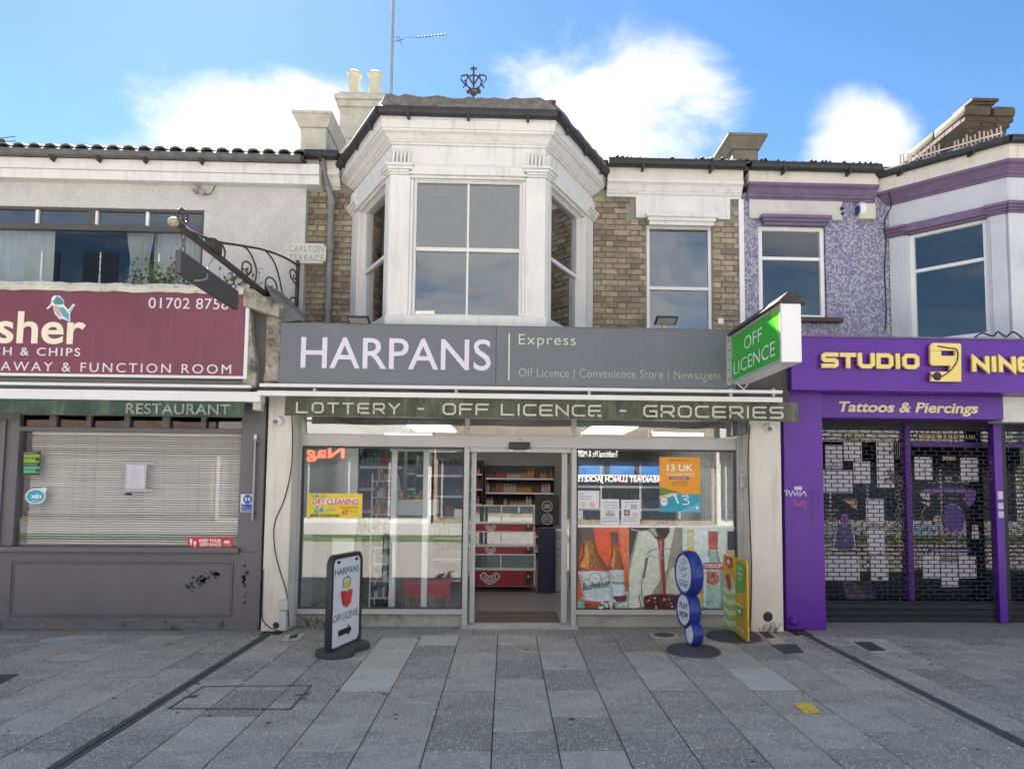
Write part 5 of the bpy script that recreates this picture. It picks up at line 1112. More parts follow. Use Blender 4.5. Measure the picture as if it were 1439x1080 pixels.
def spl(pts, n=6):
    out = []; P = [Vector(p) for p in pts]; P = [P[0]]+P+[P[-1]]
    for i in range(1, len(P)-2):
        for k in range(n):
            t_ = k/n; a, b_, c, d = P[i-1], P[i], P[i+1], P[i+2]; out.append(.5*((2*b_)+(c-a)*t_+(2*a-5*b_+4*c-d)*t_*t_+(3*b_-a-3*c+d)*t_**3))
    return out+[P[-2]]
cable('loose_cable', 'thin black cable hanging in a long curve down the left white pier', spl([pY(x, y, 8.192) for x, y in ((410, 583), (411, 620), (409, 660), (400, 700), (386, 735), (386, 770), (393, 800), (403, 835), (406, 880))]), .006)
cable('loose_cable', 'short black cable looping round the foot of the left white pier', spl([pY(x, y, 8.185) for x, y in ((370, 800), (368, 860), (372, 875), (386, 884), (402, 886))]), .006)
cable('loose_cable', 'black cable running down the joint of the right white pier', spl([pY(x, y, 8.19) for x, y in ((1054, 597), (1051, 650), (1054, 740), (1056, 800), (1055, 860), (1051, 886))]), .007)
t = empty('meter_box', pY(398, 885, 8.2), 'small grey service box low on the left white pier', 'meter box')
build(B().pr(391, 843, 404, 857, 8.12, .09), 'box_body', mat('grey_box', (.50, .51, .52), .6, dirt=.3, dcol=(.2, .2, .18), ds=8), t, bev=.006); build(B().pr(392.5, 858, 402, 886, 8.15, .05), 'duct', mat('grey_box'), t, bev=.004)
t = empty('entry_box', pY(1046, 678, 8.4), 'small grey entry box with stickers on the right shopfront jamb', 'control box')
build(B().pr(1041, 671, 1049, 686, 8.33, .1), 'box_body', ALU, t, bev=.005); build(B().pr(1049, 671, 1061, 686, 8.30, .1), 'cover', mat('grey_lid', (.25, .25, .25), .4), t, bev=.01); build(B().pr(1052, 673, 1058, 684, 8.296, .003), 'label', SIGNW, t)
for i, (r, lb) in enumerate((((1041, 654, 1051, 659), 'white'), ((1041, 665, 1050, 669), 'white'), ((1040, 703, 1051, 709), 'blue'), ((1041, 711, 1051, 716), 'red'), ((405, 715, 411, 726), 'pink'))):
    a, b_, c, e = rc(*r, SY-.062); t = empty('door_sticker', (a, SY-.06, c), ('small white sticker, highest on the right jamb', 'second white sticker on the right jamb', 'small sticker with blue print below the entry box', 'small sticker with red print, lowest on the right jamb', 'small pale pink sticker on the left jamb')[i], 'sticker')
    ar = Art(Mfac(SY-.061), .0005); ar.rect(a, c, b_, e, (.66, .64, .66)); ar.lines_of_text(a+.005, c+.005, b_-.005, e-.004, 2, {'blue': (.1, .2, .6), 'red': (.6, .15, .2)}.get(lb, (.4, .35, .4))); ar.build('print', PAINT, t)
build(B().pr(1030, 585, 1037, 612, 8.1, .08), 'awning_arm_end', BLKPLASTIC, shop, bev=.008)
build(B().pr(1041, 586, 1049, 610, 8.2, .12), 'awning_gear', mat('gear_grey', (.12, .12, .12), .5), shop, bev=.01)
# hole and weeds at pier foot
for (x, y, Y, par, r) in ((1079, 866, 8.2, shop, .055), (388, 878, 8.2, shop, .035)):
    p = pY(x, y, Y); build(B().lathe([(r, -.004), (r*.9, .0)], (p.x, Y, p.z), 12, 'Y'), 'pipe_hole', BLACK, par)
def weed(lb, base, n, spread, h, m=LEAF, lw=.018, lean=0):
    b = B(); base = Vector(base)
    for i in range(n):
        a = random.uniform(0, 6.28); q = base+Vector((random.uniform(-spread, spread), random.uniform(-.03, .03), 0)); tip = q+Vector((math.cos(a)*spread*.5+lean, -abs(math.sin(a))*.07, random.uniform(.3, 1)*h))
        b.tube([q, q.lerp(tip, .5)+Vector((0, -.01, .01)), tip], .002, 3)
        for k in range(5):
            c = q.lerp(tip, .25+.18*k); d = Vector((random.uniform(-1, 1), random.uniform(-.6, .2), random.uniform(-.3, .8))).normalized(); s_ = d.cross(Vector((0, 0, 1))).normalized()*lw*.4; l = lw*random.uniform(.8, 1.8)
            b.add([c, c+d*l*.5+s_, c+d*l, c+d*l*.5-s_], [(0, 1, 2), (0, 2, 3)])
    o = build(b, 'weed', m, recalc=False); return tag(o, lb, 'plant')
p = pG(436, 884); weed('low green weed growing at the foot of the plinth left of the folding board', (p.x, SY-.02, 0.0), 26, .16, .17)
p = pG(1080, 888); weed('dry straggly grass sprouting under the pipe hole in the right pier', (p.x, 8.18, 0), 26, .10, .13, mat('dry_grass', (.25, .19, .09), .8, var=.3), .010)

# ================================================================== RESTAURANT (left) BUILDING
rest = empty('restaurant_building', (-5.5, 9.75, 0), 'left building with pebbledashed upper wall over a dark grey restaurant front', 'building')
RX0 = -10.5
shell(rest, RX0, XL-.001, GREYROOM); roof(rest, RX0, XL, m=mat('brown_tile', (.12, .10, .085), .9, var=.3, bump=.4))
RWY = 9.62
u0, u1, v0, v1 = rc(-190, 290, 285, 412, RWY); v0 = 3.6
px_ = pY(427, 380, RWY).x
b = holes_wall(B(), RX0, px_, 3.3, 5.62, RWY, RWY+.25, [(u0, u1, v0, v1)]); build(b, 'upper_wall', PEBBLE, rest)
# window: dark brown frame, top lights
BR = mat('brown_window_frame', (.085, .075, .07), .5, var=.15)
b = B().box(u0, u1, RWY+.02, RWY+.1, v1-.035, v1).box(u1-.04, u1, RWY+.02, RWY+.1, v0, v1-.035); zT0 = pY(140, 322, RWY).z; zT1 = pY(140, 316, RWY).z
b.box(u0, u1-.04, RWY+.02, RWY+.1, zT0-.01, zT1+.01); build(b, 'window_frame', BR, rest, bev=.004)
for x, wd, m in ((-60, 8, BR), (53, 4, PVC), (130, 10, BR), (136.5, 3.5, PVC), (208, 4, PVC)):
    p = pY(x, 303, RWY+.03); h = wd*RWY/F/2; build(B().box(p.x-h, p.x+h, RWY+.015, RWY+.08, zT1+.01, v1-.036), 'mullion', m, rest)
build(B().box(u0, u1-.04, RWY+.05, RWY+.056, zT1+.01, v1-.035), 'pane', glass('top_light_glass', .12, tint=(.6, .62, .62)), rest); build(B().box(u0, u1-.04, RWY+.05, RWY+.056, v0, zT0-.01), 'pane', glass('rest_up_glass', .04, tint=(.85, .87, .87)), rest)
build(B().box(u0, u1, RWY+.3, RWY+.33, zT1, v1), 'frosted_screen', mat('frosted', (.42, .42, .42), .6), rest)
def curtain(x0, x1, y0, y1, lb, Y=RWY+.22, n=40, fold=.02, shape=None):
    a, b_, c, e = rc(x0, y0, x1, y1, Y); q = B(); vs = []
    for i in range(n+1):
        x = a+(b_-a)*i/n
        for j in range(5):
            v = j/4; xx = x if not shape else (a+b_)/2+(x-(a+b_)/2)*shape[j]
            vs.append((xx, Y+fold*math.sin(i*1.7+.4*math.sin(j)), c+(e-c)*v))
    fs = [(i*5+j, i*5+j+1, (i+1)*5+j+1, (i+1)*5+j) for i in range(n) for j in range(4)]
    o = build(q.add(vs, fs), 'curtain', CURTAIN, recalc=False); tag(o, lb, 'curtain')
curtain(-120, 77, 322, 408, 'wide white net curtain at the far left of the upstairs restaurant window'); curtain(178, 215, 322, 408, 'narrow tied white curtain in the middle of the upstairs restaurant window', shape=(1, .8, .75, .95, 1.1)); curtain(216, 285, 322, 408, 'pale sheer curtain at the right of the upstairs restaurant window', Y=RWY+.30, fold=.008)
cornice_pts = None
build(B().box(RX0, px_+.2, RWY-.14, RWY+.2, 5.47, 5.59).box(RX0, px_+.2, RWY-.17, RWY+.2, 5.591, 5.73), 'eaves_board', WHITE, rest, bev=.006)
build(B().tube([(RX0, RWY-.22, 5.775), (px_-.02, RWY-.22, 5.775)], .055, 10), 'gutter', mat('weathered_gutter', (.13, .125, .12), .7, var=.3, vs=10), rest, smooth=True)
for x in (75, 140, 205, 284): p = pY(x, 225, RWY-.2); build(B().prism([(p.x-.03, 5.73), (p.x+.03, 5.73), (p.x, 5.66)], 'Y', RWY-.27, RWY-.18), 'gutter_bracket', GUTTER, rest)
TL = mat('pantile', (.15, .135, .12), .9, var=.25, rand=.2, bump=.4)
me = None; x = RX0+.1
q = B(); n = 8; vs = []
for j in (0, 1):
    for i in range(n+1):
        a = math.pi*i/n; vs.append((-.075*math.cos(a)*1.0, -.0+j*1.1, .055*abs(math.sin(a))**.8+j*.33))
q.add(vs+[(v[0], v[1], v[2]-.02) for v in vs], [(i, i+1, i+n+2, i+n+1) for i in range(n)]+[(i+2*n+2, i+1+2*n+2, i+3*n+4, i+3*n+3)[::-1] for i in range(n)]+[(i, i+2*n+2, i+1+2*n+2, i+1) for i in range(n)])
me = bpy.data.meshes.new('roof_tile'); me.from_pydata([Vector(v) for v in q.v], [], q.f); me.materials.append(TL)
while x < px_-.02: inst('roof_tile', me, (x, RWY-.24, 5.835), rest); x += .197
b = B().box(RX0, px_, RWY-.2, RWY+.4, 5.77, 5.82); build(b, 'tile_fillet', TL, rest)
t = empty('broken_light', pY(283, 269, RWY), 'broken floodlight with a trailing wire high on the pebbledash wall', 'floodlight')
b = B().lathe([(.05, 0), (.055, -.05), (.03, -.1)], tuple(pY(278, 268, RWY)), 10, 'Y').lathe([(.03, 0), (.04, -.06)], tuple(pY(286, 272, RWY)), 8, 'Y'); build(b, 'lamp_body', mat('old_plastic', (.35, .34, .33), .6, var=.2), t)
build(B().tube(spl([pY(289, 274, RWY-.03), pY(296, 272, RWY-.04), pY(301, 264, RWY-.03), pY(306, 251, RWY-.01)]), .006, 5), 'wire', BLACK, t)
# street name plate
PWY = RWY-.01; a, b_, c, e = rc(403, 342, 458, 370, PWY-.02); t = empty('street_name_plate', ((a+b_)/2, PWY, c), 'old white street name plate reading CARLTON TERRACE', 'street sign')
hx = .03; build(B().prism([(a+hx, c), (b_-hx, c), (b_-hx, c+hx), (b_, c+hx), (b_, e-hx), (b_-hx, e-hx), (b_-hx, e), (a+hx, e), (a+hx, e-hx), (a, e-hx), (a, c+hx), (a+hx, c+hx)], 'Y', PWY-.03, PWY+.12), 'plate', mat('old_white_plate', (.62, .60, .55), .7, var=.1, dirt=.4, dcol=(.35, .33, .28), ds=6, dth=.56), t, bev=.004)
ar = PArt(PWY-.03, .001); ar.T('CARLTON', 406, 345, 455, 354, (.30, .28, .25), space=1.15); ar.T('TERRACE', 406, 358, 455, 367, (.30, .28, .25), space=1.15); ar.build('lettering', PAINT, t)
# ground floor front
GY = 8.27
gx1 = pY(369, 730, GY).x; XW = [pY(x, 690, GY).x for x in (22, 336)]
zsill0, zsill1 = pY(180, 775, GY).z, pY(180, 768, GY).z; zhead = pY(180, 607, GY).z; zaw = 2.62
build(B().box(RX0, gx1, GY, GY+.3, 0, zsill0), 'stall_riser', GREYPAINT, rest)
GPB = mat('flaking_grey_paint', (.135, .128, .138), .5, var=.07, bump=.1, dirt=.95, dcol=(.022, .032, .03), ds=5.5, dth=.50)
build(B().box(RX0, gx1-.01, GY-.012, GY-.001, 0.0, .085), 'flaking_base', GPB, rest)
b = B()
rp = random.Random(3)
for (cx, cy, n_, sx, sy) in ((285, 812, 26, 18, 12), (303, 808, 12, 7, 5), (270, 825, 10, 14, 8), (343, 812, 16, 3, 13), (345, 842, 5, 2, 8), (340, 880, 10, 8, 6), (350, 735, 3, 3, 3), *[(x_, 879, 9, 9, 5) for x_ in range(-60, 345, 9)]):
    for _ in range(n_):
        p = pY(cx+rp.gauss(0, sx*.45), cy+rp.gauss(0, sy*.45), GY); r = rp.uniform(.004, .026); q0 = rp.uniform(0, 6)
        b.prism([(p.x+r*math.cos(q0+k*.9)*rp.uniform(.5, 1.3), p.z+r*math.sin(q0+k*.9)*rp.uniform(.5, 1.2)) for k in range(7)], 'Y', GY-.0012, GY+.01)
o = build(b, 'flaked_patches', mat('bare_dark_green', (.022, .034, .032), .7, var=.2), rest); o['kind'] = 'stuff'
for (x0_, x1_) in ((14, 327), (-330, -12)):      # recessed panel moulding
    a, b_, c, e = rc(x0_, 788, x1_, 866, GY); m_ = B()
    for k_2, pr_ in ((0, .018), (.02, .010)): m_.box(a+k_2, b_-k_2, GY-pr_, GY, e-k_2-.016, e-k_2).box(a+k_2, b_-k_2, GY-pr_, GY, c+k_2, c+k_2+.016).box(a+k_2, a+k_2+.016, GY-pr_, GY, c+k_2+.016, e-k_2-.016).box(b_-k_2-.016, b_-k_2, GY-pr_, GY, c+k_2+.016, e-k_2-.016)
    build(m_, 'panel_moulding', GREYPAINT, rest, bev=.003)
build(B().box(RX0, XW[1]+.04, GY-.07, GY+.2, zsill0+.001, zsill1), 'window_sill', GREYPAINT, rest, bev=.006)
build(B().box(XW[1], gx1, GY-.004, GY+.3, zsill0+.001, zaw), 'pier', GREYPAINT, rest, bev=.004)
a = pY(-2, 690, GY).x; build(B().box(a-.04, XW[0], GY-.0, GY+.14, zsill1+.001, zhead+.2), 'mullion', GREYPAINT, rest, bev=.01)
build(B().box(a-.02, a+.05, GY-.03, GY-.001, zsill1+.001, zhead+.12), 'mullion_bead', GREYPAINT, rest, bev=.006)
build(B().box(RX0, XW[1]-.001, GY-.001, GY+.12, zhead, zhead+.05), 'window_head', GREYPAINT, rest, bev=.004)
zt0, zt1 = pY(180, 602, GY).z, pY(180, 584, GY).z
build(B().box(RX0, XW[1]-.001, GY+.02, GY+.12, zt1, zt1+.3), 'transom_rail', GREYPAINT, rest)
xs_ = [2, 10, 70, 80, 122, 129, 175, 183, 229, 239, 283, 290]
for i in range(0, len(xs_)-1, 2): x0_, x1_, _, _ = rc(xs_[i], 584, xs_[i+1], 602, GY+.03); build(B().box(x0_, x1_, GY+.015, GY+.1, zhead+.051, zt1-.001), 'transom_bar', GREYPAINT, rest, bev=.004)
build(B().box(RX0, XW[1], GY+.06, GY+.066, zhead+.051, zt1), 'pane', glass('dark_transom', .05, tint=(.35, .36, .4)), rest); build(B().box(RX0, XW[1], GY+.2, GY+.22, zhead+.0, zt1+.2), 'transom_blank', mat('transom_dark', (.09, .085, .10), .7, var=.2), rest)
build(B().box(XW[0], XW[1], GY+.05, GY+.058, zsill1, zhead), 'pane', G_REST, rest); build(B().box(RX0, a-.04, GY+.05, GY+.058, zsill1, zhead), 'pane', G_REST, rest)
build(B().box(RX0, gx1, GY+2.2, GY+2.3, 0, 3).box(gx1-.05, gx1, GY+.35, GY+2.2, 0, 3), 'interior_wall', SHOPWALL, rest); build(B().box(RX0, gx1, GY+.3, GY+2.2, 0, .02).box(RX0, gx1, GY+.3, GY+2.3, 2.6, 2.65), 'interior_floor', GREYROOM, rest)
# venetian blind, three hung side by side
bt = empty('venetian_blind', (XW[0], GY+.15, zsill1), 'dusty pale venetian blind closed behind the restaurant window', 'blind')
BY = GY+.14; xa_, xb_ = pY(42, 690, BY).x, XW[1]-.01; zz_ = zhead-.0; ns = 46; pit = (zhead-zsill1)/ns
me = None
q = B(); n = 60
def slat_mesh(Lg, name='slat', m=BLIND):
    q = B(); vs = []; n = 12
    for i in range(n+1):
        x = -Lg/2+Lg*i/n; sag = .002*math.sin(i*1.3)
        vs += [(x, -.009, -.0105+sag), (x, -.005, .001+sag), (x, .008, .0095+sag), (x, -.002, .0+sag)]
    fs = [(i*4+k, i*4+(k+1) % 4, (i+1)*4+(k+1) % 4, (i+1)*4+k) for i in range(n) for k in range(4)]
    me = bpy.data.meshes.new(name); me.from_pydata([Vector(v) for v in vs], [], fs); me.materials.append(m); return me
me = slat_mesh(xb_-xa_); me2 = slat_mesh((xb_-xa_)*.93)
for i in range(ns):
    z = zsill1+.03+pit*i; inst('slat', me if i > 11 else me, ((xa_+xb_)/2+(random.uniform(-.006, .006)), BY+random.uniform(-.002, .002), z), bt, rot=(random.uniform(-.12, .12)-(.45 if i < 12 else 0), random.uniform(-.0012, .0012), random.uniform(-.001, .001)))
b = B()
for x in (60, 103, 117, 133, 230, 265, 279, 324): p = pY(x, 690, BY-.012); b.tube([(p.x, BY-.012, zhead), (p.x, BY-.012, zsill1+.03)], .0018, 4)
build(b, 'ladder_cord', mat('cord', (.5, .5, .48), .8), bt); build(B().box(xa_, xb_, BY-.015, BY+.015, zhead-.03, zhead), 'head_rail', BLIND, bt)
bt2 = empty('venetian_blind', (a-1, GY+.15, zsill1), 'pale venetian blind behind the part window at the far left edge', 'blind'); me = slat_mesh(2.2)
for i in range(ns): inst('slat', me, (a-.05-1.1, BY, zsill1+.03+pit*i), bt2, rot=(random.uniform(-.1, .1), 0, 0))
# sub-panel board behind blind (pale back), notice and stickers
t, ar, (a, b_, c, e) = poster('menu_notice', 'framed white notice taped in the middle of the restaurant window', 'notice', (176, 650, 205, 690), Y=GY+.045, col=(.62, .60, .66)); ar.Ln([(177.5, 652), (203.5, 652), (203.5, 688.5), (177.5, 688.5)], 2.2, (.45, .45, .47), True); ar.lines_of_text(a+.05, c+.03, b_-.04, e-.04, 9, (.45, .44, .5)); ar.build('print', PAINT, t)
for q_ in ((172, 648, 217, 652), (168, 686, 215, 690)): build(B().pr(*q_, GY+.044, .003), 'tape', mat('grey_tape', (.38, .38, .39), .5), t); build(B().pr(176, 693, 185, 695, GY+.044, .002), 'tape_scrap', SIGNW, t)
t, ar, (a, b_, c, e) = poster('hygiene_sticker', 'black and green food hygiene stickers one above the other in the restaurant window', 'sticker', (32, 634, 57, 667), Y=GY+.045, col=(.015, .015, .015)); ar.Rc(33.5, 638, 55.5, 650, (.25, .42, .04)); ar.Rc(33.5, 655, 55.5, 664.5, (.08, .45, .22)); ar.T('FOOD HYGIENE RATING', 33, 635, 52, 637.3, (.5, .55, .5)); ar.T('FOOD HYGIENE RATING', 33, 651.5, 52, 653.8, (.5, .55, .5))
for i in range(5): ar.El(36+i*3.4, 643.5, 1.1, 1.1, (.05, .12, .02)); ar.El(36+i*3.4, 659.5, 1.1, 1.1, (.02, .14, .06))
ar.El(53, 645, 2.6, 2.8, (.03, .08, .01)); ar.El(53, 660.5, 2.6, 2.8, (.02, .1, .04)); ar.build('print', PAINT, t)
t = empty('window_sticker', pY(50, 700, GY), 'blue speech bubble sticker with a white rim low at the left of the restaurant window', 'sticker')
ar = PArt(GY+.044, .0006); ar.El(50, 697, 14, 10.5, (.70, .76, .78)); ar.P([(50, 688), (62, 684), (66, 687), (62, 694)], (.70, .76, .78)); ar.El(50, 697, 12, 8.7, (.04, .36, .46)); ar.T('xln', 43, 693, 58, 700, (.8, .86, .88), bold=.03, shear=.1); ar.T('telecom', 45, 702, 55, 704, (.75, .8, .8)); ar.build('print', PAINT, t)
build(B().pr(40, 688, 60, 706, GY+.0448, .002), 'backing', SIGNW, t)
t, ar, (a, b_, c, e) = poster('distance_sticker', 'red KEEP YOUR DISTANCE sticker with white footprints at the bottom right of the restaurant window', 'sticker', (264, 754, 327.5, 769), Y=GY+.044, col=(.62, .03, .035))
ar.T('KEEP YOUR', 280, 757, 311, 761.5, (.85, .8, .8), bold=.04); ar.T('DISTANCE', 281, 762.5, 311, 767, (.85, .8, .8), bold=.04)
for x, y in ((268.5, 759.5), (274, 762.5)): ar.El(x, y, 1.9, 3, (.85, .8, .8)); ar.El(x, y+4.6, 1.3, 1.4, (.85, .8, .8))
ar.P([(314, 762), (316, 759), (322, 759), (324, 762), (321, 763), (316, 763)], (.85, .75, .7)); ar.T('2 METRES', 313, 764, 325, 766.3, (.8, .7, .7)); ar.build('print', PAINT, t)
t, ar, (a, b_, c, e) = poster('mandatory_sign', 'white and blue notice with a round emblem on the dark grey pier', 'sign', (338, 694, 355.5, 719), Y=GY-.012, col=(.72, .73, .78)); ar.El(348, 701, 6, 6.4, (.03, .08, .35)); ar.Rc(344.5, 698.5, 347, 703.5, (.65, .68, .75)); ar.Rc(349, 698.5, 351.5, 703.5, (.65, .68, .75)); ar.Rc(339, 708, 355, 718, (.03, .07, .38)); ar.lines_of_text(a+.015, c+.015, b_-.01, c+.075, 4, (.6, .64, .75)); ar.build('print', PAINT, t)
t = empty('menu_light', pY(359, 730, GY-.04), 'slim vertical steel tube light fixed on the dark grey pier', 'light fitting')
p0, p1 = pY(359, 614, GY-.05), pY(358, 731, GY-.05); build(B().tube([(p0.x, GY-.05, p1.z), (p0.x, GY-.05, p0.z-.02)], .014, 10), 'tube', mat('steel_tube', (.30, .29, .30), .35, metal=.6), t, smooth=True); build(B().lathe([(.016, -.02), (.019, .0), (.014, .03)], tuple(p0), 10), 'end_cap', SIGNW, t)
build(B().box(p0.x-.008, p0.x+.008, GY-.05, GY-.004, p0.z-.1, p0.z-.07).box(p0.x-.008, p0.x+.008, GY-.05, GY-.004, p1.z+.05, p1.z+.08), 'clip', BLACK, t)
# awning of the restaurant
t = empty('restaurant_awning', pY(170, 583, 7.95), 'folded awning with white bars and a stained green valance lettered RESTAURANT', 'awning')
def lbar(name, y0, y1, Y, d, m, x1=360, bev=.006):
    z0, z1 = pY(180, y1, Y).z, pY(180, y0, Y).z; return build(B().box(RX0, pY(x1, (y0+y1)/2, Y).x, Y, Y+d, z0, z1), name, m, t, bev=bev)
lbar('awning_bar', 538.5, 542.5, 7.98, .06, AWN_W, 352); lbar('awning_bar', 548, 562, 7.94, .16, AWN_W, 366); lbar('awning_roller', 532, 550, 8.10, .14, GREYPAINT, 352)
z0_, z1_ = pY(180, 583, 7.95).z, pY(180, 562, 7.95).z; xe = pY(343, 573, 7.95).x; n = 70; vs = []
for i in range(n+1):
    x = -8.5+(xe+8.5)*i/n; wv = .006*math.sin(i*.8)+.003*math.sin(i*2.1); vs += [(x, 7.96, z1_), (x, 7.95+wv, (z0_+z1_)/2), (x, 7.945+wv*1.5, z0_+.005*math.sin(i*.5)), (x, 7.953+wv*1.5, z0_+.005*math.sin(i*.5)), (x, 7.968, z1_)]
build(B().add(vs, [(i*5+k, i*5+(k+1) % 5, (i+1)*5+(k+1) % 5, (i+1)*5+k) for i in range(n) for k in range(5)]), 'valance', GREEN, t)
ar = PArt(7.934, .001); ar.T('RESTAURANT', 177, 567, 323, 582, (.30, .34, .30), bold=.01, space=1.05); ar.build('lettering', mat('worn_lettering', attr=True, rough=.8, var=.4, vs=22), t)
build(B().pr(355, 560, 367, 576, 7.98, .12), 'end_bracket', mat('cream_bracket', (.5, .47, .38), .7, var=.2), t, bev=.01)
# maroon fascia
MY = 8.05; t = empty('restaurant_sign', pY(170, 530, MY), 'long maroon restaurant sign with cream lettering and a small bird emblem', 'sign')
z0_, z1_ = pY(175, 530, MY).z, pY(175, 408, MY).z; xe = pY(349.5, 470, MY).x
build(B().box(RX0, xe-.04, MY, MY+.06, z0_+.03, z1_-.0), 'panel', MAROON, t); build(B().box(RX0, xe-.04, MY-.012, MY+.06, z0_, z0_+.03), 'bottom_edge', AWN_W, t, bev=.004); build(B().box(xe-.04, xe, MY-.012, MY+.06, z0_, z1_), 'end_edge', AWN_W, t, bev=.004)
b = B(); vs = []; n = 80
for i in range(n+1):
    x = RX0+(xe-RX0)*i/n; j = random.uniform(-.008, .008); vs += [(x, MY-.03, z1_-.02+j), (x, MY-.05, z1_+.03), (x, MY-.01, z1_+.075+j), (x, MY+.2, z1_+.1), (x, MY+.2, z1_-.02)]
build(b.add(vs, [(i*5+k, i*5+(k+1) % 5, (i+1)*5+(k+1) % 5, (i+1)*5+k) for i in range(n) for k in range(5)]), 'mossy_flashing', MOSS, t)
build(B().box(RX0, gx1+.05, MY+.07, RWY, z1_-.12, z1_-.02), 'flat_roof', MOSSROOF, rest)
build(B().box(RX0, gx1+.0, MY+.1, GY+.1, 2.55, z1_-.13), 'sign_backing', mat('backing_board'), rest)
letters(t, 'fisher', -40, 437, 121, 483, MY-.001, CREAM, bold=.018, ext=.006, skip=())
letters(t, 'FISH & CHIPS', -26, 488, 113, 499.5, MY-.001, LETTER, bold=.008, ext=.004, space=1.25)
letters(t, 'TAKEAWAY & FUNCTION ROOM', -63, 509.5, 325, 522.5, MY-.001, LETTER, bold=.0, ext=.004, space=1.3)
letters(t, '01702 87588', 209, 419, 333, 434, MY-.001, LETTER, bold=.0, ext=.003, space=1.05)
ar = PArt(MY-.007, .0012)
k9 = lambda l: [(x*130/1080, 400+y*130/1080) for x, y in l]
ar.P(k9([(540, 280), (600, 205), (600, 160), (635, 125), (700, 130), (745, 180), (752, 240), (800, 290), (850, 225), (880, 232), (822, 335), (820, 435), (740, 400), (690, 395), (640, 340), (615, 240), (560, 285)]), (.72, .76, .80))
ar.P(k9([(625, 190), (660, 135), (715, 155), (745, 200), (740, 232), (640, 232)]), (.06, .24, .24)); ar.P(k9([(615, 245), (680, 245), (700, 310), (720, 385), (660, 340)]), (.62, .33, .30)); ar.P(k9([(690, 262), (745, 265), (808, 345), (808, 420), (740, 370), (705, 310)]), (.12, .34, .38)); ar.P(k9([(808, 320), (855, 245), (865, 245), (820, 330)]), (.2, .42, .45)); ar.P(k9([(552, 272), (595, 222), (602, 232)]), (.6, .35, .3)); ar.El(75.5, 423.5, .9, .9, (.02, .02, .03)); ar.Ln(k9([(690, 400), (720, 400)]), .8, (.8, .7, .6)); ar.build('bird', PAINT, t)
# crumbling console between the two signs
t = build(B().box(pY(352, 470, 8.2).x, fx0-.01, 8.16, 8.6, 2.55, pY(370, 425, 8.16).z), 'console', mat('crumbling_render', (.36, .32, .26), .95, var=.35, vs=9, bump=1.2, bs=30, dirt=.9, dcol=(.07, .075, .075), ds=6, dth=.48), rest, bev=.02)
b = B(); CR = mat('crumbling_render'); a, b_ = pY(352, 470, 8.2).x, fx0-.01
b.prism([(a-.02, 2.62), (a+.13, 2.62), (a+.12, 2.9), (a+.06, 3.2), (a+.04, 3.5), (a-.02, 3.55)], 'Y', 8.05, 8.18); b.prism([(a-.03, 3.5), (b_+.0, 3.38), (b_, 3.5), (a+.1, 3.68), (a-.03, 3.72)], 'Y', 8.0, 8.5)
b.prism([(a+.18, 2.7), (b_, 2.68), (b_, 3.0), (a+.24, 3.05)], 'Y', 8.10, 8.18)
build(b, 'broken_moulding', CR, t, bev=.02)
b = B().add([tuple(pY(372, 398, 8.3)), tuple(pY(396, 411, 8.2)), tuple(pY(428, 450, 8.15)), tuple(pY(398, 452, 8.1)), tuple(pY(372, 410, 8.9)), tuple(pY(398, 412, 9.3)), tuple(pY(432, 446, 9.2)), tuple(pY(400, 455, 8.6))], [(0, 1, 2, 3), (4, 7, 6, 5), (0, 4, 5, 1), (1, 5, 6, 2), (2, 6, 7, 3), (3, 7, 4, 0)])
build(b, 'slipped_slate', mat('slipped_slate', (.17, .165, .16), .85, var=.25, bump=.5), t)
# wrought iron bracket and hanging board (perpendicular to the wall)
BXX = -2.74
def iz(x, y): return pX(230+x/6.752, 280+y/6.752, BXX)
def il(l): return [iz(*p) for p in l]
t = empty('sign_bracket', iz(1280, 1000), 'scrolled wrought iron bracket reaching out over the pavement from the pebbledash wall', 'bracket')
e0, e1 = iz(170, 262), iz(860, 860); e1.z = e0.z
build(B().box(BXX-.02, BXX+.02, e0.y, min(e1.y+.9, 9.6), e0.z-.035, e0.z+.02), 'main_bar', IRON, t, bev=.004)
build(B().tube(spl(il([(170, 240), (260, 300), (370, 350), (520, 405), (740, 440), (950, 480), (1130, 545), (1250, 610), (1290, 660)])), .013, 6), 'top_rail', IRON, t, smooth=True)
q0 = iz(1300, 640); build(B().box(BXX-.015, BXX+.015, 9.52, 9.6, e0.z-.3, e0.z+.75), 'wall_bar', IRON, t)
for l in ([(170, 250), (135, 190), (135, 120), (165, 90), (205, 110), (232, 170), (220, 215), (190, 210), (175, 170), (185, 145)], [(520, 405), (560, 440), (582, 500), (575, 550), (550, 570), (520, 545), (545, 520), (535, 485), (510, 480)],
          [(740, 440), (800, 480), (850, 570), (880, 670), (870, 760), (830, 800), (780, 770), (745, 690), (750, 610), (785, 590), (825, 620), (830, 680), (800, 715), (785, 680), (800, 655)],
          [(960, 480), (1040, 580), (1090, 720), (1120, 860), (1140, 970)], [(1000, 920), (965, 850), (970, 770), (1000, 738), (1050, 770), (1075, 840), (1060, 890), (1020, 885), (1010, 840), (1030, 825)], [(1290, 810), (1240, 790), (1205, 730), (1200, 680), (1225, 665), (1255, 700), (1260, 745), (1235, 750), (1230, 715)], [(1280, 990), (1260, 950), (1225, 930), (1200, 950), (1200, 995), (1230, 1000), (1245, 990)]):
    build(B().tube(spl(il(l)), .010, 5), 'scroll', IRON, t, smooth=True)
p = iz(470, 490); build(B().box(BXX-.05, BXX+.05, p.y-.1, p.y+.1, e0.z-.0, e0.z+.11), 'lamp_box', IRON, t, bev=.02)
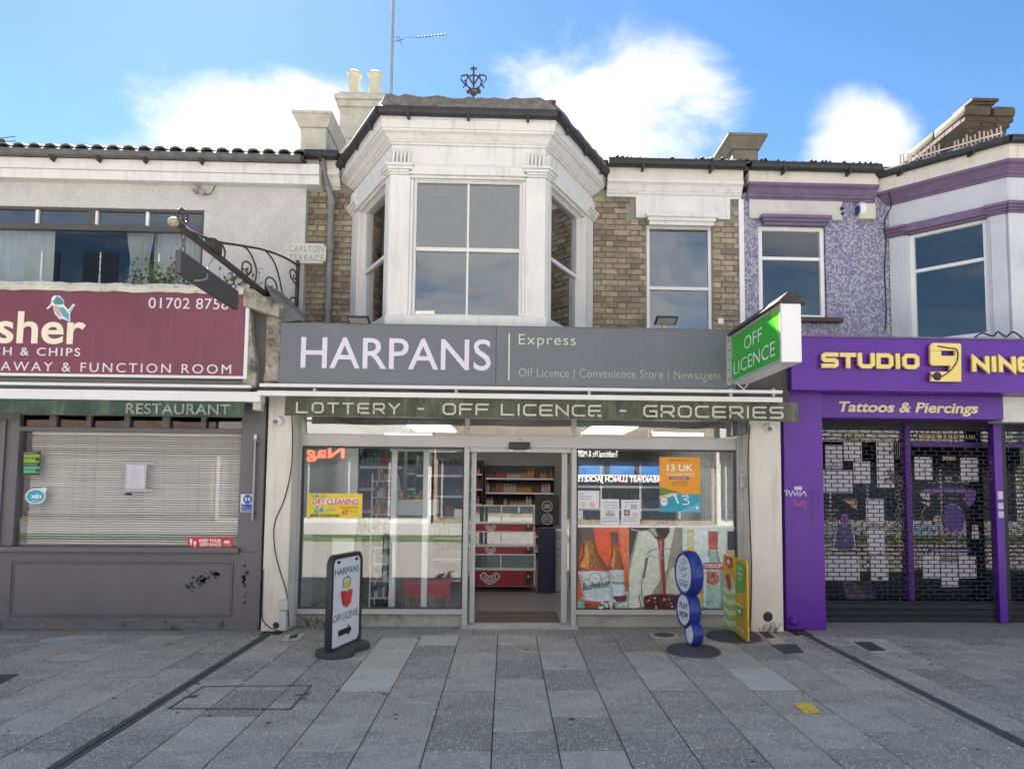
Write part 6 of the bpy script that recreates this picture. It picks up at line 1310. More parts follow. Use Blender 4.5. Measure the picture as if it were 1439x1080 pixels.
t = empty('bulkhead_lamp', iz(95, 215), 'old cream lamp on the tip of the iron bracket', 'lamp'); build(B().lathe([(.015, -.045), (.03, -.035), (.042, 0), (.035, .028), (.015, .04)], tuple(iz(95, 215)), 12, 'X'), 'lamp_body', mat('cream_lamp', (.36, .30, .20), .6, var=.5, vs=40), t, smooth=True); build(B().tube([iz(95, 240), iz(180, 262)], .018, 6), 'lamp_arm', IRON, t)
t = empty('hanging_board', iz(400, 760), 'blank dark grey board hanging by chains from the iron bracket', 'sign')
h0, h1 = iz(140, 480), iz(690, 860); zt_ = h0.z; zb_ = iz(120, 690).z
build(B().box(BXX-.025, BXX+.025, h0.y, h1.y, zb_, zt_), 'board', mat('dark_board', (.075, .07, .072), .6, var=.12), t, bev=.005)
b = B()
for yy in (h0.y+.08, h1.y-.08):
    for k in range(3): z = zt_+(e0.z-.035-zt_)*(k+.5)/3; b.tube([(BXX, yy+.02*math.cos(a), z+.035*math.sin(a)) if k % 2 else (BXX+.02*math.cos(a), yy, z+.035*math.sin(a)) for a in [i*.7 for i in range(10)]], .005, 4)
build(b, 'chain', IRON, t); build(B().tube(spl([iz(510, 520), iz(450, 640)+Vector((-.03, 0, 0)), iz(340, 750)+Vector((.06, 0, 0)), iz(240, 770)+Vector((.05, 0, 0))]), .008, 5), 'loose_wire', mat('grey_wire', (.35, .34, .34), .6), t)
# weeds on the flat roof behind the maroon sign
WG = mat('pale_weed', (.16, .19, .08), .7, var=.3, vs=15)
for (x, n, sp, h, lb) in ((232, 150, .32, .62, 'bushy wild weed growing from the flat roof behind the maroon sign'), (335, 60, .18, .55, 'thin wild weed growing beside the iron bracket')):
    p = pY(x, 408, 8.9); weed(lb, (p.x, 8.9, z1_-.02), n, sp, h, WG, .045)
for i, (x, lb) in enumerate(((103, 'dark potted plant with pale flowers on the left of the upstairs restaurant sill'), (148, 'dark bushy plant on the middle of the upstairs restaurant sill'))):
    p = pY(x, 408, RWY+.16); weed(lb, (p.x, RWY+.16, v0+.02), 34, .24 if i else .18, .42 if i else .34, mat('house_plant', (.10, .12, .08), .7, var=.5, vs=20), .05)

# ================================================================== STUDIO (right) BUILDING
stu = empty('studio_building', (6.2, 9.75, 0), 'right building with lilac mosaic wall and a purple shopfront', 'building')
SXR = 11.5
shell(stu, XR+.001, SXR, GREYROOM); roof(stu, XR, SXR)
m0, m1, n0, n1 = rc(1066, 318, 1161, 447, WY); PW0 = 5.22; FY2 = 8.72; PF0 = pY(1418, 330, FY2).x; PF1 = PF0+1.85; PW1 = PF1+(PF0-PW0)
a, b_, c, e = rc(1039, 280, 1046, 470, WY-.02); build(B().box(a, b_, WY-.03, WY+.2, 3.3, 5.5), 'edge_strip', PVC, stu, bev=.004)
b = holes_wall(B(), b_, PW0+.06, 3.3, 5.6, WY, WY+.2, [(m0, m1, n0, n1)]); build(b, 'mosaic_wall', MOSAIC, stu)
build(B().box(PW1-.06, SXR, WY, WY+.2, 3.3, 5.6), 'mosaic_wall', MOSAIC, stu)
a, b_, c, e = rc(1052, 284, 1182, 309, WY); build(B().box(a, b_, WY-.035, WY+.0, c, 5.498), 'lintel_block', mat('old_white_paint', (.58, .56, .53), .7, var=.1, bump=.3, dirt=.3, dcol=(.35, .33, .3), ds=3), stu, bev=.004)
b = B(); a_, b_, c_, d_ = rc(1068, 306, 1162, 319, WY)
for i, (e, q) in enumerate(((.0, .10), (.03, .075), (.05, .045))): b.box(a_-.02+e, b_+.02-e, WY-q-.035, WY-.003, c_+(d_-c_)*(.66-.33*i), c_+(d_-c_)*(1-.33*i)-.001)
build(b, 'hood_mould', PURPDARK, stu, bev=.005); a_, b_, c_, d_ = rc(1122, 448, 1180, 454, WY); build(B().box(m0-.03, b_, WY-.12, WY-.002, c_, d_), 'window_sill', mat('rusty_sill', (.10, .075, .06), .9, var=.4, vs=15, bump=.5), stu, bev=.006)
sash(stu, MW, m0+.01, m1-.01, n0, n1, .03, mid=pY(1115, 362, WY).z, m=PVC, fr=.055, name='window_frame', g=glass('pvc_glass'))
cornice(stu, XR+.04, PW0-.2, PURPDARK, RENDER_)
BAY2, OFF2, _ = bay(stu, (PW0, WY), (PF0, FY2), (PF1, FY2), (PW1, WY), LILAC, PURPDARK, dict(fascia=RENDER_, hood=PURPDARK, cap=PURPDARK, flutes=False), side_pvc=True, z=dict(c3=5.78, c4=5.82, frt=5.46, c1=5.52, c2=5.63, capb=5.00, capt=5.13, hood=5.05, wt=5.02, mid=4.5))
build(B().prism([(p.x, p.y) for p in OFF2(-.05)], 'Z', 5.8, 5.98), 'bay_roof', SLATE, BAY2)
# bird spikes / pale tile ends along the bay gutter
pts_ = [Vector((p.x, p.y, 5.91)) for p in OFF2(.20)]; SP = mat('pale_tile_end', (.52, .42, .36), .8, var=.2)
q = B().box(-.009, .009, -.009, .009, 0, .13); me = bpy.data.meshes.new('spike'); me.from_pydata(q.v, [], q.f); me.materials.append(SP)
for i in range(26):
    if i in (11, 12, 13): continue
    p = pts_[0].lerp(pts_[1], .25+i*.028); inst('spike', me, p, BAY2, scale=(1, 1, random.uniform(.75, 1.15)), rot=(random.uniform(-.1, .1), 0, .9))
build(B().tube([(pts_[0].lerp(pts_[1], .25)+Vector((0, .03, .05))), (pts_[0].lerp(pts_[1], .97)+Vector((0, .03, .05)))], .006, 5), 'spike_rail', SP, BAY2)
# alarm box, cables
t = empty('alarm_box', pY(1215, 296, WY), 'cream burglar alarm box with a dark blue end on the mosaic wall', 'alarm')
a, b_, c, e = rc(1207, 285, 1231, 307, WY-.1); build(B().box(a, b_, WY-.1, WY-.001, c, e), 'case', mat('cream_case', (.62, .57, .46), .5, var=.08), t, bev=.012); p = pY(1207, 296, WY-.05); build(B().lathe([(.10, -.02), (.115, .02), (.115, .05)], (p.x+.0, WY-.052, p.z), 14, 'X'), 'end_dome', PVC, t, smooth=True); build(B().lathe([(.07, -.03), (.075, -.018)], (p.x+.0, WY-.052, p.z), 12, 'X'), 'lens', BLUEP, t)
cable('loose_cable', 'black cable hanging down the inner corner of the lilac bay', spl([pY(x, y, WY-.12) for x, y in ((1248, 268), (1252, 290), (1243, 310), (1245, 340), (1243, 380), (1245, 430), (1244, 465))]), .01)
cable('loose_cable', 'tangle of black cable lying on top of the purple sign', spl([pY(x, y, 8.2) for x, y in ((1370, 474), (1380, 468), (1396, 472), (1402, 466), (1414, 473), (1424, 466), (1440, 478))]), .01)
p = pY(1182, 294, WY-.02); build(B().lathe([(.02, 0), (.03, -.03)], tuple(p), 7, 'Y').lathe([(.02, 0), (.025, -.03)], tuple(pY(1183, 301, WY-.02)), 6, 'Y'), 'old_fixing', BLACK, stu)
# stepped brick chimney
c0, c1 = pY(1356, 180, 10.8).x, pY(1425, 180, 10.8).x; zc = pY(1390, 150, 10.8).z
ch = build(B().box(c0+.14, c1-.14, 10.95, 12.6, 5.9, zc-.5), 'chimney_stack', mat('sooty_brick', (.09, .068, .05), .95, var=.35, vs=8, bump=.7, rand=.2), stu)
CB = mat('sooty_brick'); 
def course(x0, x1, y0, y1, z, ng):
    global nb
    q = max(1, round((x1-x0)/.225)); 
    for i in range(q):
        L_ = (x1-x0)/q; inst('brick', brick_m2(L_-.012), (x0+L_*(i+.5), y0+.05, z), ng)
    q = max(1, round((y1-y0-.1)/.225))
    for xs2 in (x0+.05, x1-.05):
        for i in range(q):
            L_ = (y1-y0-.1)/q; inst('brick', brick_m2(L_-.012), (xs2, y0+.1+L_*(i+.5), z), ng, rot=(0, 0, math.pi/2))
c2 = {}
def brick_m2(L_):
    k = round(L_, 2)
    if k not in c2:
        q = B().box(-k/2, k/2, -.05, .05, -.033, .033); me = bpy.data.meshes.new('brick'); me.from_pydata(q.v, [], q.f); me.materials.append(CB); c2[k] = me
    return c2[k]
for i in range(8): o_ = .14-max(0, i-3)*.035; build(B().box(c0+o_+.02, c1-o_-.02, 10.8+o_+.02, 12.6, zc-.78+i*.078, zc-.70+i*.078), 'course_bed', mat('sooty_mortar', (.16, .14, .11), .95, var=.3), ch); course(c0+o_, c1-o_, 10.8+o_, 12.6, zc-.74+i*.078, ch)
b = B()
for (xa, xb, ya, yb) in ((c0-.02, (c0+c1)/2+.02, 10.76, 11.6), ((c0+c1)/2+.06, c1+.02, 10.76, 11.6), (c0-.02, c1, 11.62, 12.65)): b.box(xa, xb, ya, yb, zc-.155, zc)
build(b, 'bullnose_coping', TERRA, ch, bev=.05, smooth=True)
pc = pY(1383, 148, 11.0); b = B().box(pc.x-.16, pc.x+.13, 11.0, 11.35, zc-.02, zc+.13).box(pc.x-.19, pc.x+.16, 10.97, 11.4, zc+.131, zc+.17).box(pc.x-.23, pc.x+.20, 10.93, 11.45, zc+.171, zc+.215); build(b, 'square_pot', TERRA, ch, bev=.01)
# purple shopfront
PFY = 8.10
a, b_, c, e = rc(1103, 556, 1158, 885, 8.33); build(B().box(a, b_, 8.33, 8.85, 0, pY(1130, 550, 8.33).z), 'pier', PURPLE, stu, bev=.006); pxr = b_
t = empty('studio_sign', pY(1270, 548, PFY), 'big purple sign with gold raised letters STUDIO NINE and a curled 9 emblem', 'sign')
z0_, z1_ = pY(1270, 549.5, PFY).z, pY(1270, 475.5, PFY).z; xa = pY(1112, 510, PFY).x
build(B().box(xa, SXR, PFY, 8.45, z0_, z1_), 'panel', PURPLE, t, bev=.006); build(B().box(xa-.05, SXR, PFY-.01, 8.5, z1_+.001, z1_+.02), 'top_trim', PURPDARK, t); x_ = pY(1294, 510, PFY).x; build(B().box(x_-.0015, x_+.0015, PFY-.0008, PFY, z0_, z1_), 'panel_joint', mat('dark_joint', (.05, .02, .1), .6), t)  # thin dark purple strip marks the joint between panels
techno(t, 'STUDIO', 1153, 496.5, 1290, 518, PFY-.035, GOLD, wgt=.27, ext=.03, gap=.10, widths=dict(I=.34, T=.95), name='letter')
techno(t, 'NINE', 1364, 501, 1452, 523, PFY-.035, GOLD, wgt=.27, ext=.03, gap=.10, widths=dict(I=.34), name='letter')
def kz(x, y): p = pY(1130+x/4.657, 470+y/4.657, PFY-.035); return (p.x, p.z)
def gold9(pts, w, nm='emblem_nine', closed=False, m=GOLD, d=(.035, 0.)):
    l, r = ribbon([kz(*p) for p in pts], w, closed); P = [(p.x, p.y) for p in l]+[(p.x, p.y) for p in reversed(r)]; return build(B().prism(P, 'Y', PFY-.035-d[0], PFY-.035-d[1]), nm, m, t)
P9 = [(815, 75), (830, 58), (1005, 62), (1015, 72), (1015, 310), (820, 308), (820, 245), (940, 245), (945, 205), (830, 205), (815, 190), (815, 110), (885, 110), (885, 142), (975, 142), (975, 108), (815, 108)]
build(B().prism([kz(*p) for p in P9], 'Y', PFY-.072, PFY-.035), 'emblem_nine', GOLD, t)
build(B().tube(spl([(*[kz(x, y)[0]], PFY-.078, kz(x, y)[1]) for x, y in ((860, 80), (930, 92), (985, 105), (985, 180), (930, 250), (860, 285), (810, 262))]), .007, 5), 'emblem_line', BLACK, t)
p = kz(858, 275); build(B().lathe([(.05, -.003), (.05, 0)], (p[0], PFY-.073, p[1]), 14, 'Y'), 'emblem_dot', BLACK, t)
q = B()
for x in (160, 210, 270, 340, 420, 520, 600, 690, 1120, 1200, 1280, 1360): p = kz(x, 185); q.box(p[0]-.008, p[0]+.008, PFY-.036, PFY, p[1]-.008, p[1]+.008)
build(q, 'letter_stud', BLACK, t)
# under panel with script lettering
UY = 8.42; a, b_, c, e = rc(1155, 554, 1410, 588, UY); zu0, zu1 = c, z0_
t = empty('under_sign', ((a+b_)/2, UY, c), 'recessed purple panel with gold slanted lettering Tattoos & Piercings', 'sign'); build(B().box(pxr+.001, b_, UY, UY+.3, zu0, zu1-.001), 'panel', PURPLE, t, bev=.004)
SG = mat('pale_gold', (.80, .66, .42), .4, var=.05); letters(t, 'Tattoos & Piercings', 1174, 565, 1371, 584, UY-.001, SG, bold=.025, ext=.012, shear=.28)
build(B().box(b_+.01, SXR, UY+.05, UY+.3, zu0-.02, zu1-.001), 'white_board', WHITE, stu)
# rolling shutter: punched laths, like running bond
SHY = 8.80; zbs = .0; ztop = pY(1280, 590, SHY).z; sxa, sxb = pY(1158, 730, SHY).x-.02, pY(1399, 730, SHY).x
SHM = mat('shutter_steel', (.014, .014, .022), .5, var=.2)
pitch = .0503; holes_z = .040
def lath_mesh(L_, off):
    q = B(); hz = (pitch-holes_z)/2; q.box(0, L_, 0, .010, -hz*1.0, hz); q.tube([(0, -.001, 0), (L_, -.001, 0)], hz*.75, 6)
    x = off
    while x < L_: q.box(x-.006, x+.006, .002, .008, hz, pitch-hz-.0001) if 0 < x < L_ else None; x += .145
    me = bpy.data.meshes.new('lath'); me.from_pydata(q.v, [], q.f); me.materials.append(SHM); return me
def shutter(x0, x1, label):
    t = empty('roller_shutter', ((x0+x1)/2, SHY, 0), label, 'shutter'); ma, mb = lath_mesh(x1-x0, .05), lath_mesh(x1-x0, .1225); z = .235; i = 0
    while z < ztop: inst('lath', (ma, mb)[i % 2], (x0, SHY+random.uniform(-.001, .001), z), t); z += pitch; i += 1
    for k in range(3): build(B().box(x0, x1, SHY-.004, SHY+.012, .012+k*.075, .012+k*.075+.055).tube([(x0, SHY-.004, .012+k*.075+.066), (x1, SHY-.004, .012+k*.075+.066)], .009, 6), 'solid_lath', SHM, t, bev=.003)
    return t
shutter(sxa, sxb, 'closed black punched roller shutter across the studio front')
gx0, gx1_ = pY(1400, 730, SHY-.05).x, pY(1411, 730, SHY-.05).x
build(B().box(gx0, gx1_, SHY-.06, SHY+.06, 0, ztop+.1), 'shutter_guide', PURPLE, stu, bev=.004); build(B().box(gx1_+.002, gx1_+.07, SHY-.03, SHY+.06, 0, ztop+.1), 'shutter_guide', SHM, stu, bev=.004)
shutter(gx1_+.075, gx1_+2.6, 'closed black punched roller shutter at the right edge beyond the purple guide')
build(B().box(SXR-2.4, SXR, 8.5, 8.9, 0, 2.5), 'pier', PURPLE, stu)
for i, (y0, y1, lb) in enumerate(((690, 701, 'highest'), (706, 715, 'middle'), (718, 727, 'lowest'))):
    t, ar, (a, b_, c, e) = poster('guide_sticker', 'small pale sticker, %s of the three on the purple shutter guide' % lb, 'sticker', (1402.5+i*.5, y0, 1409.5+i*.5, y1), Y=SHY-.064, col=(.62, .58, .66)); ar.lines_of_text(a+.005, c+.005, b_-.005, e-.005, 2, (.35, .32, .4)); ar.build('print', PAINT, t)
# glass front behind the shutter and what shows through
GYS = 9.02
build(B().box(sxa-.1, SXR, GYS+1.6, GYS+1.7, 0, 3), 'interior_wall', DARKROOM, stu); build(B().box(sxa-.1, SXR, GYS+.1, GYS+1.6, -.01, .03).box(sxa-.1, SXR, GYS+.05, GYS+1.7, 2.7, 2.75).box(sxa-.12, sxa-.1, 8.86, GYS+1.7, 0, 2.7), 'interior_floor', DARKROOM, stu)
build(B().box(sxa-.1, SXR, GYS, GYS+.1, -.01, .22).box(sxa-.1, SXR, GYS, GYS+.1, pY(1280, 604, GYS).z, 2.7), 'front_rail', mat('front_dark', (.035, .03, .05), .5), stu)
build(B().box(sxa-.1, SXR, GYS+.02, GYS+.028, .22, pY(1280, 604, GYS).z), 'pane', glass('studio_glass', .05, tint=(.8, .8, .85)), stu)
a, b_, c, e = rc(1275, 600, 1283, 860, GYS-.05); build(B().box(a, b_, GYS-.05, GYS+.06, 0.22, 2.4), 'door_post', PURPLE, stu, bev=.003); build(B().box(a+.1, SXR, GYS-.02, GYS+.03, pY(1330, 627, GYS).z, pY(1330, 621, GYS).z), 'door_head', PURPLE, stu)
PYS = GYS+.014
def paper(r, lb, art=None, col=(.66, .64, .68)):
    t, ar, q = poster('window_paper', lb, 'notice', r, Y=PYS, col=col, d=.004)
    if art: art(ar, q)
    ar.build('print', PAINT, t)
dk = (.06, .05, .07)
def scrib(x0, y0, x1, y1, n=6):
    def f(ar, q):
        for _ in range(n):
            x, y = random.uniform(x0, x1), random.uniform(y0, y1); ar.Ln([(x+random.uniform(-3, 3), y+random.uniform(-2, 2)) for _ in range(4)], .8, (.2, .18, .22))
    return f
def rose(ar, q):
    for cy in (632, 664, 675):
        for _ in range(7): x, y = 1174+random.uniform(-6, 6)+76, cy+random.uniform(-4, 4); ar.Ln([(x+random.uniform(-4, 4), y+random.uniform(-3, 3)) for _ in range(5)], 1.3, (.10, .09, .12))
paper((1160, 625, 1184, 658), 'white sheet with small dark sketches at the top left behind the shutter', scrib(1163, 640, 1182, 655, 9)); paper((1186, 621, 1211, 647), 'plain white sheet, highest behind the left part of the shutter'); paper((1155, 660, 1198, 692), 'wide plain white sheet below the sketches behind the shutter'); paper((1199.5, 648, 1223, 679), 'plain white sheet beside the wide one behind the shutter')
paper((1232, 619, 1256, 686), 'tall white sheet with dark rose drawings behind the shutter', rose); paper((1217, 701, 1242, 735), 'plain white sheet in mid height left of the purple post, upper of two'); paper((1219, 742, 1243, 777), 'plain white sheet in mid height left of the purple post, lower of two'); paper((1159, 781, 1208, 815), 'wide plain white sheet low on the left behind the shutter'); paper((1224, 781, 1248, 815), 'white sheet with a small dark mark low beside the wide one', lambda ar, q: ar.P([(1231, 812), (1236, 810), (1241, 812), (1236, 814)], dk))
paper((1285.5, 642, 1310, 674), 'white sheet with two dark script words right of the purple post', scrib(1290, 648, 1308, 668, 12)); paper((1350, 643, 1375, 676), 'white sheet with faint sketches at the top right behind the shutter', scrib(1358, 650, 1372, 660, 3)); paper((1297, 780, 1321, 812), 'white sheet low on the left of the group of three behind the shutter'); paper((1348, 780, 1372, 812), 'white sheet low on the right of the group of three behind the shutter'); paper((1323, 790, 1347, 824), 'white sheet in the middle of the low group of three behind the shutter', lambda ar, q: ar.Rc(1326, 783.5, 1345, 789, (.3, .2, .24)))
paper((1288, 737, 1316, 752), 'pale blue OPEN sign hanging behind the shutter', lambda ar, q: ar.T('OPEN', 1288.5, 740, 1315, 749, (.03, .03, .05), bold=.03), col=(.35, .55, .68))
t = empty('studio_window_art', pY(1330, 745, PYS), 'purple baby tattoo machine style window artwork with banner scrolls behind the shutter', 'window art')
t['label'] = 'purple round figure and banner artwork on the glass behind the shutter'; ar = PArt(PYS, .0008)
ar.P([(1293, 690), (1300, 687), (1330, 684.5), (1365, 687), (1372, 690), (1370, 703), (1362, 712), (1352, 700), (1358, 694), (1330, 691), (1306, 694), (1307, 704), (1296, 700)], (.22, .11, .40)); ar.P([(1292, 693), (1306, 693), (1307, 701), (1296, 700)], (.62, .55, .45)); ar.P([(1293, 704), (1307, 706), (1305, 712), (1300, 708)], (.6, .56, .6))
ar.El(1340, 729, 16, 21, (.10, .05, .28)); ar.Ln([(1326, 712), (1334, 708), (1344, 709), (1352, 717)], 1.5, (.4, .3, .6)); ar.El(1317, 730, 6, 6, (.42, .34, .36)); ar.Ln([(1322, 748), (1330, 742), (1336, 752), (1344, 744), (1350, 752), (1342, 760), (1330, 762), (1322, 756)], 1.6, (.55, .38, .5)); ar.Ln([(1300, 712), (1294, 722), (1298, 732)], .9, (.5, .46, .45)); ar.T('OUT THERE', 1318, 698, 1346, 702, (.35, .34, .2)); ar.Rc(1306, 771, 1364, 776, (.10, .06, .26)); ar.T('BODY PIERCING & TATTOOS', 1310, 772, 1360, 775, (.7, .65, .8), bold=.02)
for cx in (1322, 1342): ar.Rg(cx, 673, 7, 5, 1, (.42, .37, .30))
ar.El(1332, 673, 4, 5, (.40, .28, .36)); ar.Ln([(1303, 676), (1306, 680), (1314, 677)], 1, (.4, .36, .3)); ar.Ln([(1361, 676), (1358, 680), (1350, 677)], 1, (.4, .36, .3))
ar.T('WINDOW TATTOO LTD', 1290, 610, 1369, 617, (.75, .66, .30), bold=.04); ar.T('STUDIO', 1186, 609, 1214, 617, (.75, .66, .35), bold=.03); ar.T('3060', 1323, 641, 1342, 647, (.7, .62, .4), bold=.02); ar.Rc(1161, 606, 1264, 607.5, (.6, .56, .5)); ar.Rc(1161, 613, 1184, 614.5, (.6, .56, .5)); ar.Rc(1216, 613, 1262, 614.5, (.6, .56, .5))
for x in range(1257, 1266, 3): ar.Ln([(x, 622), (x, 645)], .6, (.5, .47, .45))
ar.P([(1183, 701), (1203, 701), (1203, 717), (1199, 714)], (.55, .34, .18)); ar.Rc(1365, 737, 1373, 744, (.7, .66, .66)); ar.Rc(1364, 746, 1374, 757, (.66, .62, .7))
for i in range(13): ar.T(random.choice(['TATTOO', 'PIERCING', 'COVER UPS', 'CUSTOM']), 1158, 715+i*5.2, 1158+random.uniform(10, 20), 718+i*5.2, (.6, .58, .62))
ar.build('window_print', PAINT, t)
t = empty('torso_poster', pY(1187, 770, PYS), 'poster of a purple headed figure with outlined arms behind the shutter', 'poster'); ar = PArt(PYS, .0008)
ar.P([(1175, 740), (1182, 736), (1192, 736), (1200, 741), (1203, 772), (1172, 772)], (.09, .07, .22)); ar.El(1187, 729, 6, 8, (.25, .08, .36)); ar.Ln([(1176, 741), (1173, 755), (1171, 771), (1177, 772)], 1.7, (.6, .52, .66)); ar.Ln([(1197, 741), (1200, 755), (1202, 770), (1197, 771)], 1.7, (.6, .52, .66)); ar.Ln([(1183, 736), (1186, 741), (1191, 736)], 1.5, (.6, .5, .62)); ar.Ln([(1187, 743), (1185, 750), (1188, 757), (1186, 766)], 1.2, (.4, .35, .55)); ar.build('print', PAINT, t)
t = empty('leaning_placard', pY(1200, 845, 9.1), 'tattered printed placard leaning low behind the shutter', 'placard'); ar = PArt(GYS+.2, .0008); ar.P([(1183, 816), (1197, 816), (1230, 838), (1230, 842), (1193, 846), (1189, 838)], (.32, .28, .24)); ar.P([(1188, 820), (1197, 820), (1202, 833), (1193, 834)], (.12, .08, .25)); ar.P([(1210, 820), (1222, 812), (1232, 838), (1216, 838)], (.07, .10, .30)); ar.T('TATTOO', 1192, 836, 1226, 841, (.6, .52, .36), bold=.02); ar.build('print', PAINT, t)
t = empty('chain_ornament', pY(1263, 750, PYS), 'string of gold curls hanging left of the purple post behind the shutter', 'ornament'); ar = PArt(PYS-.03, .0008)
for i in range(16): y = 672+i*6.5; ar.Rg(1263+3*math.sin(i*1.4), y, 3.6, 3.2, .9, (.30, .26, .18) if y < 752 else (.75, .42, .10))
ar.build('curls', PAINT, t)
# tags and stickers on the purple pier
t = empty('graffiti', pY(1130, 712, 8.33), 'white, red and black scribbled graffiti tags on the purple pier', 'graffiti'); ar = PArt(8.329, .0006)
ar.Ln([(1102, 690), (1106, 688), (1105, 696), (1109, 690), (1111, 697), (1114, 689), (1117, 696), (1120, 690), (1121, 696), (1125, 689), (1124, 697), (1130, 690), (1133, 697)], 1.3, (.62, .55, .70)); ar.Ln([(1114, 703), (1118, 703), (1116, 712), (1120, 706), (1122, 712), (1124, 706), (1127, 711), (1127, 704), (1132, 706), (1131, 716)], 1.1, (.42, .08, .10)); ar.Ln([(1138, 692), (1144, 690), (1141, 702), (1139, 712), (1143, 705), (1144, 716), (1138, 722), (1142, 718), (1140, 733), (1144, 738)], 1, (.04, .02, .07)); ar.Ln([(1147, 692), (1152, 694), (1148, 702), (1154, 698), (1150, 706)], 1, (.04, .02, .07)); ar.Rc(1116, 683, 1127, 688, (.6, .5, .62)); ar.build('tag_marks', PAINT, t)
p = pY(1114, 871, 8.33); build(B().lathe([(.045, 0), (.05, -.05), (.03, -.07)], tuple(p), 12, 'Y'), 'vent_cowl', PURPLE, stu, smooth=True)

# ================================================================== THINGS ON THE PAVEMENT
# folding board
A = pG(459, 926); Bq = Vector((A.x+.165, A.y+.61, 0)); M_, ln = Mwall((A.x, A.y), (Bq.x, Bq.y))
t = empty('pavement_board', (A+Bq)/2, 'black framed white pavement board reading HARPANS OFF LICENSE with a black arrow', 'sign board')
Hb = .93; c_r = .10; W_ = ln; fr = .05
def rrect(x0, y0, x1, y1, r, n=6, corners=(1, 1, 1, 1)):
    out = []
    for k, (cx, cy, a) in enumerate(((x1-r, y1-r, 0), (x0+r, y1-r, 90), (x0+r, y0+r, 180), (x1-r, y0+r, 270))):
        if corners[k]: out += [(cx+r*math.cos(R(a+90*i/n)), cy+r*math.sin(R(a+90*i/n))) for i in range(n+1)]
        else: out.append((x1 if k in (0, 3) else x0, y1 if k < 2 else y0))
    return out
fr_pts = rrect(0, .02, W_, Hb, c_r, corners=(1, 1, 0, 0)); q = B(M_)
l, r = ribbon([(x, y) for x, y in rrect(.02, -.02, W_-.02, Hb-.02, .085, corners=(1, 1, 0, 0))], .04, True); n = len(l)
q.add([(p.x, -.03, p.y) for p in l]+[(p.x, -.03, p.y) for p in r]+[(p.x, .03, p.y) for p in l]+[(p.x, .03, p.y) for p in r], sum([[(i, (i+1) % n, (i+1) % n+n, i+n), (i, i+2*n, (i+1) % n+2*n, (i+1) % n), (i+n, (i+1) % n+n, (i+1) % n+3*n, i+3*n), (i+2*n, i+3*n, (i+1) % n+3*n, (i+1) % n+2*n)] for i in range(n)], []))
build(q, 'frame', BLKPLASTIC, t, bev=.008, smooth=True)
build(B(M_).prism(rrect(.041, .08, W_-.041, Hb-.042, .055), 'Y', -.018, .018), 'panel', SIGNW, t)
Mf = M_ @ Matrix(((1, 0, 0, 0), (0, 0, -1, -.0185), (0, 1, 0, 0), (0, 0, 0, 1)))
ar = Art(Mf, .0006); ar.text('HARPANS', .075, .735, W_-.07, .80, (.02, .02, .03), bold=.01); ar.text('OFF LICENSE', .065, .31, W_-.065, .375, (.02, .02, .03)); ar.poly([(.17, .17), (.17, .225), (.36, .225), (.36, .255), (.44, .197), (.36, .14), (.36, .17)], (.01, .01, .015))
ar.poly([(.20, .57), (.26, .585), (.32, .57), (.38, .585), (.44, .57), (.41, .45), (.32, .415), (.24, .45)], (.72, .06, .05)); ar.poly([(.20, .57), (.26, .585), (.28, .44), (.24, .45)], (.5, .04, .03)); ar.poly([(.23, .60), (.40, .60), (.38, .66), (.26, .66)], (.78, .62, .12)); ar.line([(.24, .62), (.24, .69), (.33, .71), (.38, .68), (.38, .62)], .012, (.05, .05, .05))
for i in range(6): x = .25+i*.026; ar.line([(x, .60), (x+.01*math.sin(i*3), .68+.012*math.cos(i*5))], .011, (.80, .68, .25))
ar.poly([(.19, .57), (.21, .59), (.26, .50), (.24, .48)], (.62, .04, .04)); ar.build('print', PAINT, t)
for x in (.12, W_-.15): build(B(M_).box(x, x+.04, -.03, .0, Hb-.085, Hb-.06), 'clip', BLACK, t, bev=.004)
b = B(M_); pts = []
for k in range(44):
    a = 2*math.pi*k/44; rx, ry = W_/2+.02, .20
    wv = 1-.45*math.exp(-((math.degrees(a) % 360-90)/22)**2)-.45*math.exp(-((math.degrees(a) % 360-270)/22)**2)
    pts.append((W_/2+rx*math.cos(a), ry*math.sin(a)*1.15*wv))
b.prism(pts, 'Z', 0, .055); build(b, 'base', RUBBER, t, bev=.012, smooth=True)
# blue sign of three discs
p0 = pG(974, 915); t = empty('lottery_sign', p0, 'blue pavement sign of three stacked discs reading PLAY NOW on a round grey base', 'sign')
build(B().lathe([(.262, 0), (.262, .012), (.235, .035), (.12, .055), (.05, .065), (.0, .066)][:-1]+[(.03, .067)], tuple(p0), 36), 'base', RUBBER, t, smooth=True)
th = R(79); ux = Vector((math.cos(th), -math.sin(th), 0))   # sign's own right, face turned to the left
nn = Vector((-math.sin(th), -math.cos(th), 0)); MB_ = Matrix(((ux.x, 0, -nn.x, p0.x), (ux.y, 0, -nn.y, p0.y), (0, 1, 0, 0), (0, 0, 0, 1)))
MB_ = Matrix(((ux.x, 0, nn.x, p0.x), (ux.y, 0, nn.y, p0.y), (0, 1, 0, 0), (0, 0, 0, 1)))    # (right, up, out)
def zat(y): return pG(974, y).z if False else H+(682.5-y)*p0.y/F*1.0
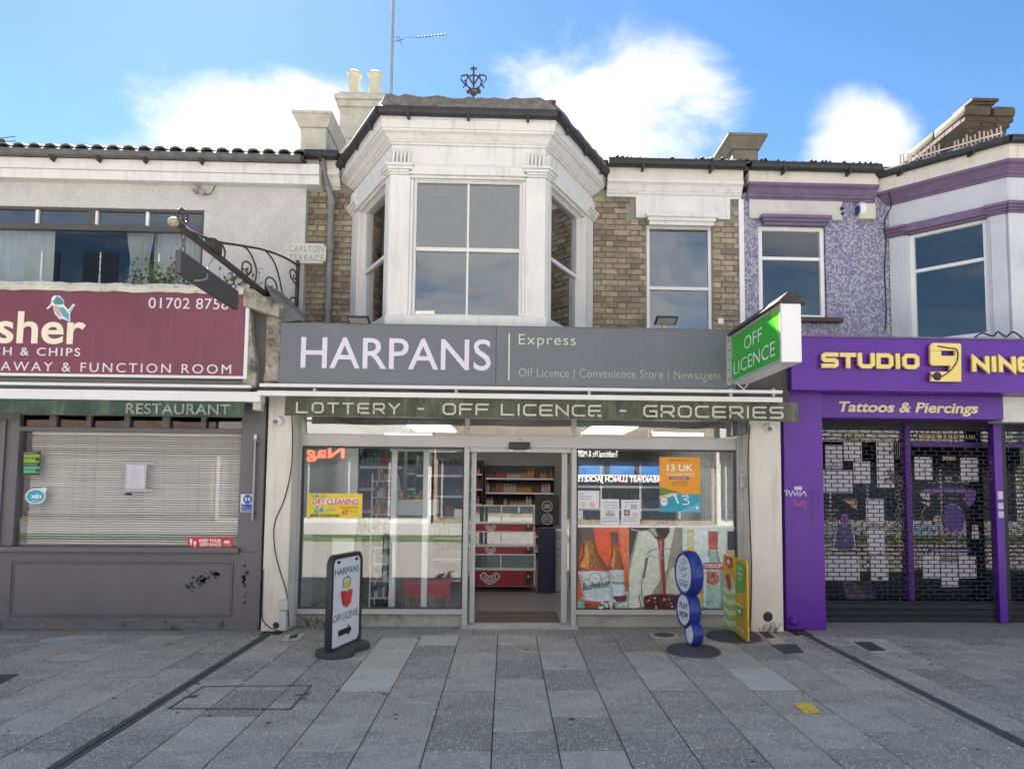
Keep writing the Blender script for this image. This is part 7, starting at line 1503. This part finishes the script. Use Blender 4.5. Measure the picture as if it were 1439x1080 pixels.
for (cx, yc, r, w_) in ((-.085, 806, .225, .11), (-.10, 857, .185, .10), (.02, 887, .115, .085)):
    zc_ = zat(yc); b = B(MB_); prof = [(r*.80, w_/2), (r*.86, w_/2+.012), (r*.95, w_/2), (r, w_*.2), (r, -w_*.2), (r*.95, -w_/2), (r*.86, -w_/2-.012), (r*.80, -w_/2)]
    vs = []; n = 36
    for rr, h in prof:
        for k in range(n): vs.append((cx+rr*math.cos(2*math.pi*k/n), zc_+rr*math.sin(2*math.pi*k/n), h))
    fs = [(i*n+k, i*n+(k+1) % n, (i+1)*n+(k+1) % n, (i+1)*n+k) for i in range(7) for k in range(n)]+[tuple(range(n)), tuple(range(7*n, 8*n))[::-1]]
    d = build(b.add(vs, fs), 'disc', BLUEP, t, smooth=True)
    ar = Art(MB_ @ Matrix.Translation((0, 0, w_/2+.0005)), .0006); ar.ell(cx, zc_, r*.79, r*.79, (.72, .73, .78), 36)
    if r > .2:
        for q in ([(-.09, .04), (-.02, -.05), (.06, -.02), (.02, .03), (-.05, .0)], [(-.06, .08), (.0, .02), (.08, .03)], [(-.02, .1), (.02, .06), (.05, .09), (.0, .12)]): ar.line([(cx+x*1.1, zc_+y*1.1+.02) for x, y in q], .012, (.05, .25, .42))
        ar.text('THE NATIONAL', cx-.11, zc_-.085, cx+.11, zc_-.06, (.03, .06, .2)); ar.text('LOTTERY', cx-.1, zc_-.13, cx+.1, zc_-.095, (.03, .06, .2), bold=.02)
    elif r > .15: ar.text('PLAY', cx-.09, zc_+.01, cx+.10, zc_+.07, (.02, .02, .05), bold=.03); ar.text('NOW', cx-.09, zc_-.075, cx+.10, zc_-.015, (.02, .02, .05), bold=.03)
    ar.build('face', PAINT, d)
build(B(MB_).box(-.02, .06, .04, zat(887)-.08, -.02, .02), 'neck', BLUEP, t, bev=.01)
# yellow ice lolly board
q0, q1 = pG(1016, 884), pG(1052, 903); z0_ = .05
pa = Vector((q0.x, 8.02, 0)); pa = pX(1016, 880, 2.36); pa = Vector((pG(1018, 886).x, pG(1018, 886).y, 0)); pb = Vector((pG(1052, 907).x, pG(1052, 907).y, 0))
M_, ln = Mwall((pa.x, pa.y), (pb.x, pb.y)); t = empty('ice_cream_board', (pa+pb)/2, 'yellow and green ice lolly board lettered TWISTER on a round grey base', 'sign board')
pc = (pa+pb)/2; build(B().lathe([(.285, 0), (.285, .012), (.26, .035), (.15, .055), (.04, .062)], (pc.x-.02, pc.y+.03, 0), 36), 'base', RUBBER, t, smooth=True)
ht = .80; zb_ = .045
n = 10; rows = []
PT = rrect(0, zb_, ln, zb_+ht, .07, corners=(1, 0, 0, 0)); build(B(M_).prism(PT, 'Y', -.008, .008), 'board', mat('board_yellow', (.70, .42, .02), .35, var=.04), t)
Mf = M_ @ Matrix(((1, 0, 0, 0), (0, 0, -1, -.0085), (0, 1, 0, 0), (0, 0, 0, 1))); ar = Art(Mf, .0006); U = lambda x: x*ln; V = lambda y: zb_+y*ht
ar.poly([(U(0), V(.0)), (U(.5), V(.0)), (U(.56), V(.6)), (U(0), V(.62))], (.40, .55, .14))
for i in range(4): y = .08+i*.14; ar.poly([(U(0), V(y)), (U(.25), V(y-.03)), (U(.54), V(y+.03)), (U(.56), V(y+.09)), (U(.25), V(y+.05)), (U(0), V(y+.08))], (.66, .76, .45))
ar.poly([(U(.0), V(.60)), (U(.5), V(.58)), (U(.56), V(.66)), (U(.40), V(.73)), (U(.1), V(.74))], (.60, .62, .42)); ar.poly([(U(.10), V(.72)), (U(.30), V(.76)), (U(.38), V(.62)), (U(.30), V(.52)), (U(.2), V(.60))], (.48, .03, .08)); ar.poly([(U(.12), V(.98)), (U(.42), V(.98)), (U(.42), V(.86)), (U(.27), V(.82)), (U(.12), V(.88))], (.45, .02, .03)); ar.ell(U(.27), V(.92), U(.08), .03, (.75, .6, .55)); ar.text('heart', U(.16), V(.855), U(.38), V(.875), (.75, .6, .55))
ar.poly([(U(.60), V(.97)), (U(.95), V(.93)), (U(.90), V(.60)), (U(.62), V(.56)), (U(.58), V(.62))], (.12, .42, .08)); ar.text('YOU', U(.66), V(.86), U(.86), V(.90), (.75, .8, .6), bold=.02); ar.text('MAKE', U(.66), V(.79), U(.86), V(.83), (.75, .8, .6), bold=.02); ar.text('IT', U(.70), V(.72), U(.80), V(.76), (.75, .8, .6), bold=.02)
ar.poly([(U(.62), V(.42)), (U(.85), V(.40)), (U(.83), V(.26)), (U(.62), V(.28))], (.10, .38, .10)); ar.poly([(U(.60), V(.43)), (U(.86), V(.41)), (U(.86), V(.38)), (U(.60), V(.40))], (.7, .72, .5)); ar.ell(U(.73), V(.33), U(.07), .022, (.7, .75, .6))
ar.text('TWISTER', U(.44), V(.07), U(.95), V(.125), (.16, .34, .10), bold=.06, rot=-.05); ar.text('TWISTER', U(.44), V(.075), U(.95), V(.13), (.82, .82, .72), bold=.02, rot=-.05); ar.build('print', PAINT, t)

# ================================================================== THE OTHER SIDE OF THE STREET (seen only in the glass)
OY = -13.0
OW = mat('opposite_render', (.42, .40, .37), .8, var=.08); OB = mat('opposite_brick', (.22, .17, .13), .9, var=.2); OD = mat('opposite_glass', (.03, .035, .045), .1)
BLUEG = mat('blue_window_film', (.03, .16, .42), .3)
def opp(x0, x1, h, m, label, floors, cols, sign=None, scol=(.7, .7, .7), smat=None):
    t = empty('facing_building', ((x0+x1)/2, OY, 0), label, 'building'); build(B().box(x0, x1, OY-8, OY, 0, h), 'wall', m, t); build(B().box(x0-.1, x1+.1, OY-8, OY+.25, h+.001, h+.35), 'parapet', OW, t)
    me_ = None
    for f_ in range(floors):
        for c in range(cols):
            xx = x0+(x1-x0)*(c+.5)/cols; z = 4.2+f_*2.9; build(B().box(xx-.75, xx+.75, OY+.001, OY+.06, z, z+1.5), 'window', OD, t); build(B().box(xx-.82, xx+.82, OY+.061, OY+.09, z-.08, z-.0).box(xx-.03, xx+.03, OY+.061, OY+.09, z, z+1.5), 'window_frame', PVC, t)
    build(B().box(x0+.15, x1-.15, OY+.001, OY+.05, .25, 2.55), 'shop_window', OD, t)
    for k in range(int((x1-x0)/1.6)): build(B().box(x0+.3+k*1.6, x0+.38+k*1.6, OY+.051, OY+.1, .25, 2.55), 'shop_mullion', GREYROOM, t); build(B().box(x0+.1, x1-.1, OY+.001, OY+.3, 2.6, 3.5), 'shop_sign', smat or GREYPAINT, t)
    if sign and len(sign) == 2:
        for k in range(3): build(B().box(2.95+k*1.25, 2.95+k*1.25+1.0, OY+.051, OY+.08, 2.02, 2.55), 'blue_panel', BLUEG, t)
        build(B().box(2.8, 6.6, OY+.051, OY+.12, 1.97, 2.01), 'white_rail', PVC, t)
    if sign:
        Mo = Matrix(((-1, 0, 0, (x0+x1)/2), (0, 0, 1, OY+.301), (0, 1, 0, 0), (0, 0, 0, 1)))
        ar = Art(Mo, .002)
        for (s_, cx, z, w_, h_, c_, b_) in sign: ar.text(s_, cx-w_/2, z, cx+w_/2, z+h_, c_, bold=b_)
        ar.build('sign_lettering', PAINT, t)
    return t
opp(-24, -11.5, 9, OB, 'brick terrace across the street, leftmost', 3, 5)
opp(-11.4, -3.0, 8.2, OW, 'pale rendered building across the street with an orange lettered shop sign', 1, 4, sign=[('Nag', 0, 2.42, 1.55, .62, (.80, .14, .06), .03)], smat=mat('far_sign_grey', (.20, .19, .18), .6))
opp(-2.9, 8.5, 7.7, OB, 'brick building across the street with a pie and mash cafe', 1, 5, sign=[('Traditional Pie & Mash', -.9, 2.72, 1.6, .26, (.8, .8, .8), .01), ('BREAKFAST LUNCH JACKETS', -1.8, 1.66, 3.5, .30, (.85, .85, .85), .03)])
opp(8.6, 22, 6.3, OW, 'white modern building across the street with dark glazing', 2, 6)
print('bricks', nb, 'objects', len(bpy.data.objects))
